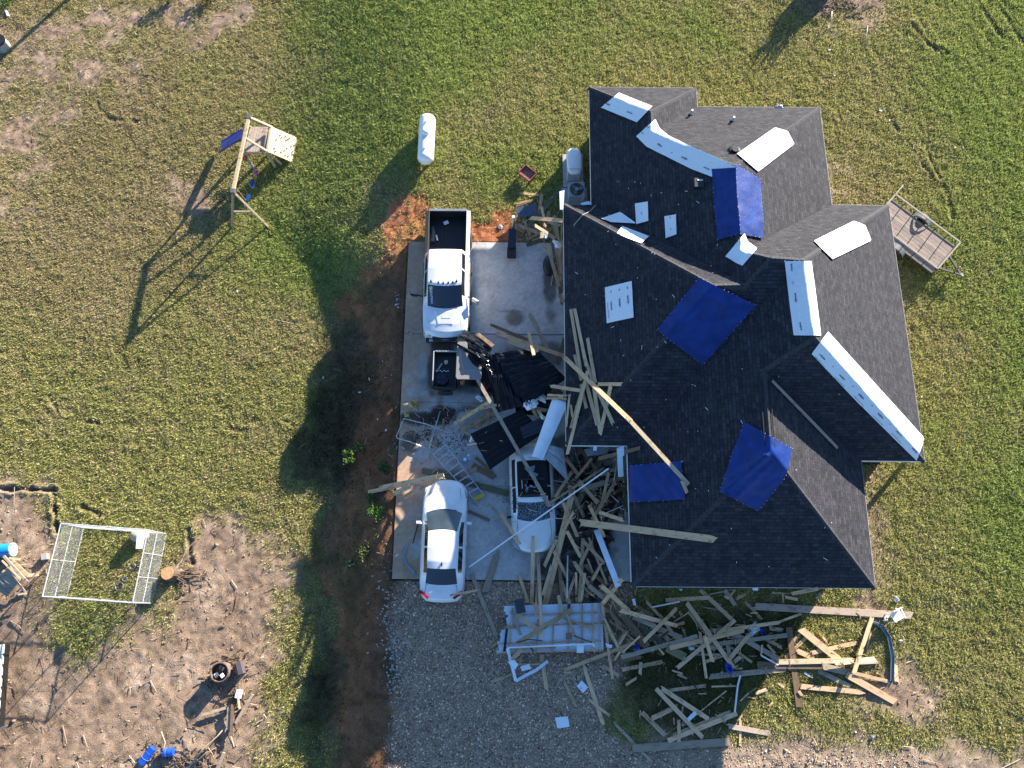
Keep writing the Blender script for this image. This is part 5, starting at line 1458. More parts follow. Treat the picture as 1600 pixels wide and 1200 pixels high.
ORD = ['leftmost','second from left','third from left','fourth from left','fifth from left','sixth from left','seventh from left','eighth from left','ninth from left','tenth from left','eleventh from left','twelfth from left','thirteenth from left','fourteenth from left','fifteenth from left','sixteenth from left','seventeenth from left','eighteenth from left','nineteenth from left','twentieth from left']
SPECIAL = {(882,558):'long pale board angled over the western eave toward the small tarp', (980,652):'bright sunlit end of a long pine board over the small blue tarp', (906,816):'widest pale plank reaching far onto the dark lower roof', (1207,595):'lone weathered board lying on the upper roof beside the lower ridge',
 (746,593):'long slim grey board leaning from the utility vehicle to the crushed car', (1066,752):'short broken board tip at the end of the sunlit roof board', (886,960):'short tan stick lying at the top of the wall panel'}
TW = {'p':'pale','t':'tan','g':'grey weathered','b':'brown','o':'olive treated','y':'bright sunlit','d':'dirty dark','k':'pinkish pale','w':'white'}
def support_line(a, b, hw, kmax=.75):
    """rest a straight board on the support map: two contact points straddling its middle"""
    n = 21; pts = []; L = math.hypot(b.x-a.x, b.y-a.y); nx_, ny_ = -(b.y-a.y)/max(L,1e-6), (b.x-a.x)/max(L,1e-6)
    for i in range(n):
        t = i/(n-1); x, y = a.x+(b.x-a.x)*t, a.y+(b.y-a.y)*t
        z = max(hm_at(x, y), hm_at(x+nx_*hw*.7, y+ny_*hw*.7), hm_at(x-nx_*hw*.7, y-ny_*hw*.7)); pts.append((t, z))
    best = None
    hull = []
    for p in pts:
        while len(hull) >= 2 and (hull[-1][0]-hull[-2][0])*(p[1]-hull[-2][1])-(hull[-1][1]-hull[-2][1])*(p[0]-hull[-2][0]) >= 0: hull.pop()
        hull.append(p)
    for p, q in zip(hull[:-1], hull[1:]):
        if p[0] <= .5 <= q[0]:
            k = (q[1]-p[1])/(q[0]-p[0]); kl = kmax*L; k = max(-kl, min(kl, k)); off = max(z-k*t for t, z in pts)
            off = min(off, p[1]-k*p[0]+.25, q[1]-k*q[0]+.25) if abs(k) < kl else off
            return off, off+k
    return pts[0][1], pts[-1][1]
placed = []
for (cl, x1, y1, x2, y2, w, tone) in LUM:
    a, b = hit(x1, y1, .03), hit(x2, y2, .03); th = .038 if w < 7.5 else random.choice([.04,.05,.06])
    sc = FPX/(HCAM-a.z)*.97; hw = w/sc/2
    for it in range(4):
        za, zb = support_line(a, b, hw)
        lim = 1.0 if cl not in ('heap','roofmid','rooflong','carside','slabtop') else 3.6
        za, zb = za+th, zb+th
        if abs(za-zb) > 3.0: pass
        a, b = U(x1, y1, za), U(x2, y2, zb)
    L = (b-a).length; d = (b-a)/L; s_ = d.cross(Vector((0,0,1))).normalized(); u = s_.cross(d).normalized()
    M = Matrix((d, s_, u)).transposed().to_4x4(); c = (a+b)/2-u*(th/2); M.translation = c
    e0, e1 = random.choice([0,0,0,.3,-.3,.6])*hw, random.choice([0,0,0,.3,-.3,.5])*hw; ly = random.uniform(-.004,.004)
    pl = [(-L/2+e0, -hw)]
    if L > 1.4: pl.append((random.uniform(-.2,.2)*L, -hw+random.uniform(-.006,.006)))
    pl.append((L/2+e1, -hw))
    def jag(xe, s_dir):
        ys = sorted(random.uniform(-.8,.8)*hw for _ in range(random.choice([2,3,4]))); ys = ys if s_dir > 0 else ys[::-1]
        return [(xe+s_dir*random.uniform(-.5,2.6)*hw*random.random(), y_) for y_ in ys]
    if w > 2.5 and L > .35 and random.random() < .38: pl += jag(L/2-.02, 1)
    pl.append((L/2-e1, hw)); pl.append((-L/2-e0, hw))
    if w > 2.5 and L > .35 and random.random() < .38: pl += jag(-L/2+.02, -1)
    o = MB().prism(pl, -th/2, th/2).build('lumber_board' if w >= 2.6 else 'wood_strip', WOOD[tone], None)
    o.matrix_world = M
    if w >= 4 and L > .6 and cl != 'zz':
        nb_ = MB()
        for ex in (-1, 1):
            if random.random() < .6:
                for k in range(2): nb_.tube([(ex*(L/2-.05), (-.5+k)*hw, th/2), (ex*(L/2-.05)+.01, (-.5+k)*hw, th/2+.03)], .004, 4)
        if nb_.v: nb_.build('nail', M_steel, o)
    n = max(2, int(L/.05))
    for i in range(n+1):
        t = i/n; p = a+(b-a)*t
        for k in (-1, -.5, 0, .5, 1):
            q = p+s_*hw*k; I, J = int((q.x-HX0)/HS), int((q.y-HY0)/HS)
            if 0 <= I < hxn and 0 <= J < hyn: HM[J, I] = max(HM[J, I], min(q.z, HM[J, I]+.5))
    placed.append((cl, L, tone, w, min(x1, x2)+abs(x2-x1)/2, o, (x1, y1), (x2, y2)))
from collections import defaultdict
grp = defaultdict(list)
for p in placed:
    cl, L, tone, w, mx, o, p1, p2 = p
    key = (round(p1[0]), round(p1[1]))
    o['category'] = 'board'
    sp = SPECIAL.get(key)
    if sp: o['label'] = sp; continue
    size = 'short' if L < .8 else ('medium' if L < 1.7 else ('long' if L < 3 else 'very long'))
    wid = 'strip' if w < 3.2 else ('board' if w < 7.5 else 'plank')
    grp[(cl, size, tone, wid)].append((mx, o))
for (cl, size, tone, wid), L in grp.items():
    L.sort(key=lambda q: q[0])
    for i, (mx, o) in enumerate(L):
        o['label'] = f"{size} {TW[tone]} {wid} {CNAME[cl]}" + ('' if len(L) == 1 else ', '+(ORD[i] if i < len(L)-1 else 'rightmost'))
        o['category'] = wid if wid != 'strip' else 'wood strip'
for p in placed: p[5]['group'] = 'lumber scattered from the collapsed carport'
# small splinters through the heap: nobody could count them
sb = MB()
for (px, py, rx, ry, n, zz) in ((925,760,48,60,130,.0),(960,940,45,45,110,0),(1130,1000,95,60,90,0),(850,990,80,55,30,0),(830,345,55,40,60,0),(700,660,60,35,60,0),(1300,1030,80,60,40,0),(1060,1110,80,50,30,0),(690,690,50,60,70,0),(790,800,50,70,50,0)):
    for i in range(n):
        x, y = random.gauss(px, rx*.6), random.gauss(py, ry*.6); q = hit(x, y, .01); a = random.uniform(0, 3.14); Ls = random.uniform(.03,.18)
        if q.z > 2.5: continue
        sb.bar(q-Vector((math.cos(a)*Ls, math.sin(a)*Ls, 0)), q+Vector((math.cos(a)*Ls, math.sin(a)*Ls, random.uniform(.0,.08))), random.uniform(.01,.035), .012)
o = sb.build('splinters', WOOD['t']); tag(o, 'small wood splinters scattered through the debris piles', 'splinters', kind='stuff')
# dark crushed rubble filling the middle of the heap
db = MB()
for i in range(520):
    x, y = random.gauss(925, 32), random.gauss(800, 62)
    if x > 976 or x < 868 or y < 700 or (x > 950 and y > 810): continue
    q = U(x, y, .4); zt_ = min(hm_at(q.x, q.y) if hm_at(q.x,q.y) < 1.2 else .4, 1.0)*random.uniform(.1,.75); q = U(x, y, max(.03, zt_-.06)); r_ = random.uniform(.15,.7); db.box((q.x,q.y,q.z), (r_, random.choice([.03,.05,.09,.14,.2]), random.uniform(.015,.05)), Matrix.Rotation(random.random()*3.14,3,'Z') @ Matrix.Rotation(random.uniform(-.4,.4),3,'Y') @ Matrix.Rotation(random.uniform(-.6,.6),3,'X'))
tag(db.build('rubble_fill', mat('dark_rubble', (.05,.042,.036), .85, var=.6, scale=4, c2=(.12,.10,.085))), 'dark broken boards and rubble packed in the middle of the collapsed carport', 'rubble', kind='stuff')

# white and metal pieces in the debris
def stick(name, label, cat, x1, y1, x2, y2, w, m, th=.05, group=None, lift=.05):
    a, b = hit(x1, y1, lift), hit(x2, y2, lift)
    for it in range(3):
        za, zb = support_line(a, b, .05, .30 if abs(x1-x2) > 150 else .75); a, b = U(x1, y1, za+th/2+.01), U(x2, y2, zb+th/2+.01)
    sc = FPX/(HCAM-a.z)*.97; c = (a+b)/2; o = MB().bar(a-c, b-c, w/sc, th).build(name, m); o.location = c; return tag(o, label, cat, group)
WG = 'white trim pieces in the debris'
stick('trim_board', 'long white edged trim running from the saloon car up to the heap', 'trim', 733,886,951,732,2.0,M_white,.06,WG)
stick('trim_board', 'wide white fascia board standing in the heap beside the lower roof edge', 'trim', 932,828,966,916,8.5,M_siding,.04,WG)
stick('trim_board', 'upright pale blue column trim by the eave above the small tarp', 'trim', 968,700,970,744,8,M_siding,.10,WG)
stick('trim_board', 'slim white stick lying on dark grass below the roof edge', 'trim', 1018,949,1062,940,2,M_white,.03,WG)
stick('trim_board', 'white metal strip angled beside the sunlit board stack', 'trim', 1189,1024,1216,1039,2,M_white,.03,WG)
stick('trim_board', 'short shiny white strip on the grass under the sunlit stack', 'trim', 1257,1051,1270,1059,2.6,M_white,.02,WG)
stick('trim_board', 'white edged piece lying in the middle of the southern lawn pile', 'trim', 1087,1113,1075,1125,5,M_siding,.03,WG)
tubes('downpipe', 'thin white pipe standing upright above the southern lawn pile', 'pipe', [[(1157,1055),(1153,1070),(1148,1113)]], .035, M_white, .06)
tubes('downpipe', 'long grey metal pipe in the heap above the wall panel', 'pipe', [[(887,868),(886,935)]], .035, M_galv, .3)
gut = [(1363,972),(1375,976),(1388,995),(1394,1025),(1393,1064)]
P = [G(x, y, .06) for x, y in gut]; c = P[0].copy(); mb = MB()
for a, b in zip(P[:-1], P[1:]): mb.bar(a-c, b-c, .14, .03); mb.bar(a-c+Vector((.07,0,.03)), b-c+Vector((.07,0,.03)), .015, .08); mb.bar(a-c-Vector((.07,0,-.03)), b-c-Vector((.07,0,-.03)), .015, .08)
o = mb.build('gutter', mat('blue_grey_gutter', (.20,.25,.28), .4, .4)); o.location = c; tag(o, 'curved blue grey gutter length lying on the eastern lawn', 'gutter')
tubes('window_surround', 'white window surround with one crooked leg on the wall panel', 'window trim', [[(793,1012),(927,1006)],[(927,1006),(929,1019)]], .02, M_white, .12, w=.06)
tubes('window_surround', 'bent white window trim hanging off the wall panel onto gravel', 'window trim', [[(793,1013),(806,1064)],[(806,1064),(820,1056),(838,1047),(856,1033)]], .02, M_siding, .12, w=.12)
for k, (pts, lab) in enumerate(((((793,1034),(803,1031),(810,1038),(805,1046)), 'white paper square pinned under the bent window trim'), (((813,1041),(827,1037),(830,1045),(815,1049)), 'white paper square right of the bent trim'), (((901,1007),(912,1007),(912,1020),(901,1020)), 'white rectangle stuck to the lower edge of the wall panel'),
    (((901,1072),(909,1063),(919,1074),(911,1083)), 'lone white square sheet on the gravel below the panel'), (((867,1121),(887,1119),(890,1135),(871,1138)), 'pale blue square box lid lying furthest south on the gravel'), (((946,1005),(957,1008),(955,1013),(948,1011)), 'white paper scrap right of the wall panel'), (((987,936),(992,935),(994,946),(990,946)), 'small white upright scrap on dark grass near the roof corner'),
    (((1176,918),(1184,918),(1184,923),(1176,922)), 'pale blue scrap poking out under the southern eave'), (((927,696),(933,696),(932,704),(927,704)), 'small white tag on the dull grey panel under the eave'),
    (((1060,920),(1067,920),(1064,924)), 'tiny white triangle by the southern eave'), (((966,699),(975,696),(975,712),(966,714)), 'pinkish white board scrap at the top of the column trim'))):
    lay_flat('sheet_scrap', lab, 'paper scrap', pts, M_paper, thick=.03 if k != 4 else .06, group='white sheet scraps in the debris')
lay_flat('dark_crate', 'dark slatted crate lying on the top left of the wall panel', 'crate', [(803,938),(817,934),(822,957),(807,959)], mat('dark_crate', (.035,.04,.045), .6, var=.3), thick=.12)
lay_flat('metal_strip', 'black metal strip down the left end of the wall panel', 'metal strip', [(790,982),(794,982),(790,1018),(786,1018)], MBK, thick=.02)
lay_flat('brown_square', 'brown wooden square lying in the middle of the wall panel', 'board', [(884,989),(894,988),(894,999),(884,999)], WOOD['b'], thick=.02)
tubes('iron_rod', 'thin black rod lying across the right of the wall panel', 'rod', [[(896,993),(925,1004)]], .02, M_black, .10)
tubes('iron_rod', 'thin black rod lying in the middle of the wall panel', 'rod', [[(806,1004),(826,999),(847,1001)]], .02, M_black, .12)
tubes('iron_rod', 'black rod lying at the lower left of the wall panel', 'rod', [[(825,1008),(834,1018)]], .025, M_black, .10)
def rag(name, label, cat, px, py, r, m, lobes=5, h_=.10):
    """crumpled sheet-like lump: ragged outline, sharp folds"""
    q = hit(px, py, .01); sd = random.random()*50; el = random.uniform(.55, .9); rot = random.random()*3.1; V = []; F = []
    NA, NR = 22, 7
    V.append((0, 0, h_*.7))
    for i in range(1, NR+1):
        for k in range(NA):
            a = 2*math.pi*k/NA; e = r*(.35+1.25*float(fbm(np.array([math.cos(a)*1.6+sd]), np.array([math.sin(a)*1.6+sd]), .8, 3, 4)[0])**1.0)
            rr = e*i/NR; x, y = rr*math.cos(a), rr*math.sin(a)*el
            f = abs(float(fbm(np.array([x/r*1.3+sd]), np.array([y/r*1.3-sd]), .6, 3, 9)[0])*2-1); z = h_*(1-(i/NR)**3)*(.35+1.9*f)*random.uniform(.8,1.2) if i < NR else .0
            V.append((x*math.cos(rot)-y*math.sin(rot), x*math.sin(rot)+y*math.cos(rot), z))
    for k in range(NA): F.append((0, 1+k, 1+(k+1) % NA))
    for i in range(NR-1):
        for k in range(NA): a0 = 1+i*NA; F.append((a0+k, a0+NA+k, a0+NA+(k+1) % NA, a0+(k+1) % NA))
    o = MB().add(V, F).build(name, m); o.location = q; return tag(o, label, cat)
M_blue = mat('blue_plastic', (.01,.05,.35), .35, var=.2, bump=.3)
rag('rag', 'white crumpled insulation bundle between the black sheets and white panel', 'insulation', 830,630,.30,M_cloth, h_=.25); rag('rag', 'white crumpled insulation piece right above the white panel', 'insulation', 847,621,.24,M_cloth, h_=.25)
rag('rag', 'small white rag on the slab below the utility vehicle', 'rag', 750,622,.17,M_cloth); rag('rag', 'pale bag beside the flat black sheet edge', 'bag', 738,686,.15,M_cloth)
rag('rag', 'white and blue rag on the right of the star pile', 'rag', 1178,985,.33,M_cloth); rag('rag', 'small blue cloth lying under the white and blue rag', 'rag', 1192,987,.18,M_blue)
rag('rag', 'bright blue cloth bundle at the foot of the star pile', 'rag', 1140,1044,.26,M_blue, h_=.2); rag('rag', 'dark blue cloth in the tangle right of the panel', 'rag', 994,1010,.16,M_blue)
rag('rag', 'white rag hooked at the left end of the star pile', 'rag', 1080,1013,.16,M_cloth); rag('rag', 'white foam scraps on boards by the dark eave corner', 'rag', 871,382,.22,M_cloth, h_=.12); rag('rag', 'white scrap pinned among the eave boards', 'rag', 851,366,.20,M_cloth)
rag('rag', 'small white rag on red dirt left of the smoker grill', 'rag', 782,354,.12,M_cloth); rag('rag', 'red cloth crumpled under the black roofing sheets', 'rag', 759,602,.16,mat('red_cloth', (.12,.008,.014), .8, bump=.3)); rag('rag', 'dark blue bucket cloth beside the upright paint pot', 'rag', 848,652,.10,M_cloth)
o = rag('cardboard', 'sunlit torn yellow cardboard piece on the west side of the slab', 'cardboard', 647,632,.26,mat('cardboard', (.5,.36,.16), .8), h_=.25); rag('cardboard', 'smaller crumpled yellow cardboard at the slab edge', 'cardboard', 636,646,.16,mat('cardboard', (.5,.36,.16), .8), h_=.12)
# galvanised tube gate frames, chairs
def frame(name, label, cat, lines, r=.022, m=M_galv, z=.12):
    P = [[G(x, y, z) if U(x, y, 0).x < -5 else U(x, y, z) for x, y in ln] for ln in lines]; c = P[0][0].copy(); mb_ = MB()
    o = None
    for ln in P:
        mm = MB().tube([p-c for p in ln], r, 6)
        if o is None: o = mm.build(name, m, None, smooth=True); o.location = c
        else: mm.build('rail', m, o, smooth=True)
    return tag(o, label, cat)
frame('tube_gate', 'bent galvanised tube gate frame lying over the west slab edge', 'gate frame', [[(670,702),(640,690),(621,685),(619.5,682),(631,654),(668,663),(715,682)],[(688,642),(679,672),(670,702)]], z=.16)
frame('garden_chair', 'thin white tube chair frame in the heap by the lower roof corner', 'chair frame', [[(934,791),(938,801),(943,803),(974,790),(975,797),(968,793)],[(934,791),(950,782)]], .014, M_white, .9)
frame('garden_chair', 'white tube chair frame hanging beside the small blue tarp', 'chair frame', [[(956,775),(967,785)],[(980,760),(982,776)],[(957,767),(964,718)]], .014, M_white, 1.1)
frame('cable', 'pale cable running from the crushed car into the heap', 'cable', [[(866,795),(867,808),(870,810),(895,811),(900,806)]], .014, M_white, 1.0)
frame('metal_furniture', 'dark metal furniture frame right of the crushed car', 'furniture frame', [[(861,750),(861,775)],[(879,755),(880,780),(888,782)],[(861,750),(905,757)],[(872,784),(902,788)]], .018, M_galv, .9)
frame('bent_tube', 'white bent tube above the long pale plank', 'bent tube', [[(894,843),(900,852),(906,857)],[(878,833),(886,834)],[(866,837),(872,840)]], .016, M_white, .8)
# aluminium ladder
c = U(715,737,.12); lad = thing('ladder', 'twisted aluminium stepladder with a yellow foot lying on the slab', 'ladder', (c.x, c.y, 0))
def lp(x, y, z): q = U(x, y, z); return Vector((q.x-c.x, q.y-c.y, z))
for (x1,y1,x2,y2) in ((675,708,742,782),(694,692,757,775)): MB().bar(lp(x1,y1,.25), lp(x2,y2,.12), .035,.07).build('side_rail', M_alum, lad)
for i in range(9):
    t = i/8.6+.03; MB().bar(lp(675+67*t,708+74*t,.25-.13*t), lp(694+63*t,692+83*t,.25-.13*t), .06,.03).build('rung', M_alum, lad)
MB().bar(lp(741,780,.14), lp(757,773,.14), .16,.07).build('foot', mat('yellow_plastic', (.6,.42,.03), .5), lad)
for (x1,y1,x2,y2) in ((694,692,697,700),(697,700,704,706),(683,710,710,712),(704,696,712,716)): MB().bar(lp(x1,y1,.28), lp(x2,y2,.20), .025,.025).build('brace', M_alum, lad)
def pot(name, label, cat, px, py, r, h_, m, m2):
    q = hit(px, py); t = thing(name, label, cat, q); MB().tube([(0,0,0),(0,0,h_)], r, 16, r2=r*1.05).build('body', m, t); MB().tube([(0,0,h_),(0,0,h_+.02)], r*.55, 12).build('lid', m2, t)
pot('bucket', 'blue and white round pot beside the ladder', 'pot', 727,719,.13,.22,mat('pale_blue_pot', (.18,.30,.42), .4),M_white)
rag('rag', 'white scrap beside the round pot', 'rag', 734,714,.13,M_cloth)
tubes('bent_rod', 'bent dark grey strip lying on the slab left of the saloon', 'metal strip', [[(637,850),(630,868),(634,880),(649,898)]], .03, M_steel, .04, w=.10)
tubes('bent_rod', 'thin black rod leaning beside the saloon mirror', 'rod', [[(654,815),(645,849)]], .02, M_black, .06)
dd = MB()
for i in range(900):
    cx, cy, sx, sy = random.choice([(672,656,22,9),(703,650,14,10),(690,690,20,12),(700,640,30,4),(648,682,12,8),(805,785,14,12),(720,690,20,20),(668,678,8,10)])
    q = hit(random.gauss(cx,sx*.6), random.gauss(cy,sy*.6), .005); r_ = random.uniform(.006,.032); dd.box(q, (r_*2, r_, random.uniform(.01,.05)), Matrix.Rotation(random.random()*3,3,'Z'))
tag(dd.build('leaf_litter', mat('leaf_litter', (.035,.022,.015), .95, var=.5)), 'dark leaf litter and mud swept over the slab', 'leaf litter', kind='stuff')
# ================================================================== YARD THINGS
# propane tank
a, b = G(668,190,.62), G(665,245,.62); d = (b-a); L = .0; c = (a+b)/2; t = thing('propane_tank', 'white domed propane tank lying on feet in the green lawn', 'propane tank', (c.x, c.y, zg(c.x, c.y)), math.atan2(d.y, d.x))
r = .385; hl = 1.0; rg = []
for k in range(8): aa = k/7*math.pi/2; rg.append((-(hl)-math.cos(aa)*.30 if k < 7 else -hl, r*math.sin(aa)))
prof = [(-hl-.30*math.cos(k/7*math.pi/2), r*max(.02, math.sin(k/7*math.pi/2))) for k in range(8)]+[(hl+.30*math.sin(k/7*math.pi/2), r*max(.02, math.cos(k/7*math.pi/2))) for k in range(8)]
MB().rings([[(x, rr*math.cos(2*math.pi*j/28), .62+rr*math.sin(2*math.pi*j/28)) for j in range(28)] for x, rr in prof]).build('vessel', M_white, t, smooth=True)
MB().rings([[(-.12+.19*s*math.cos(2*math.pi*j/20), .19*s*math.sin(2*math.pi*j/20), .98+z) for j in range(20)] for s, z in ((1,-.06),(1,.10),(.8,.17),(.3,.20))]).build('dome_cover', M_white, t, smooth=True)
for x in (-.8,.8):
    for y in (-.22,.22): MB().box((x,y,.14),(.16,.07,.34)).build('foot', M_steel, t)
for x in (-.7,.7): MB().box((x,0,1.02),(.10,.03,.07)).build('lifting_lug', M_white, t)
MB().tube([(.0,.0,1.01),(.35,.05,1.0)], .012, 4).build('fitting', M_steel, t)
# standby generator and air conditioner on pads
q = U(897,253,.75); t = thing('generator', 'white standby generator with rounded lid beside the western house wall', 'generator', (q.x, q.y, 0), R(1))
MB().box((0.0,-.05,.04),(.95,1.75,.10)).build('pad', mat('pad_concrete', (.34,.34,.32), .85), t); MB().box((0,0,.42),(.62,1.25,.66)).build('cabinet', mat('gen_grey', (.42,.44,.46), .5), t, bevel=.03)
MB().rings([[(.34*s*(abs(math.cos(a_))**.6)*(1 if math.cos(a_) > 0 else -1), .68*s*(abs(math.sin(a_))**.6)*(1 if math.sin(a_) > 0 else -1), z) for a_ in [2*math.pi*k/32 for k in range(32)]] for s, z in ((.98,.74),(1,.80),(.96,.86),(.75,.90),(.1,.91))]).build('lid', M_white, t, smooth=True)
MB().box((.0,-.46,.90),(.5,.012,.02)).build('lid_seam', M_black, t)
q = U(901,297,.75); t = thing('air_conditioner', 'square air conditioner with a round fan grille near the roof corner', 'air conditioner', (q.x, q.y, 0))
MB().box((-.05,-.15,.04),(1.2,1.25,.10)).build('pad', mat('pad_concrete', (.34,.34,.32), .85), t); MB().box((0,0,.45),(.76,.76,.74)).build('cabinet', mat('ac_grey', (.26,.29,.31), .5), t, bevel=.04)
MB().tube([(0,0,.822),(0,0,.832)], .32, 28).build('fan_well', M_dark, t); 
gr = MB()
for k in range(6): rr = .05+k*.054; gr.tube([(rr*math.cos(2*math.pi*j/24), rr*math.sin(2*math.pi*j/24), .85) for j in range(25)], .004, 4)
gr.build('grille', M_steel, t)
for k in range(3): a_ = k*2.09; MB().bar((.06*math.cos(a_),.06*math.sin(a_),.838),(.27*math.cos(a_+.3),.27*math.sin(a_+.3),.842),.14,.006).build('fan_blade', mat('fan', (.10,.11,.12), .4), t)
MB().tube([(0,0,.85),(0,0,.87)], .075, 14).build('hub', mat('hub', (.3,.32,.34), .5), t)
rag('rag', 'pale rag caught on the air conditioner fan', 'rag', 893,303,.12,M_cloth)
lay_flat('white_plank', 'white plank leaning at the corner of the air conditioner pad', 'plank', [(874,300),(882,298),(880,328),(875,328)], M_siding, thick=.05)
lay_flat('white_plank', 'pale offcut lying on the ground at the roof inner corner', 'plank', [(907,318),(920,315),(925,320),(910,321)], M_siding, thick=.05)
# smoker grill with chimney
q = U(800,378,.5); t = thing('smoker_grill', 'black box smoker grill with a tall chimney at the top slab edge', 'smoker grill', (q.x, q.y, 0), R(-2))
MB().box((0,0,.62),(.36,.95,.5)).build('body', mat('blued_steel', (.02,.028,.045), .4, .4), t, bevel=.03); MB().box((0,-.46,.40),(.40,.30,.8)).build('firebox', M_black, t, bevel=.02)
MB().tube([(0,.50,.8),(.03,.72,1.0),(.03,.80,1.35)], .065, 10, r2=.05).build('chimney', M_steel, t, smooth=True); MB().tube([(.03,.80,1.35),(.03,.80,1.42)], .07, 10).build('chimney_cap', M_white, t)
for x in (-.15,.15):
    for y in (-.5,.4): MB().box((x,y,.2),(.04,.04,.4)).build('leg', M_black, t)
MB().tube([(.22,.1,.6),(.42,.1,.6),(.42,-.18,.6),(.22,-.18,.6)], .015, 5).build('side_shelf', M_steel, t)
# tyre/grill dark drum by eave
q = U(858,412,.5); t = thing('round_grill', 'black kettle grill tipped against the eave boards', 'grill', (q.x, q.y, 0)); MB().rings([[(.28*s*math.cos(2*math.pi*k/20),.52*s*math.sin(2*math.pi*k/20), z) for k in range(20)] for s, z in ((.6,.1),(.95,.2),(1,.3),(.8,.40),(.3,.45))]).build('bowl', M_black, t, smooth=True)
for x, y in ((.1,.3),(-.1,-.3),(.15,-.2)): MB().tube([(x,y,0),(x*.5,y*.5,.35)], .015, 5).build('leg', M_steel, t)
# red crate (planter) on lawn
c = G(824,273,.25); t = thing('red_wagon', 'small red slatted tray cart standing on the lawn', 'tray cart', (c.x, c.y, zg(c.x, c.y)), R(-40)); Mr = mat('red_brown_paint', (.20,.05,.045), .6, var=.25)
for i in range(5): MB().box((-.26+i*.13,0,.30),(.115,.50,.03)).build('slat', mat('red_slat', (.26,.10,.09), .65, var=.3), t)
for c_, s_ in (((0,.27,.36),(.68,.03,.14)),((0,-.27,.36),(.68,.03,.14)),((.34,0,.36),(.03,.56,.14)),((-.34,0,.36),(.03,.56,.14))): MB().box(c_, s_).build('side', Mr, t)
for x in (-.28,.28):
    for y in (-.22,.22): MB().box((x,y,.13),(.04,.04,.28)).build('leg', M_black, t)
# concrete rubble on bank
# ---- utility trailer
zt = zg(17.5, 16); c = U(1440,365,.55); d0 = U(1404,302,.95)-U(1500,378,.95); ang = math.atan2(-d0.y, -d0.x)
ct = (U(1404,302,1.05)+U(1500,378,1.05)+U(1400,335,.55)*0+U(1500,378,1.05)*0)/2
A = U(1400,303,1.0); B = U(1501,378,1.0); ex = (B-A).normalized(); ey = Vector((-ex.y, ex.x, 0)); Lt = (B-A).length; Wd = 1.75
mid = (A+B)/2-ey*(Wd/2); t = thing('utility_trailer', 'open plank deck utility trailer with railings beside the eastern eave', 'trailer', (mid.x, mid.y, zg(mid.x, mid.y)), math.atan2(ex.y, ex.x))
TDK = wood('trailer_deck', (.30,.235,.20), (.19,.15,.13)); M_fr = mat('brown_black_steel', (.05,.045,.04), .6, var=.2); M_rail = mat('dusty_rail', (.30,.26,.19), .7, var=.15)
for i in range(10): MB().box((0,-Wd/2+.0875+i*.175,.50),(Lt-.06,.165,.04)).build('deck_board', TDK if i % 3 else WOOD['g'], t)
MB().bar((-Lt/2,0,.40),(Lt/2,0,.40),.5,.10).build('chassis', M_fr, t)
for y in (-Wd/2, Wd/2):
    MB().bar((-Lt/2,y,1.0),(Lt/2,y,1.0),.06,.05).build('top_rail', M_rail, t); MB().bar((-Lt/2,y,.50),(Lt/2,y,.50),.06,.10).build('bottom_rail', M_fr, t)
    for i in range(7): x = -Lt/2+Lt*i/6; MB().bar((x,y,.5),(x,y,1.0),.04,.04,up=(1,0,0)).build('post', M_fr, t)
for x in (-Lt/2, Lt/2): MB().bar((x,-Wd/2,1.0),(x,Wd/2,1.0),.06,.05).build('end_rail', M_rail, t); MB().bar((x,-Wd/2,.5),(x,Wd/2,.5),.06,.10).build('end_sill', M_fr, t)
for y in (-Wd/2-.16, Wd/2+.16):
    MB().tube([(-.1,y-.1,.33),(-.1,y+.1,.33)], .33, 18).build('wheel', M_rubber, t); MB().rings([[(-.1+.45*math.cos(a_), y+yy, .36+.42*math.sin(a_)) for a_ in [math.pi*k/10 for k in range(11)]] for yy in (-.13,.13)], closed=False, cap0=False, cap1=False).build('mudguard', mat('mudguard_grey', (.16,.17,.16), .5), t)
for y in (-.45,.45): MB().bar((Lt/2,y,.42),(Lt/2+1.0,0,.42),.07,.08).build('drawbar', M_fr, t)
MB().box((Lt/2+1.03,0,.44),(.16,.09,.10)).build('coupler', M_steel, t); MB().tube([(Lt/2+.7,.06,.1),(Lt/2+.7,.06,.75)], .035, 8).build('jack', M_steel, t)
MB().bar((-Lt/2,Wd/2-.02,1.0),(-Lt/2-.02,Wd/2+.62,1.0),.05,.05).build('gate_arm', M_rail, t)
# ---- play set
zp = zg(-12.5, 18.5)
def Q(px, py, h_): q = U(px, py, zp+h_); return Vector((q.x, q.y, h_))
ax1, ax2 = Q(389,183,2.5), Q(364,299,2.5); c = (ax1+ax2)/2; t = thing('play_set', 'timber swing and climbing set with blue slide and swings', 'play set', (c.x, c.y, zp))
def pp(v): return Vector((v.x-c.x, v.y-c.y, v.z))
M_tim = wood('playset_timber', (.50,.38,.26), (.38,.28,.18), .08)
def beam(a_, b_, w, name='beam', m=M_tim, par=t, h_=None): return MB().bar(pp(a_), pp(b_), w, h_ or w).build(name, m, par)
beam(ax1, ax2, .13, 'top_beam', h_=.14)
f1, f2 = Q(363,355,0), Q(420,355,0); beam(ax2, f1, .09, 'leg'); beam(ax2, f2, .09, 'leg')
m1, m2 = ax2+(f1-ax2)*.55, ax2+(f2-ax2)*.55; beam(m1, m2, .05, 'cross_brace', h_=.10)
e1, e2 = Q(380,222,0), Q(440,258,0)
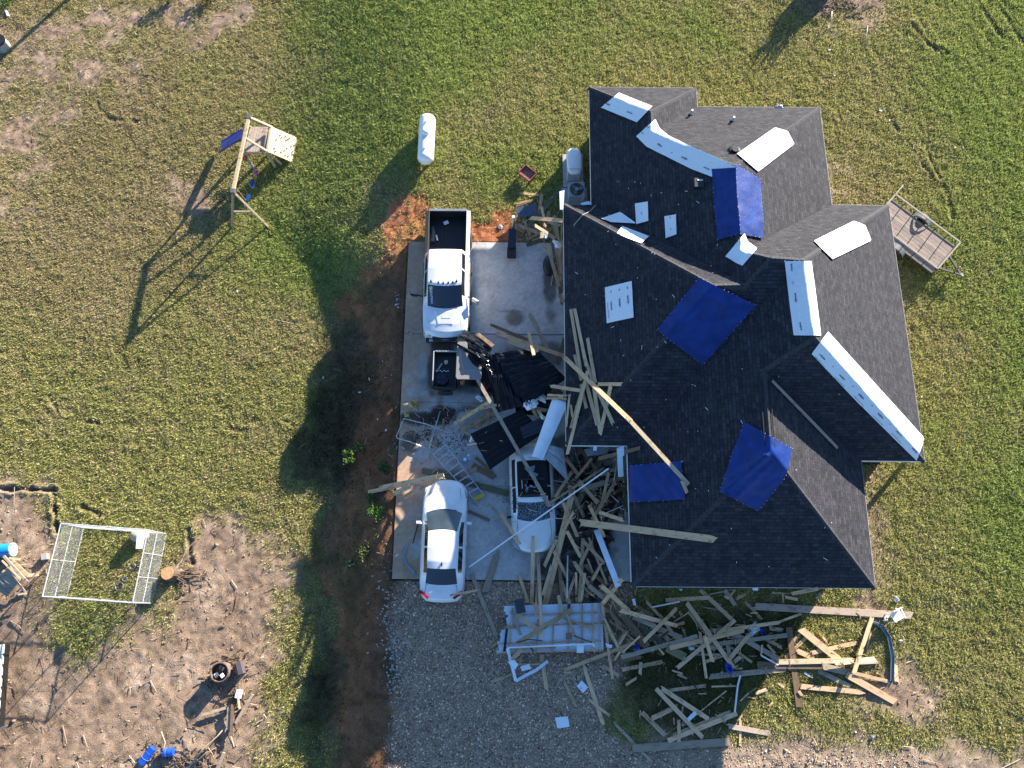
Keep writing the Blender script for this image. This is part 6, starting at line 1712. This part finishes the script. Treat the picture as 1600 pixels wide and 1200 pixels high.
# tower: deck, posts, far a-frame
D = [Q(391,198,1.45), Q(424,198,1.45), Q(417,237,1.45), Q(381,237,1.45)]
nb_ = 8
for i in range(nb_):
    u0, u1 = i/nb_+.006, (i+1)/nb_-.006; L0 = [D[0].lerp(D[1],u0), D[0].lerp(D[1],u1), D[3].lerp(D[2],u1), D[3].lerp(D[2],u0)]
    vs = [pp(v) for v in L0]+[pp(v)-Vector((0,0,.04)) for v in L0]; MB().add(vs, [(3,2,1,0),(4,5,6,7),(0,1,5,4),(1,2,6,5),(2,3,7,6),(3,0,4,7)]).build('deck_board', WOOD['k'], t)
for v in D: g = v.copy(); g.z = 0; beam(g, Vector((v.x,v.y,1.5)), .09, 'post')
K1, K2 = Q(423,198,1.62), Q(417,236,1.62); beam(ax1, K1, .09, 'rafter'); beam(ax1.lerp(ax2,.28), K2, .09, 'rafter'); beam(K1, K2, .08, 'rail', h_=.06)
beam(Q(417,237,1.5), Q(441,258,.0), .09, 'leg'); beam(ax1, Q(383,235,.0), .08, 'leg'); beam(Q(381,238,.75), Q(413,239,.75), .05, 'cross_brace', h_=.14)
# climbing wall
Wq = [Q(424.5,198,1.55), Q(467.5,217,.03), Q(460,255,.03), Q(415.5,236,1.55)]; nw = 8
for i in range(nw):
    u0, u1 = i/nw+.004, (i+1)/nw-.004; L0 = [Wq[0].lerp(Wq[1],u0), Wq[0].lerp(Wq[1],u1), Wq[3].lerp(Wq[2],u1), Wq[3].lerp(Wq[2],u0)]; nrm = (Wq[1]-Wq[0]).cross(Wq[3]-Wq[0]).normalized(); nrm = nrm if nrm.z > 0 else -nrm
    vs = [pp(v)+nrm*.02 for v in L0]+[pp(v)-nrm*.02 for v in L0]; MB().add(vs, [(3,2,1,0),(4,5,6,7),(0,1,5,4),(1,2,6,5),(2,3,7,6),(3,0,4,7)]).build('climbing_board', mat('climb_wood', (.56,.45,.28), .7, var=.12, scale=12), t)
for k in range(18):
    u, v = random.uniform(.08,.92), random.uniform(.1,.9); p = (Wq[0].lerp(Wq[1],u)).lerp(Wq[3].lerp(Wq[2],u), v)+nrm*.05
    MB().rings([[tuple(pp(p)+Vector((.045*s*math.cos(a_), .045*s*math.sin(a_), z))) for a_ in [2*math.pi*j/8 for j in range(8)]] for s, z in ((1,0),(.6,.035))]).build('hand_hold', mat('hold', (.16,.14,.12), .5), t)
# slide
S0, S1, S2 = Q(378,212,1.42), Q(362,220,.75), Q(345,232,.22); sw = (S2-S0); sw.z = 0; sw.normalize(); sn = Vector((-sw.y, sw.x, 0)); P = []
for s in range(13):
    tt = s/12; pc = S0*(1-tt)**2+S1*2*tt*(1-tt)+S2*tt*tt; row = []
    for off, zz in ((-.27,.16),(-.25,.0),(-.12,-.02),(.12,-.02),(.25,.0),(.27,.16)): row.append(pp(pc+sn*off+Vector((0,0,zz))))
    P.append(row)
MB().grid(P, .02).build('slide', mat('blue_slide', (.008,.06,.38), .28, var=.15, spec=.6), t, smooth=True)
# swings
def onb(f): return ax1.lerp(ax2, f)
for (fa, fb, sxy, col) in ((.52,.62,(391,313),0),(.80,.92,(386,311),1)):
    pass
M_rope = mat('yellow_chain', (.5,.42,.15), .6)
for (fa, fb, pa, pb, z) in ((.52,.68,(390,281),(393,293),.55),(.76,.92,(387,304),(384,313),.5)):
    A_, B_ = Q(*pa, z), Q(*pb, z); 
    sw_o = MB().bar(pp(A_)+Vector((.06,.02,0)), pp(B_)+Vector((.06,-.02,0)), .17,.03).build('swing_seat', mat('blue_seat', (.01,.05,.22), .4), t)
    for f_, e_ in ((fa, A_), (fb, B_)): MB().tube([pp(onb(f_)), pp(e_)], .011, 4).build('swing_rope', M_rope, t)
B1 = Q(400,269.5,.5); MB().rings([[tuple(pp(B1)+Vector((.13*s*math.cos(a_), .13*s*math.sin(a_), z))) for a_ in [2*math.pi*j/14 for j in range(14)]] for s, z in ((1,0),(1,.03),(.5,.05))]).build('disc_swing', mat('pink_disc', (.6,.05,.22), .4), t)
MB().tube([pp(onb(.40)), pp(B1)], .010, 4).build('swing_rope', mat('pale_rope', (.45,.45,.4), .8), t)
MB().tube([pp(Q(391,255,.8)), pp(Q(395,262,.7))], .05, 8).build('trapeze_handle', mat('light_blue_grip', (.08,.25,.5), .4), t); MB().tube([pp(onb(.36)), pp(Q(391,255,.8))], .010, 4).build('swing_rope', M_rope, t)
MB().tube([pp(Q(383,243,1.2)), pp(Q(384,250,.9))], .06, 8).build('red_handle', mat('red_grip', (.5,.06,.03), .4), t)
for a_ in (ax1, ax2): MB().box(pp(a_), (.20,.20,.18)).build('bracket', mat('bracket', (.10,.10,.10), .5), t)
# ---- chain link kennel
cs = [(95,818),(231,828),(207,942),(66,932)]; zk = zg(-20, 3); hk = 1.85
T_ = [U(x, y, zk+hk) for x, y in cs]; c = sum(T_, Vector())/4; t = thing('dog_kennel', 'square galvanised chain link dog kennel with a white sign', 'kennel', (c.x, c.y, zk))
T_ = [Vector((p.x-c.x, p.y-c.y, hk)) for p in T_]; B_ = [Vector((p.x, p.y, .03)) for p in T_]
M_k = mat('kennel_tube', (.6,.61,.62), .35, .4, var=.08)
for i in range(4):
    a_, b_ = T_[i], T_[(i+1)%4]; a0, b0 = B_[i], B_[(i+1)%4]
    MB().tube([a_, b_], .024, 6).build('top_rail', M_k, t); MB().tube([a0, b0], .024, 6).build('bottom_rail', M_k, t); MB().tube([a0, a_], .024, 6).build('corner_post', M_k, t)
    if i in (1,3): MB().tube([(a0+a_)/2, (b0+b_)/2], .02, 6).build('mid_rail', M_k, t)
    nps = {0:(.5,), 1:(.32,.65), 2:(.5,), 3:(.5,)}[i]
    for f in nps: MB().tube([a0.lerp(b0,f), a_.lerp(b_,f)], .02, 6).build('post', M_k, t)
    L = (b_-a_).length; s = .12; mw = MB(); n = int(L/s); m_ = int(hk/s)
    def pt(u, v): u = min(max(u,0),1); return a0.lerp(b0,u)+Vector((0,0,(hk-.05)*min(max(v,0),1)))
    for k in range(-m_, n):
        for sgn in (1,-1):
            u0 = k/n if sgn > 0 else (k+m_)/n; u1 = (k+m_)/n if sgn > 0 else k/n; v0, v1 = 0, 1
            # clip to panel
            if sgn > 0:
                if u0 < 0: v0 = -u0/(u1-u0); u0 = 0
                if u1 > 1: v1 = v0+(1-v0)*(1-u0)/(u1-u0) if u1 != u0 else 1; u1 = 1
            else:
                if u1 < 0: v1 = (u0)/(u0-u1); u1 = 0
                if u0 > 1: v0 = (u0-1)/(m_/n); u0 = 1
            if v1 <= v0 or v0 >= 1: continue
            mw.bar(pt(u0,v0), pt(u1,v1), .004,.004)
    o = mw.build('wire_mesh', M_k, t); o['kind'] = 'stuff'
MB().box((T_[1].x-.25, T_[1].y-.45, hk-.02), (.32,.62,.03), Matrix.Rotation(R(3),3,'Z')).build('white_sign', M_paper, t)
q = G(213,836,.5); t = thing('dog_house', 'pale fabric heap in the kennel corner', 'bedding', (q.x, q.y, zk)); MB().rings([[(.38*s*math.cos(a_), .28*s*math.sin(a_), z) for a_ in [2*math.pi*k/12 for k in range(12)]] for s, z in ((1,0),(1,.3),(.75,.5),(.3,.6))]).build('hood', mat('beige_cloth', (.42,.34,.25), .8, bump=.4), t, smooth=True)
for px, py, r_ in ((187,916,.17),(208,885,.12),(196,905,.10)):
    q = G(px, py); MBo = MB().tube([(r_*math.cos(2*math.pi*j/18), r_*math.sin(2*math.pi*j/18), .06) for j in range(19)], .02, 6); o = MBo.build('feed_bowl', M_steel); o.location = q
    tag(o, {.17:'largest round metal bowl inside the kennel near its bottom corner', .12:'metal bowl by the right kennel fence', .10:'smallest metal bowl in the kennel'}[r_], 'bowl', 'feed bowls in the kennel')
# ---- wooden table/door frame wreck, barrel, block at far left
q = G(8,860,.3); t = thing('barrel', 'blue barrel with a white lid lying on its side at the left edge', 'barrel', (q.x, q.y, zg(q.x,q.y)), R(6))
MB().rings([[(x, .28*s*math.cos(a_), .29+.28*s*math.sin(a_)) for a_ in [2*math.pi*k/24 for k in range(24)]] for x, s in ((-.75,.92),(-.70,1),(-.25,1.0),(-.22,1.05),(-.18,1),(.25,1),(.30,.97))]).build('drum', mat('bright_blue_drum', (.01,.22,.50), .35, var=.08), t, smooth=False)
MB().rings([[(x, .285*s*math.cos(a_), .29+.285*s*math.sin(a_)) for a_ in [2*math.pi*k/24 for k in range(24)]] for x, s in ((.29,1),(.36,1),(.37,.9))]).build('lid', M_white, t)
q = G(71,870,.1); t = obj1(MB().box((q.x,q.y,q.z+.02),(.26,.26,.2),Matrix.Rotation(R(12),3,'Z')), 'concrete_block', mat('block', (.36,.33,.30), .9, var=.15, scale=20), 'grey concrete block on bare soil left of the kennel', 'block', bevel=.01)
zq = zg(-23,4)
c = G(20,895,.3); t = thing('picnic_table', 'broken tilted wooden picnic table at the left edge', 'picnic table', (c.x, c.y, zg(c.x,c.y)))
def tb(x1,y1,z1,x2,y2,z2,w,m,name='board',h_=.04):
    a_, b_ = U(x1,y1,zq+z1), U(x2,y2,zq+z2); g = zg(c.x,c.y); MB().bar((a_.x-c.x,a_.y-c.y,a_.z-g),(b_.x-c.x,b_.y-c.y,b_.z-g),w,h_).build(name, m, t)
for k in range(4): tb(-14+k*10-4,902+k*-6+4,.35+.04*k,14+k*5,928-k*6,.35+.04*k,.26,WOOD['g'],'table_board')
tb(6,869,.75,43,910,.7,.10,WOOD['k'],'beam',.08); tb(3,876,.6,32,905,.55,.06,WOOD['p'],'beam'); tb(17,897,.6,40,925,.5,.06,WOOD['k'],'beam'); tb(18,876,.65,43,899,.5,.16,WOOD['p'],'leg'); tb(43,899,.4,60,898,.35,.12,WOOD['p'],'leg'); tb(14,872,.5,32,874,.45,.10,WOOD['y'],'leg'); tb(28,929,.35,41,927,.35,.08,WOOD['y'],'leg')
tb(22,930,.15,60,898,.15,.12,WOOD['g'],'beam'); tb(30,924,.4,45,908,.4,.06,WOOD['t'],'brace')
# stump with roots
q = G(263,896,.45); t = thing('tree_stump', 'cut tree stump with an orange top and pulled roots', 'tree stump', (q.x, q.y, zg(q.x,q.y)))
MB().rings([[((r_*(1+.12*math.sin(3*a_+k)))*math.cos(a_), r_*(1+.12*math.cos(2*a_))*math.sin(a_), z) for a_ in [2*math.pi*j/20 for j in range(20)]] for k, (r_, z) in enumerate(((.48,-.05),(.33,.15),(.28,.45),(.27,.56)))]).build('trunk', mat('bark', (.10,.07,.05), .95, var=.4, bump=.6, scale=14), t)
MB().tube([(0,0,.555),(0,0,.585)], .26, 18).build('cut_face', mat('cut_wood', (.48,.26,.12), .8, var=.25, scale=14), t)
for k in range(15):
    a_ = random.gauss(.3,.7); L_r = random.uniform(.3,1.3); P = [Vector((.3*math.cos(a_), .3*math.sin(a_), .12))]
    for s in range(4): a_ += random.uniform(-.3,.3); P.append(P[-1]+Vector((math.cos(a_), math.sin(a_), random.uniform(-.1,.1)))*L_r/4)
    for p in P: p.z = max(.04, p.z)
    MB().tube(P, .025, 5, r2=.008).build('root', mat('root', (.20,.13,.09), .9, var=.4) if k % 3 else mat('dry_root', (.42,.33,.22), .85), t)
# ring drum, seat and timbers lower left
q = G(344,1050,.5); t = thing('open_drum', 'rusty open drum full of scrap standing on bare soil', 'drum', (q.x,q.y,zg(q.x,q.y)))
rgk = [[(r_*math.cos(2*math.pi*j/24), r_*math.sin(2*math.pi*j/24), z) for j in range(24)] for r_, z in ((.36,0),(.36,.55),(.385,.57),(.385,.61),(.35,.61),(.34,.15))]
MB().rings(rgk).build('shell', mat('rusty_drum', (.22,.15,.12), .6, .3, var=.4), t)
for k in range(9): a_ = random.random()*6; MB().box((.18*math.cos(a_), .18*math.sin(a_), .45+.1*random.random()), (.16,.13,.12), Matrix.Rotation(a_,3,'Z')).build('scrap', random.choice([M_steel, M_black, M_paper]), t)
def debris_at(name, label, cat, px, py, size, m, rz=0., h0=.0, bevel=.01): q = G(px, py); return obj1(MB().box((q.x,q.y,q.z+size[2]/2+h0), size, Matrix.Rotation(R(rz),3,'Z')), name, m, label, cat, bevel=bevel)
debris_at('seat', 'dark upright box tipped right of the open drum', 'box', 379,1043,(.22,.5,.42),mat('dark_red_grey', (.09,.075,.085), .6),20)
debris_at('chair_seat', 'bright white plastic piece below the open drum', 'plastic piece', 375,1084,(.22,.32,.25),M_white,-10)
for i, (x1,y1,x2,y2,w,tn,lb) in enumerate(((316,1117,362,1103,4,'g','weathered timber angled left below the open drum'),(358,1105,357,1140,5,'g','upright weathered timber below the open drum'),(364,1100,362,1150,5,'b','brown timber right of the upright weathered one'),(395,1085,368,1130,4,'g','long grey timber leaning right of the scrap pile'),(371,1082,374,1108,2,'p','thin pale stick in the scrap pile'),(350,1176,340,1200,4,'g','grey timber at the bottom edge below the scrap'))):
    a_, b_ = G(x1,y1,.18+.05*i), G(x2,y2,.14+.05*i); cc = (a_+b_)/2; o = MB().bar(a_-cc, b_-cc, w/36, .08).build('timber', WOOD[tn]); o.location = cc; tag(o, lb, 'timber', 'weathered timbers in the lower left scrap')
lt = MB()
for (cx, cy, sx, sy, n) in ((366,1040,18,14,90),(330,1068,8,8,40),(362,1090,16,18,60),(275,1185,50,16,120),(1300,12,45,12,200),(272,905,30,18,90),(300,1195,40,10,80)):
    for i in range(n):
        q = G(random.gauss(cx,sx*.7), random.gauss(cy,sy*.7), .02); a_ = random.random()*3.14; Ls = random.uniform(.02,.16); lt.bar(q-Vector((math.cos(a_)*Ls, math.sin(a_)*Ls, 0)), q+Vector((math.cos(a_)*Ls, math.sin(a_)*Ls, random.uniform(0,.10))), random.uniform(.01,.05), .03)
tag(lt.build('brush_litter', mat('brush', (.14,.09,.065), .9, var=.6, c2=(.30,.22,.15))), 'broken brush and root litter around stump and scrap piles', 'litter', kind='stuff')
for k, (px, py, rz, lb) in enumerate(((229,1181,35,'left blue drum lying tilted at the bottom edge'),(262,1176,85,'right blue drum with a pale label at the bottom edge'))):
    q = G(px, py, .25); t = thing('blue_drum', lb, 'drum', (q.x,q.y,zg(q.x,q.y)), R(90-rz if k else 55), group='blue drums at the bottom edge')
    hl = .36 if k == 0 else .22
    MB().rings([[(x*hl, .16*s*math.cos(a_), .18+.16*s*math.sin(a_)) for a_ in [2*math.pi*j/22 for j in range(22)]] for x, s in ((-1,.85),(-.97,1),(-.38,1),(-.34,1.06),(-.30,1),(.3,1),(.34,1.06),(.38,1),(.97,1),(1,.85))]).build('shell', mat('royal_blue_drum', (.01,.07,.42), .35, var=.1), t)
    MB().tube([(-.35*hl,0,.18),(-.31*hl,0,.18)], .172, 22).build('hoop', mat('hoop_light', (.15,.3,.6), .4), t)
def twig(px, py, pts, r, m, lb, nm='branch'):
    P = [G(x, y, z) for x, y, z in pts]; cc = P[0].copy(); o = MB().tube([p-cc for p in P], r, 5, r2=r*.4).build(nm, m, None, smooth=True); o.location = cc; tag(o, lb, 'branch', 'bare branches on the ground')
M_dry = mat('dry_branch', (.40,.31,.21), .85)
twig(0,0,[(252,1143,.2),(258,1160,.35),(256,1172,.35),(248,1180,.2)],.025,M_dry,'curved pale branch between the two blue drums')
twig(0,0,[(294,1200,.1),(318,1170,.2),(340,1150,.2),(352,1136,.1)],.045,M_dry,'long pale branch right of the blue drums')
twig(0,0,[(298,1200,.1),(320,1178,.15),(338,1168,.05)],.04,mat('bark_branch', (.2,.15,.11), .9),'darker branch beside the long pale branch')
twig(0,0,[(325,1168,.1),(332,1178,.1),(336,1190,.05)],.02,M_dry,'thin forked twig at the bottom right of the drums')
twig(0,0,[(1300,18,.1),(1299,30,.4),(1300,44,.05)],.03,mat('grey_branch', (.4,.37,.34), .85),'grey branch sticking out below the root ball')
twig(0,0,[(1356,40,.05),(1354,55,.15),(1353,75,.03)],.02,mat('grey_branch', (.4,.37,.34), .85),'thin grey stick on the lawn right of the root ball')
twig(0,0,[(15,970,.05),(30,978,.1),(38,990,.05)],.02,M_dry,'thin curved stick below the picnic table')
# trailer/vehicle edge at the far left bottom
q = G(-33,1075,.9); t = thing('trailer_bed', 'white sided trailer cut by the left picture edge', 'trailer', (q.x,q.y,zg(q.x,q.y)), R(6))
MB().box((0,0,.5),(1.5,3.2,.5)).build('bed', M_black, t, bevel=.03); MB().box((.74,0,.82),(.14,3.2,.16)).build('side', mat('cream_side', (.55,.55,.48), .6, var=.1), t)
for k in range(7): MB().box((.84,-1.3+k*.42,.78),(.10,.05,.10)).build('stake_pocket', M_black, t)
MB().tube([(-.1,-1.75,.5),(.5,-1.72,.52),(1.0,-1.55,.5)], .04, 6).build('bumper_bar', M_steel, t)
# objects at the top edge: root ball of an uprooted tree, pole, shrubs
q = G(1285,-22,.0); t = thing('uprooted_tree', 'uprooted tree root ball of dark earth and tangled roots at the top edge', 'tree', (q.x,q.y,zg(q.x,q.y)))
rb = bmesh.new(); bmesh.ops.create_icosphere(rb, subdivisions=4, radius=1.0)
for v in rb.verts:
    n_ = float(fbm(np.array([v.co.x*2+v.co.z]), np.array([v.co.y*2-v.co.z]), .7, 4, 12)[0]); v.co *= (.6+.5*n_); v.co.x *= .95; v.co.y *= .55; v.co.z = v.co.z*1.0+.5
me = bpy.data.meshes.new('root_ball'); rb.to_mesh(me); rb.free(); me.materials.append(mat('dark_earth', (.07,.045,.035), .95, var=.5, bump=.8, scale=9)); link(bpy.data.objects.new('root_ball', me), t)
for k in range(46):
    a_ = random.uniform(0,6.28); el = random.uniform(-.1,1.3); P = [Vector((.6*math.cos(a_)*math.cos(el), .35*math.sin(a_)*math.cos(el), .75+.8*math.sin(el)))]; dr = Vector((math.cos(a_)*math.cos(el), .6*math.sin(a_)*math.cos(el), math.sin(el))); Lr = random.uniform(.3,1.0)
    for s in range(4): dr += Vector([random.uniform(-.35,.35) for _ in range(3)]); dr.normalize(); P.append(P[-1]+dr*Lr/4)
    for p in P: p.z = max(.05, p.z)
    MB().tube(P, random.choice([.03,.045,.06]), 5, r2=.006).build('root', mat('root', (.20,.13,.09), .9, var=.4), t)
MB().tube([(.3,.4,.7),(1.2,2.2,.9),(2.6,5.5,.8)], .26, 14, r2=.18).build('trunk', mat('bark', (.10,.07,.05), .95, var=.4, bump=.6, scale=14), t, smooth=True)
q = G(120,-12); t = thing('utility_pole', 'wooden utility pole standing beyond the top left corner', 'utility pole', (q.x, q.y, zg(q.x,q.y)))
MB().tube([(0,0,-.2),(0,0,4.6)], .12, 12, r2=.09).build('pole', mat('pole_wood', (.18,.14,.10), .9, var=.3), t)
def bush(px, py, h_, r_, label, cat, nleaf, col, group=None, spread=.6, name='shrub'):
    q = G(px, py); t = thing(name, label, cat, (q.x,q.y,zg(q.x,q.y)), group=group); st = MB()
    tips = []
    for k in range(7):
        a_ = random.random()*6.28; P = [Vector((0,0,0)), Vector((math.cos(a_)*r_*.3, math.sin(a_)*r_*.3, h_*.5)), Vector((math.cos(a_)*r_*.8, math.sin(a_)*r_*.8, h_*random.uniform(.7,1)))]; st.tube(P, .012+.01*h_, 5, r2=.004); tips += P[1:]
    n = nleaf = int(nleaf*.8); col = tuple(v*.55 for v in col); st.build('stem', mat('stem_bark', (.12,.10,.07), .9), t); n = nleaf
    V = np.empty((n,4,3)); 
    for i in range(n):
        tip = random.choice(tips); p = tip+Vector([random.gauss(0, r_*.28) for _ in range(3)]); p.z = max(.05, p.z*.9); a_ = random.random()*6.28; e = Vector((math.cos(a_), math.sin(a_), random.uniform(-.5,.5)))*random.uniform(.04,.085); f = e.cross(Vector((random.uniform(-1,1), random.uniform(-1,1), 1))).normalized()*e.length*.45
        V[i] = [tuple(p-e), tuple(p+f), tuple(p+e), tuple(p-f)]
    m_ = fast_mesh('foliage', V.reshape(-1,3), np.arange(n*4).reshape(-1,4), stuff_leaf); set_col(m_, 'col', np.repeat(np.array(col)*RNG.uniform(.6,1.35,(n,1)), 4, 0)); o = link(bpy.data.objects.new('foliage', m_), t); return t
stuff_leaf = stuff_mat('leaf', .6)
WEED = 'leafy weeds growing on the bank'
for px, py, h_, r_, n, col, lb in ((548,715,.55,.28,260,(.17,.26,.04),'bright lit leafy weed on the shaded bank'),(561,703,.3,.22,150,(.15,.22,.05),'small trailing weed right of the bright lit one'),(600,735,.3,.28,200,(.05,.12,.03),'dark green weed by the slab edge above the boards'),(583,778,.25,.20,120,(.06,.13,.03),'low weed below the board ends'),(588,802,.35,.3,260,(.10,.22,.03),'fresh green weed left of the saloon nose'),(568,862,.3,.35,200,(.14,.17,.05),'sparse lit weed on the sunny dirt patch'),(552,880,.25,.3,140,(.15,.18,.06),'low yellowish weed at the lower sunny dirt patch'),
        (270,0,.7,.45,500,(.16,.15,.03),'yellow green shrub cut by the top edge near the upper left'),(326,2,.5,.4,400,(.17,.14,.03),'second yellow shrub right along the top edge'),(12,8,.4,.35,250,(.07,.18,.03),'green shrub in the top left corner')):
    bush(px, py, h_, r_, lb, 'weed' if py > 100 else 'shrub', n, col, WEED if py > 100 else None, name='leafy_weed' if py > 100 else 'shrub')
debris_at('post_block', 'short pale post lying at the top left edge', 'post', 12,22,(.10,.42,.10),M_paper,28)
q = G(-2,66,.4); t = thing('water_tank', 'dark rimmed round tank cut by the left edge near the top', 'tank', (q.x,q.y,zg(q.x,q.y))); MB().tube([(0,0,0),(0,0,.5)], .38, 20).build('tank', mat('grey_tank', (.3,.3,.28), .5), t); MB().tube([(0,0,.5),(0,0,.55)], .40, 20).build('rim', M_black, t)
# white chair on the long beam, bag, little litter
q = hit(1396,962,.02); t = thing('plastic_chair', 'white plastic chair tipped on the far end of the long beam', 'chair', q, R(25))
MB().box((0,0,.28),(.42,.40,.03)).build('seat', M_white, t, bevel=.02)
MB().box((-.02,.22,.52),(.42,.05,.46), Matrix.Rotation(R(-14),3,'X')).build('backrest', M_white, t, bevel=.02)
for x in (-.19,.19):
    for y in (-.17,.17): MB().bar((x,y,.28),(x*1.2,y*1.2,.0),.035,.035,up=(1,0,0)).build('leg', M_white, t)
    MB().bar((x*1.1,-.18,.46),(x*1.1,.2,.50),.05,.03).build('armrest', M_white, t)
rag('plastic_bag', 'thin clear plastic bag hanging above the white chair', 'plastic bag', 1400,936,.14,mat('thin_plastic', (.6,.62,.65), .3), h_=.2)
rag('rag', 'small white rag left of the white chair', 'rag', 1384,967,.13,M_cloth); rag('rag', 'pale scrap on the lawn right of the gutter', 'rag', 1407,1002,.07,M_cloth); rag('rag', 'tiny white scrap on the lawn under the beam', 'rag', 1316,1001,.06,M_cloth)
rag('rag', 'grey plastic clump on the south eastern lawn', 'rag', 1362,1152,.14,mat('grey_plastic', (.25,.26,.28), .5)); rag('rag', 'pinkish white box sticking out behind the northern eave', 'box', 1217,167,.2,mat('pink_white', (.6,.5,.56), .6), h_=.08)
rag('rag', 'pale rock by the eastern wall under the eave', 'rock', 1299,300,.22,mat('pale_rock', (.55,.47,.40), .9), h_=.15)
M_lit = mat('litter_white', (.6,.6,.57), .7); lb = MB()
for (px, py) in [(620,468),(622,480),(619,476),(577,592),(562,613),(1304,118),(1376,173),(1390,188),(1427,231),(1391,256),(1492,230),(1296,78),(1295,42),(371,455),(455,325),(630,700),(417,353),(1505,231),(620,868),(603,672),(505,590),(1440,620),(1330,905),(1560,855),(590,655),(640,520)]:
    q = G(px, py, .05) if hm_at(U(px,py).x, U(px,py).y) < .3 else None
    if q is None: continue
    lb.box(q, (random.uniform(.05,.16), random.uniform(.03,.07), .03), Matrix.Rotation(random.random()*3,3,'Z'))
tag(lb.build('litter', M_lit), 'small pale scraps of litter scattered over the lawn', 'litter', kind='stuff')
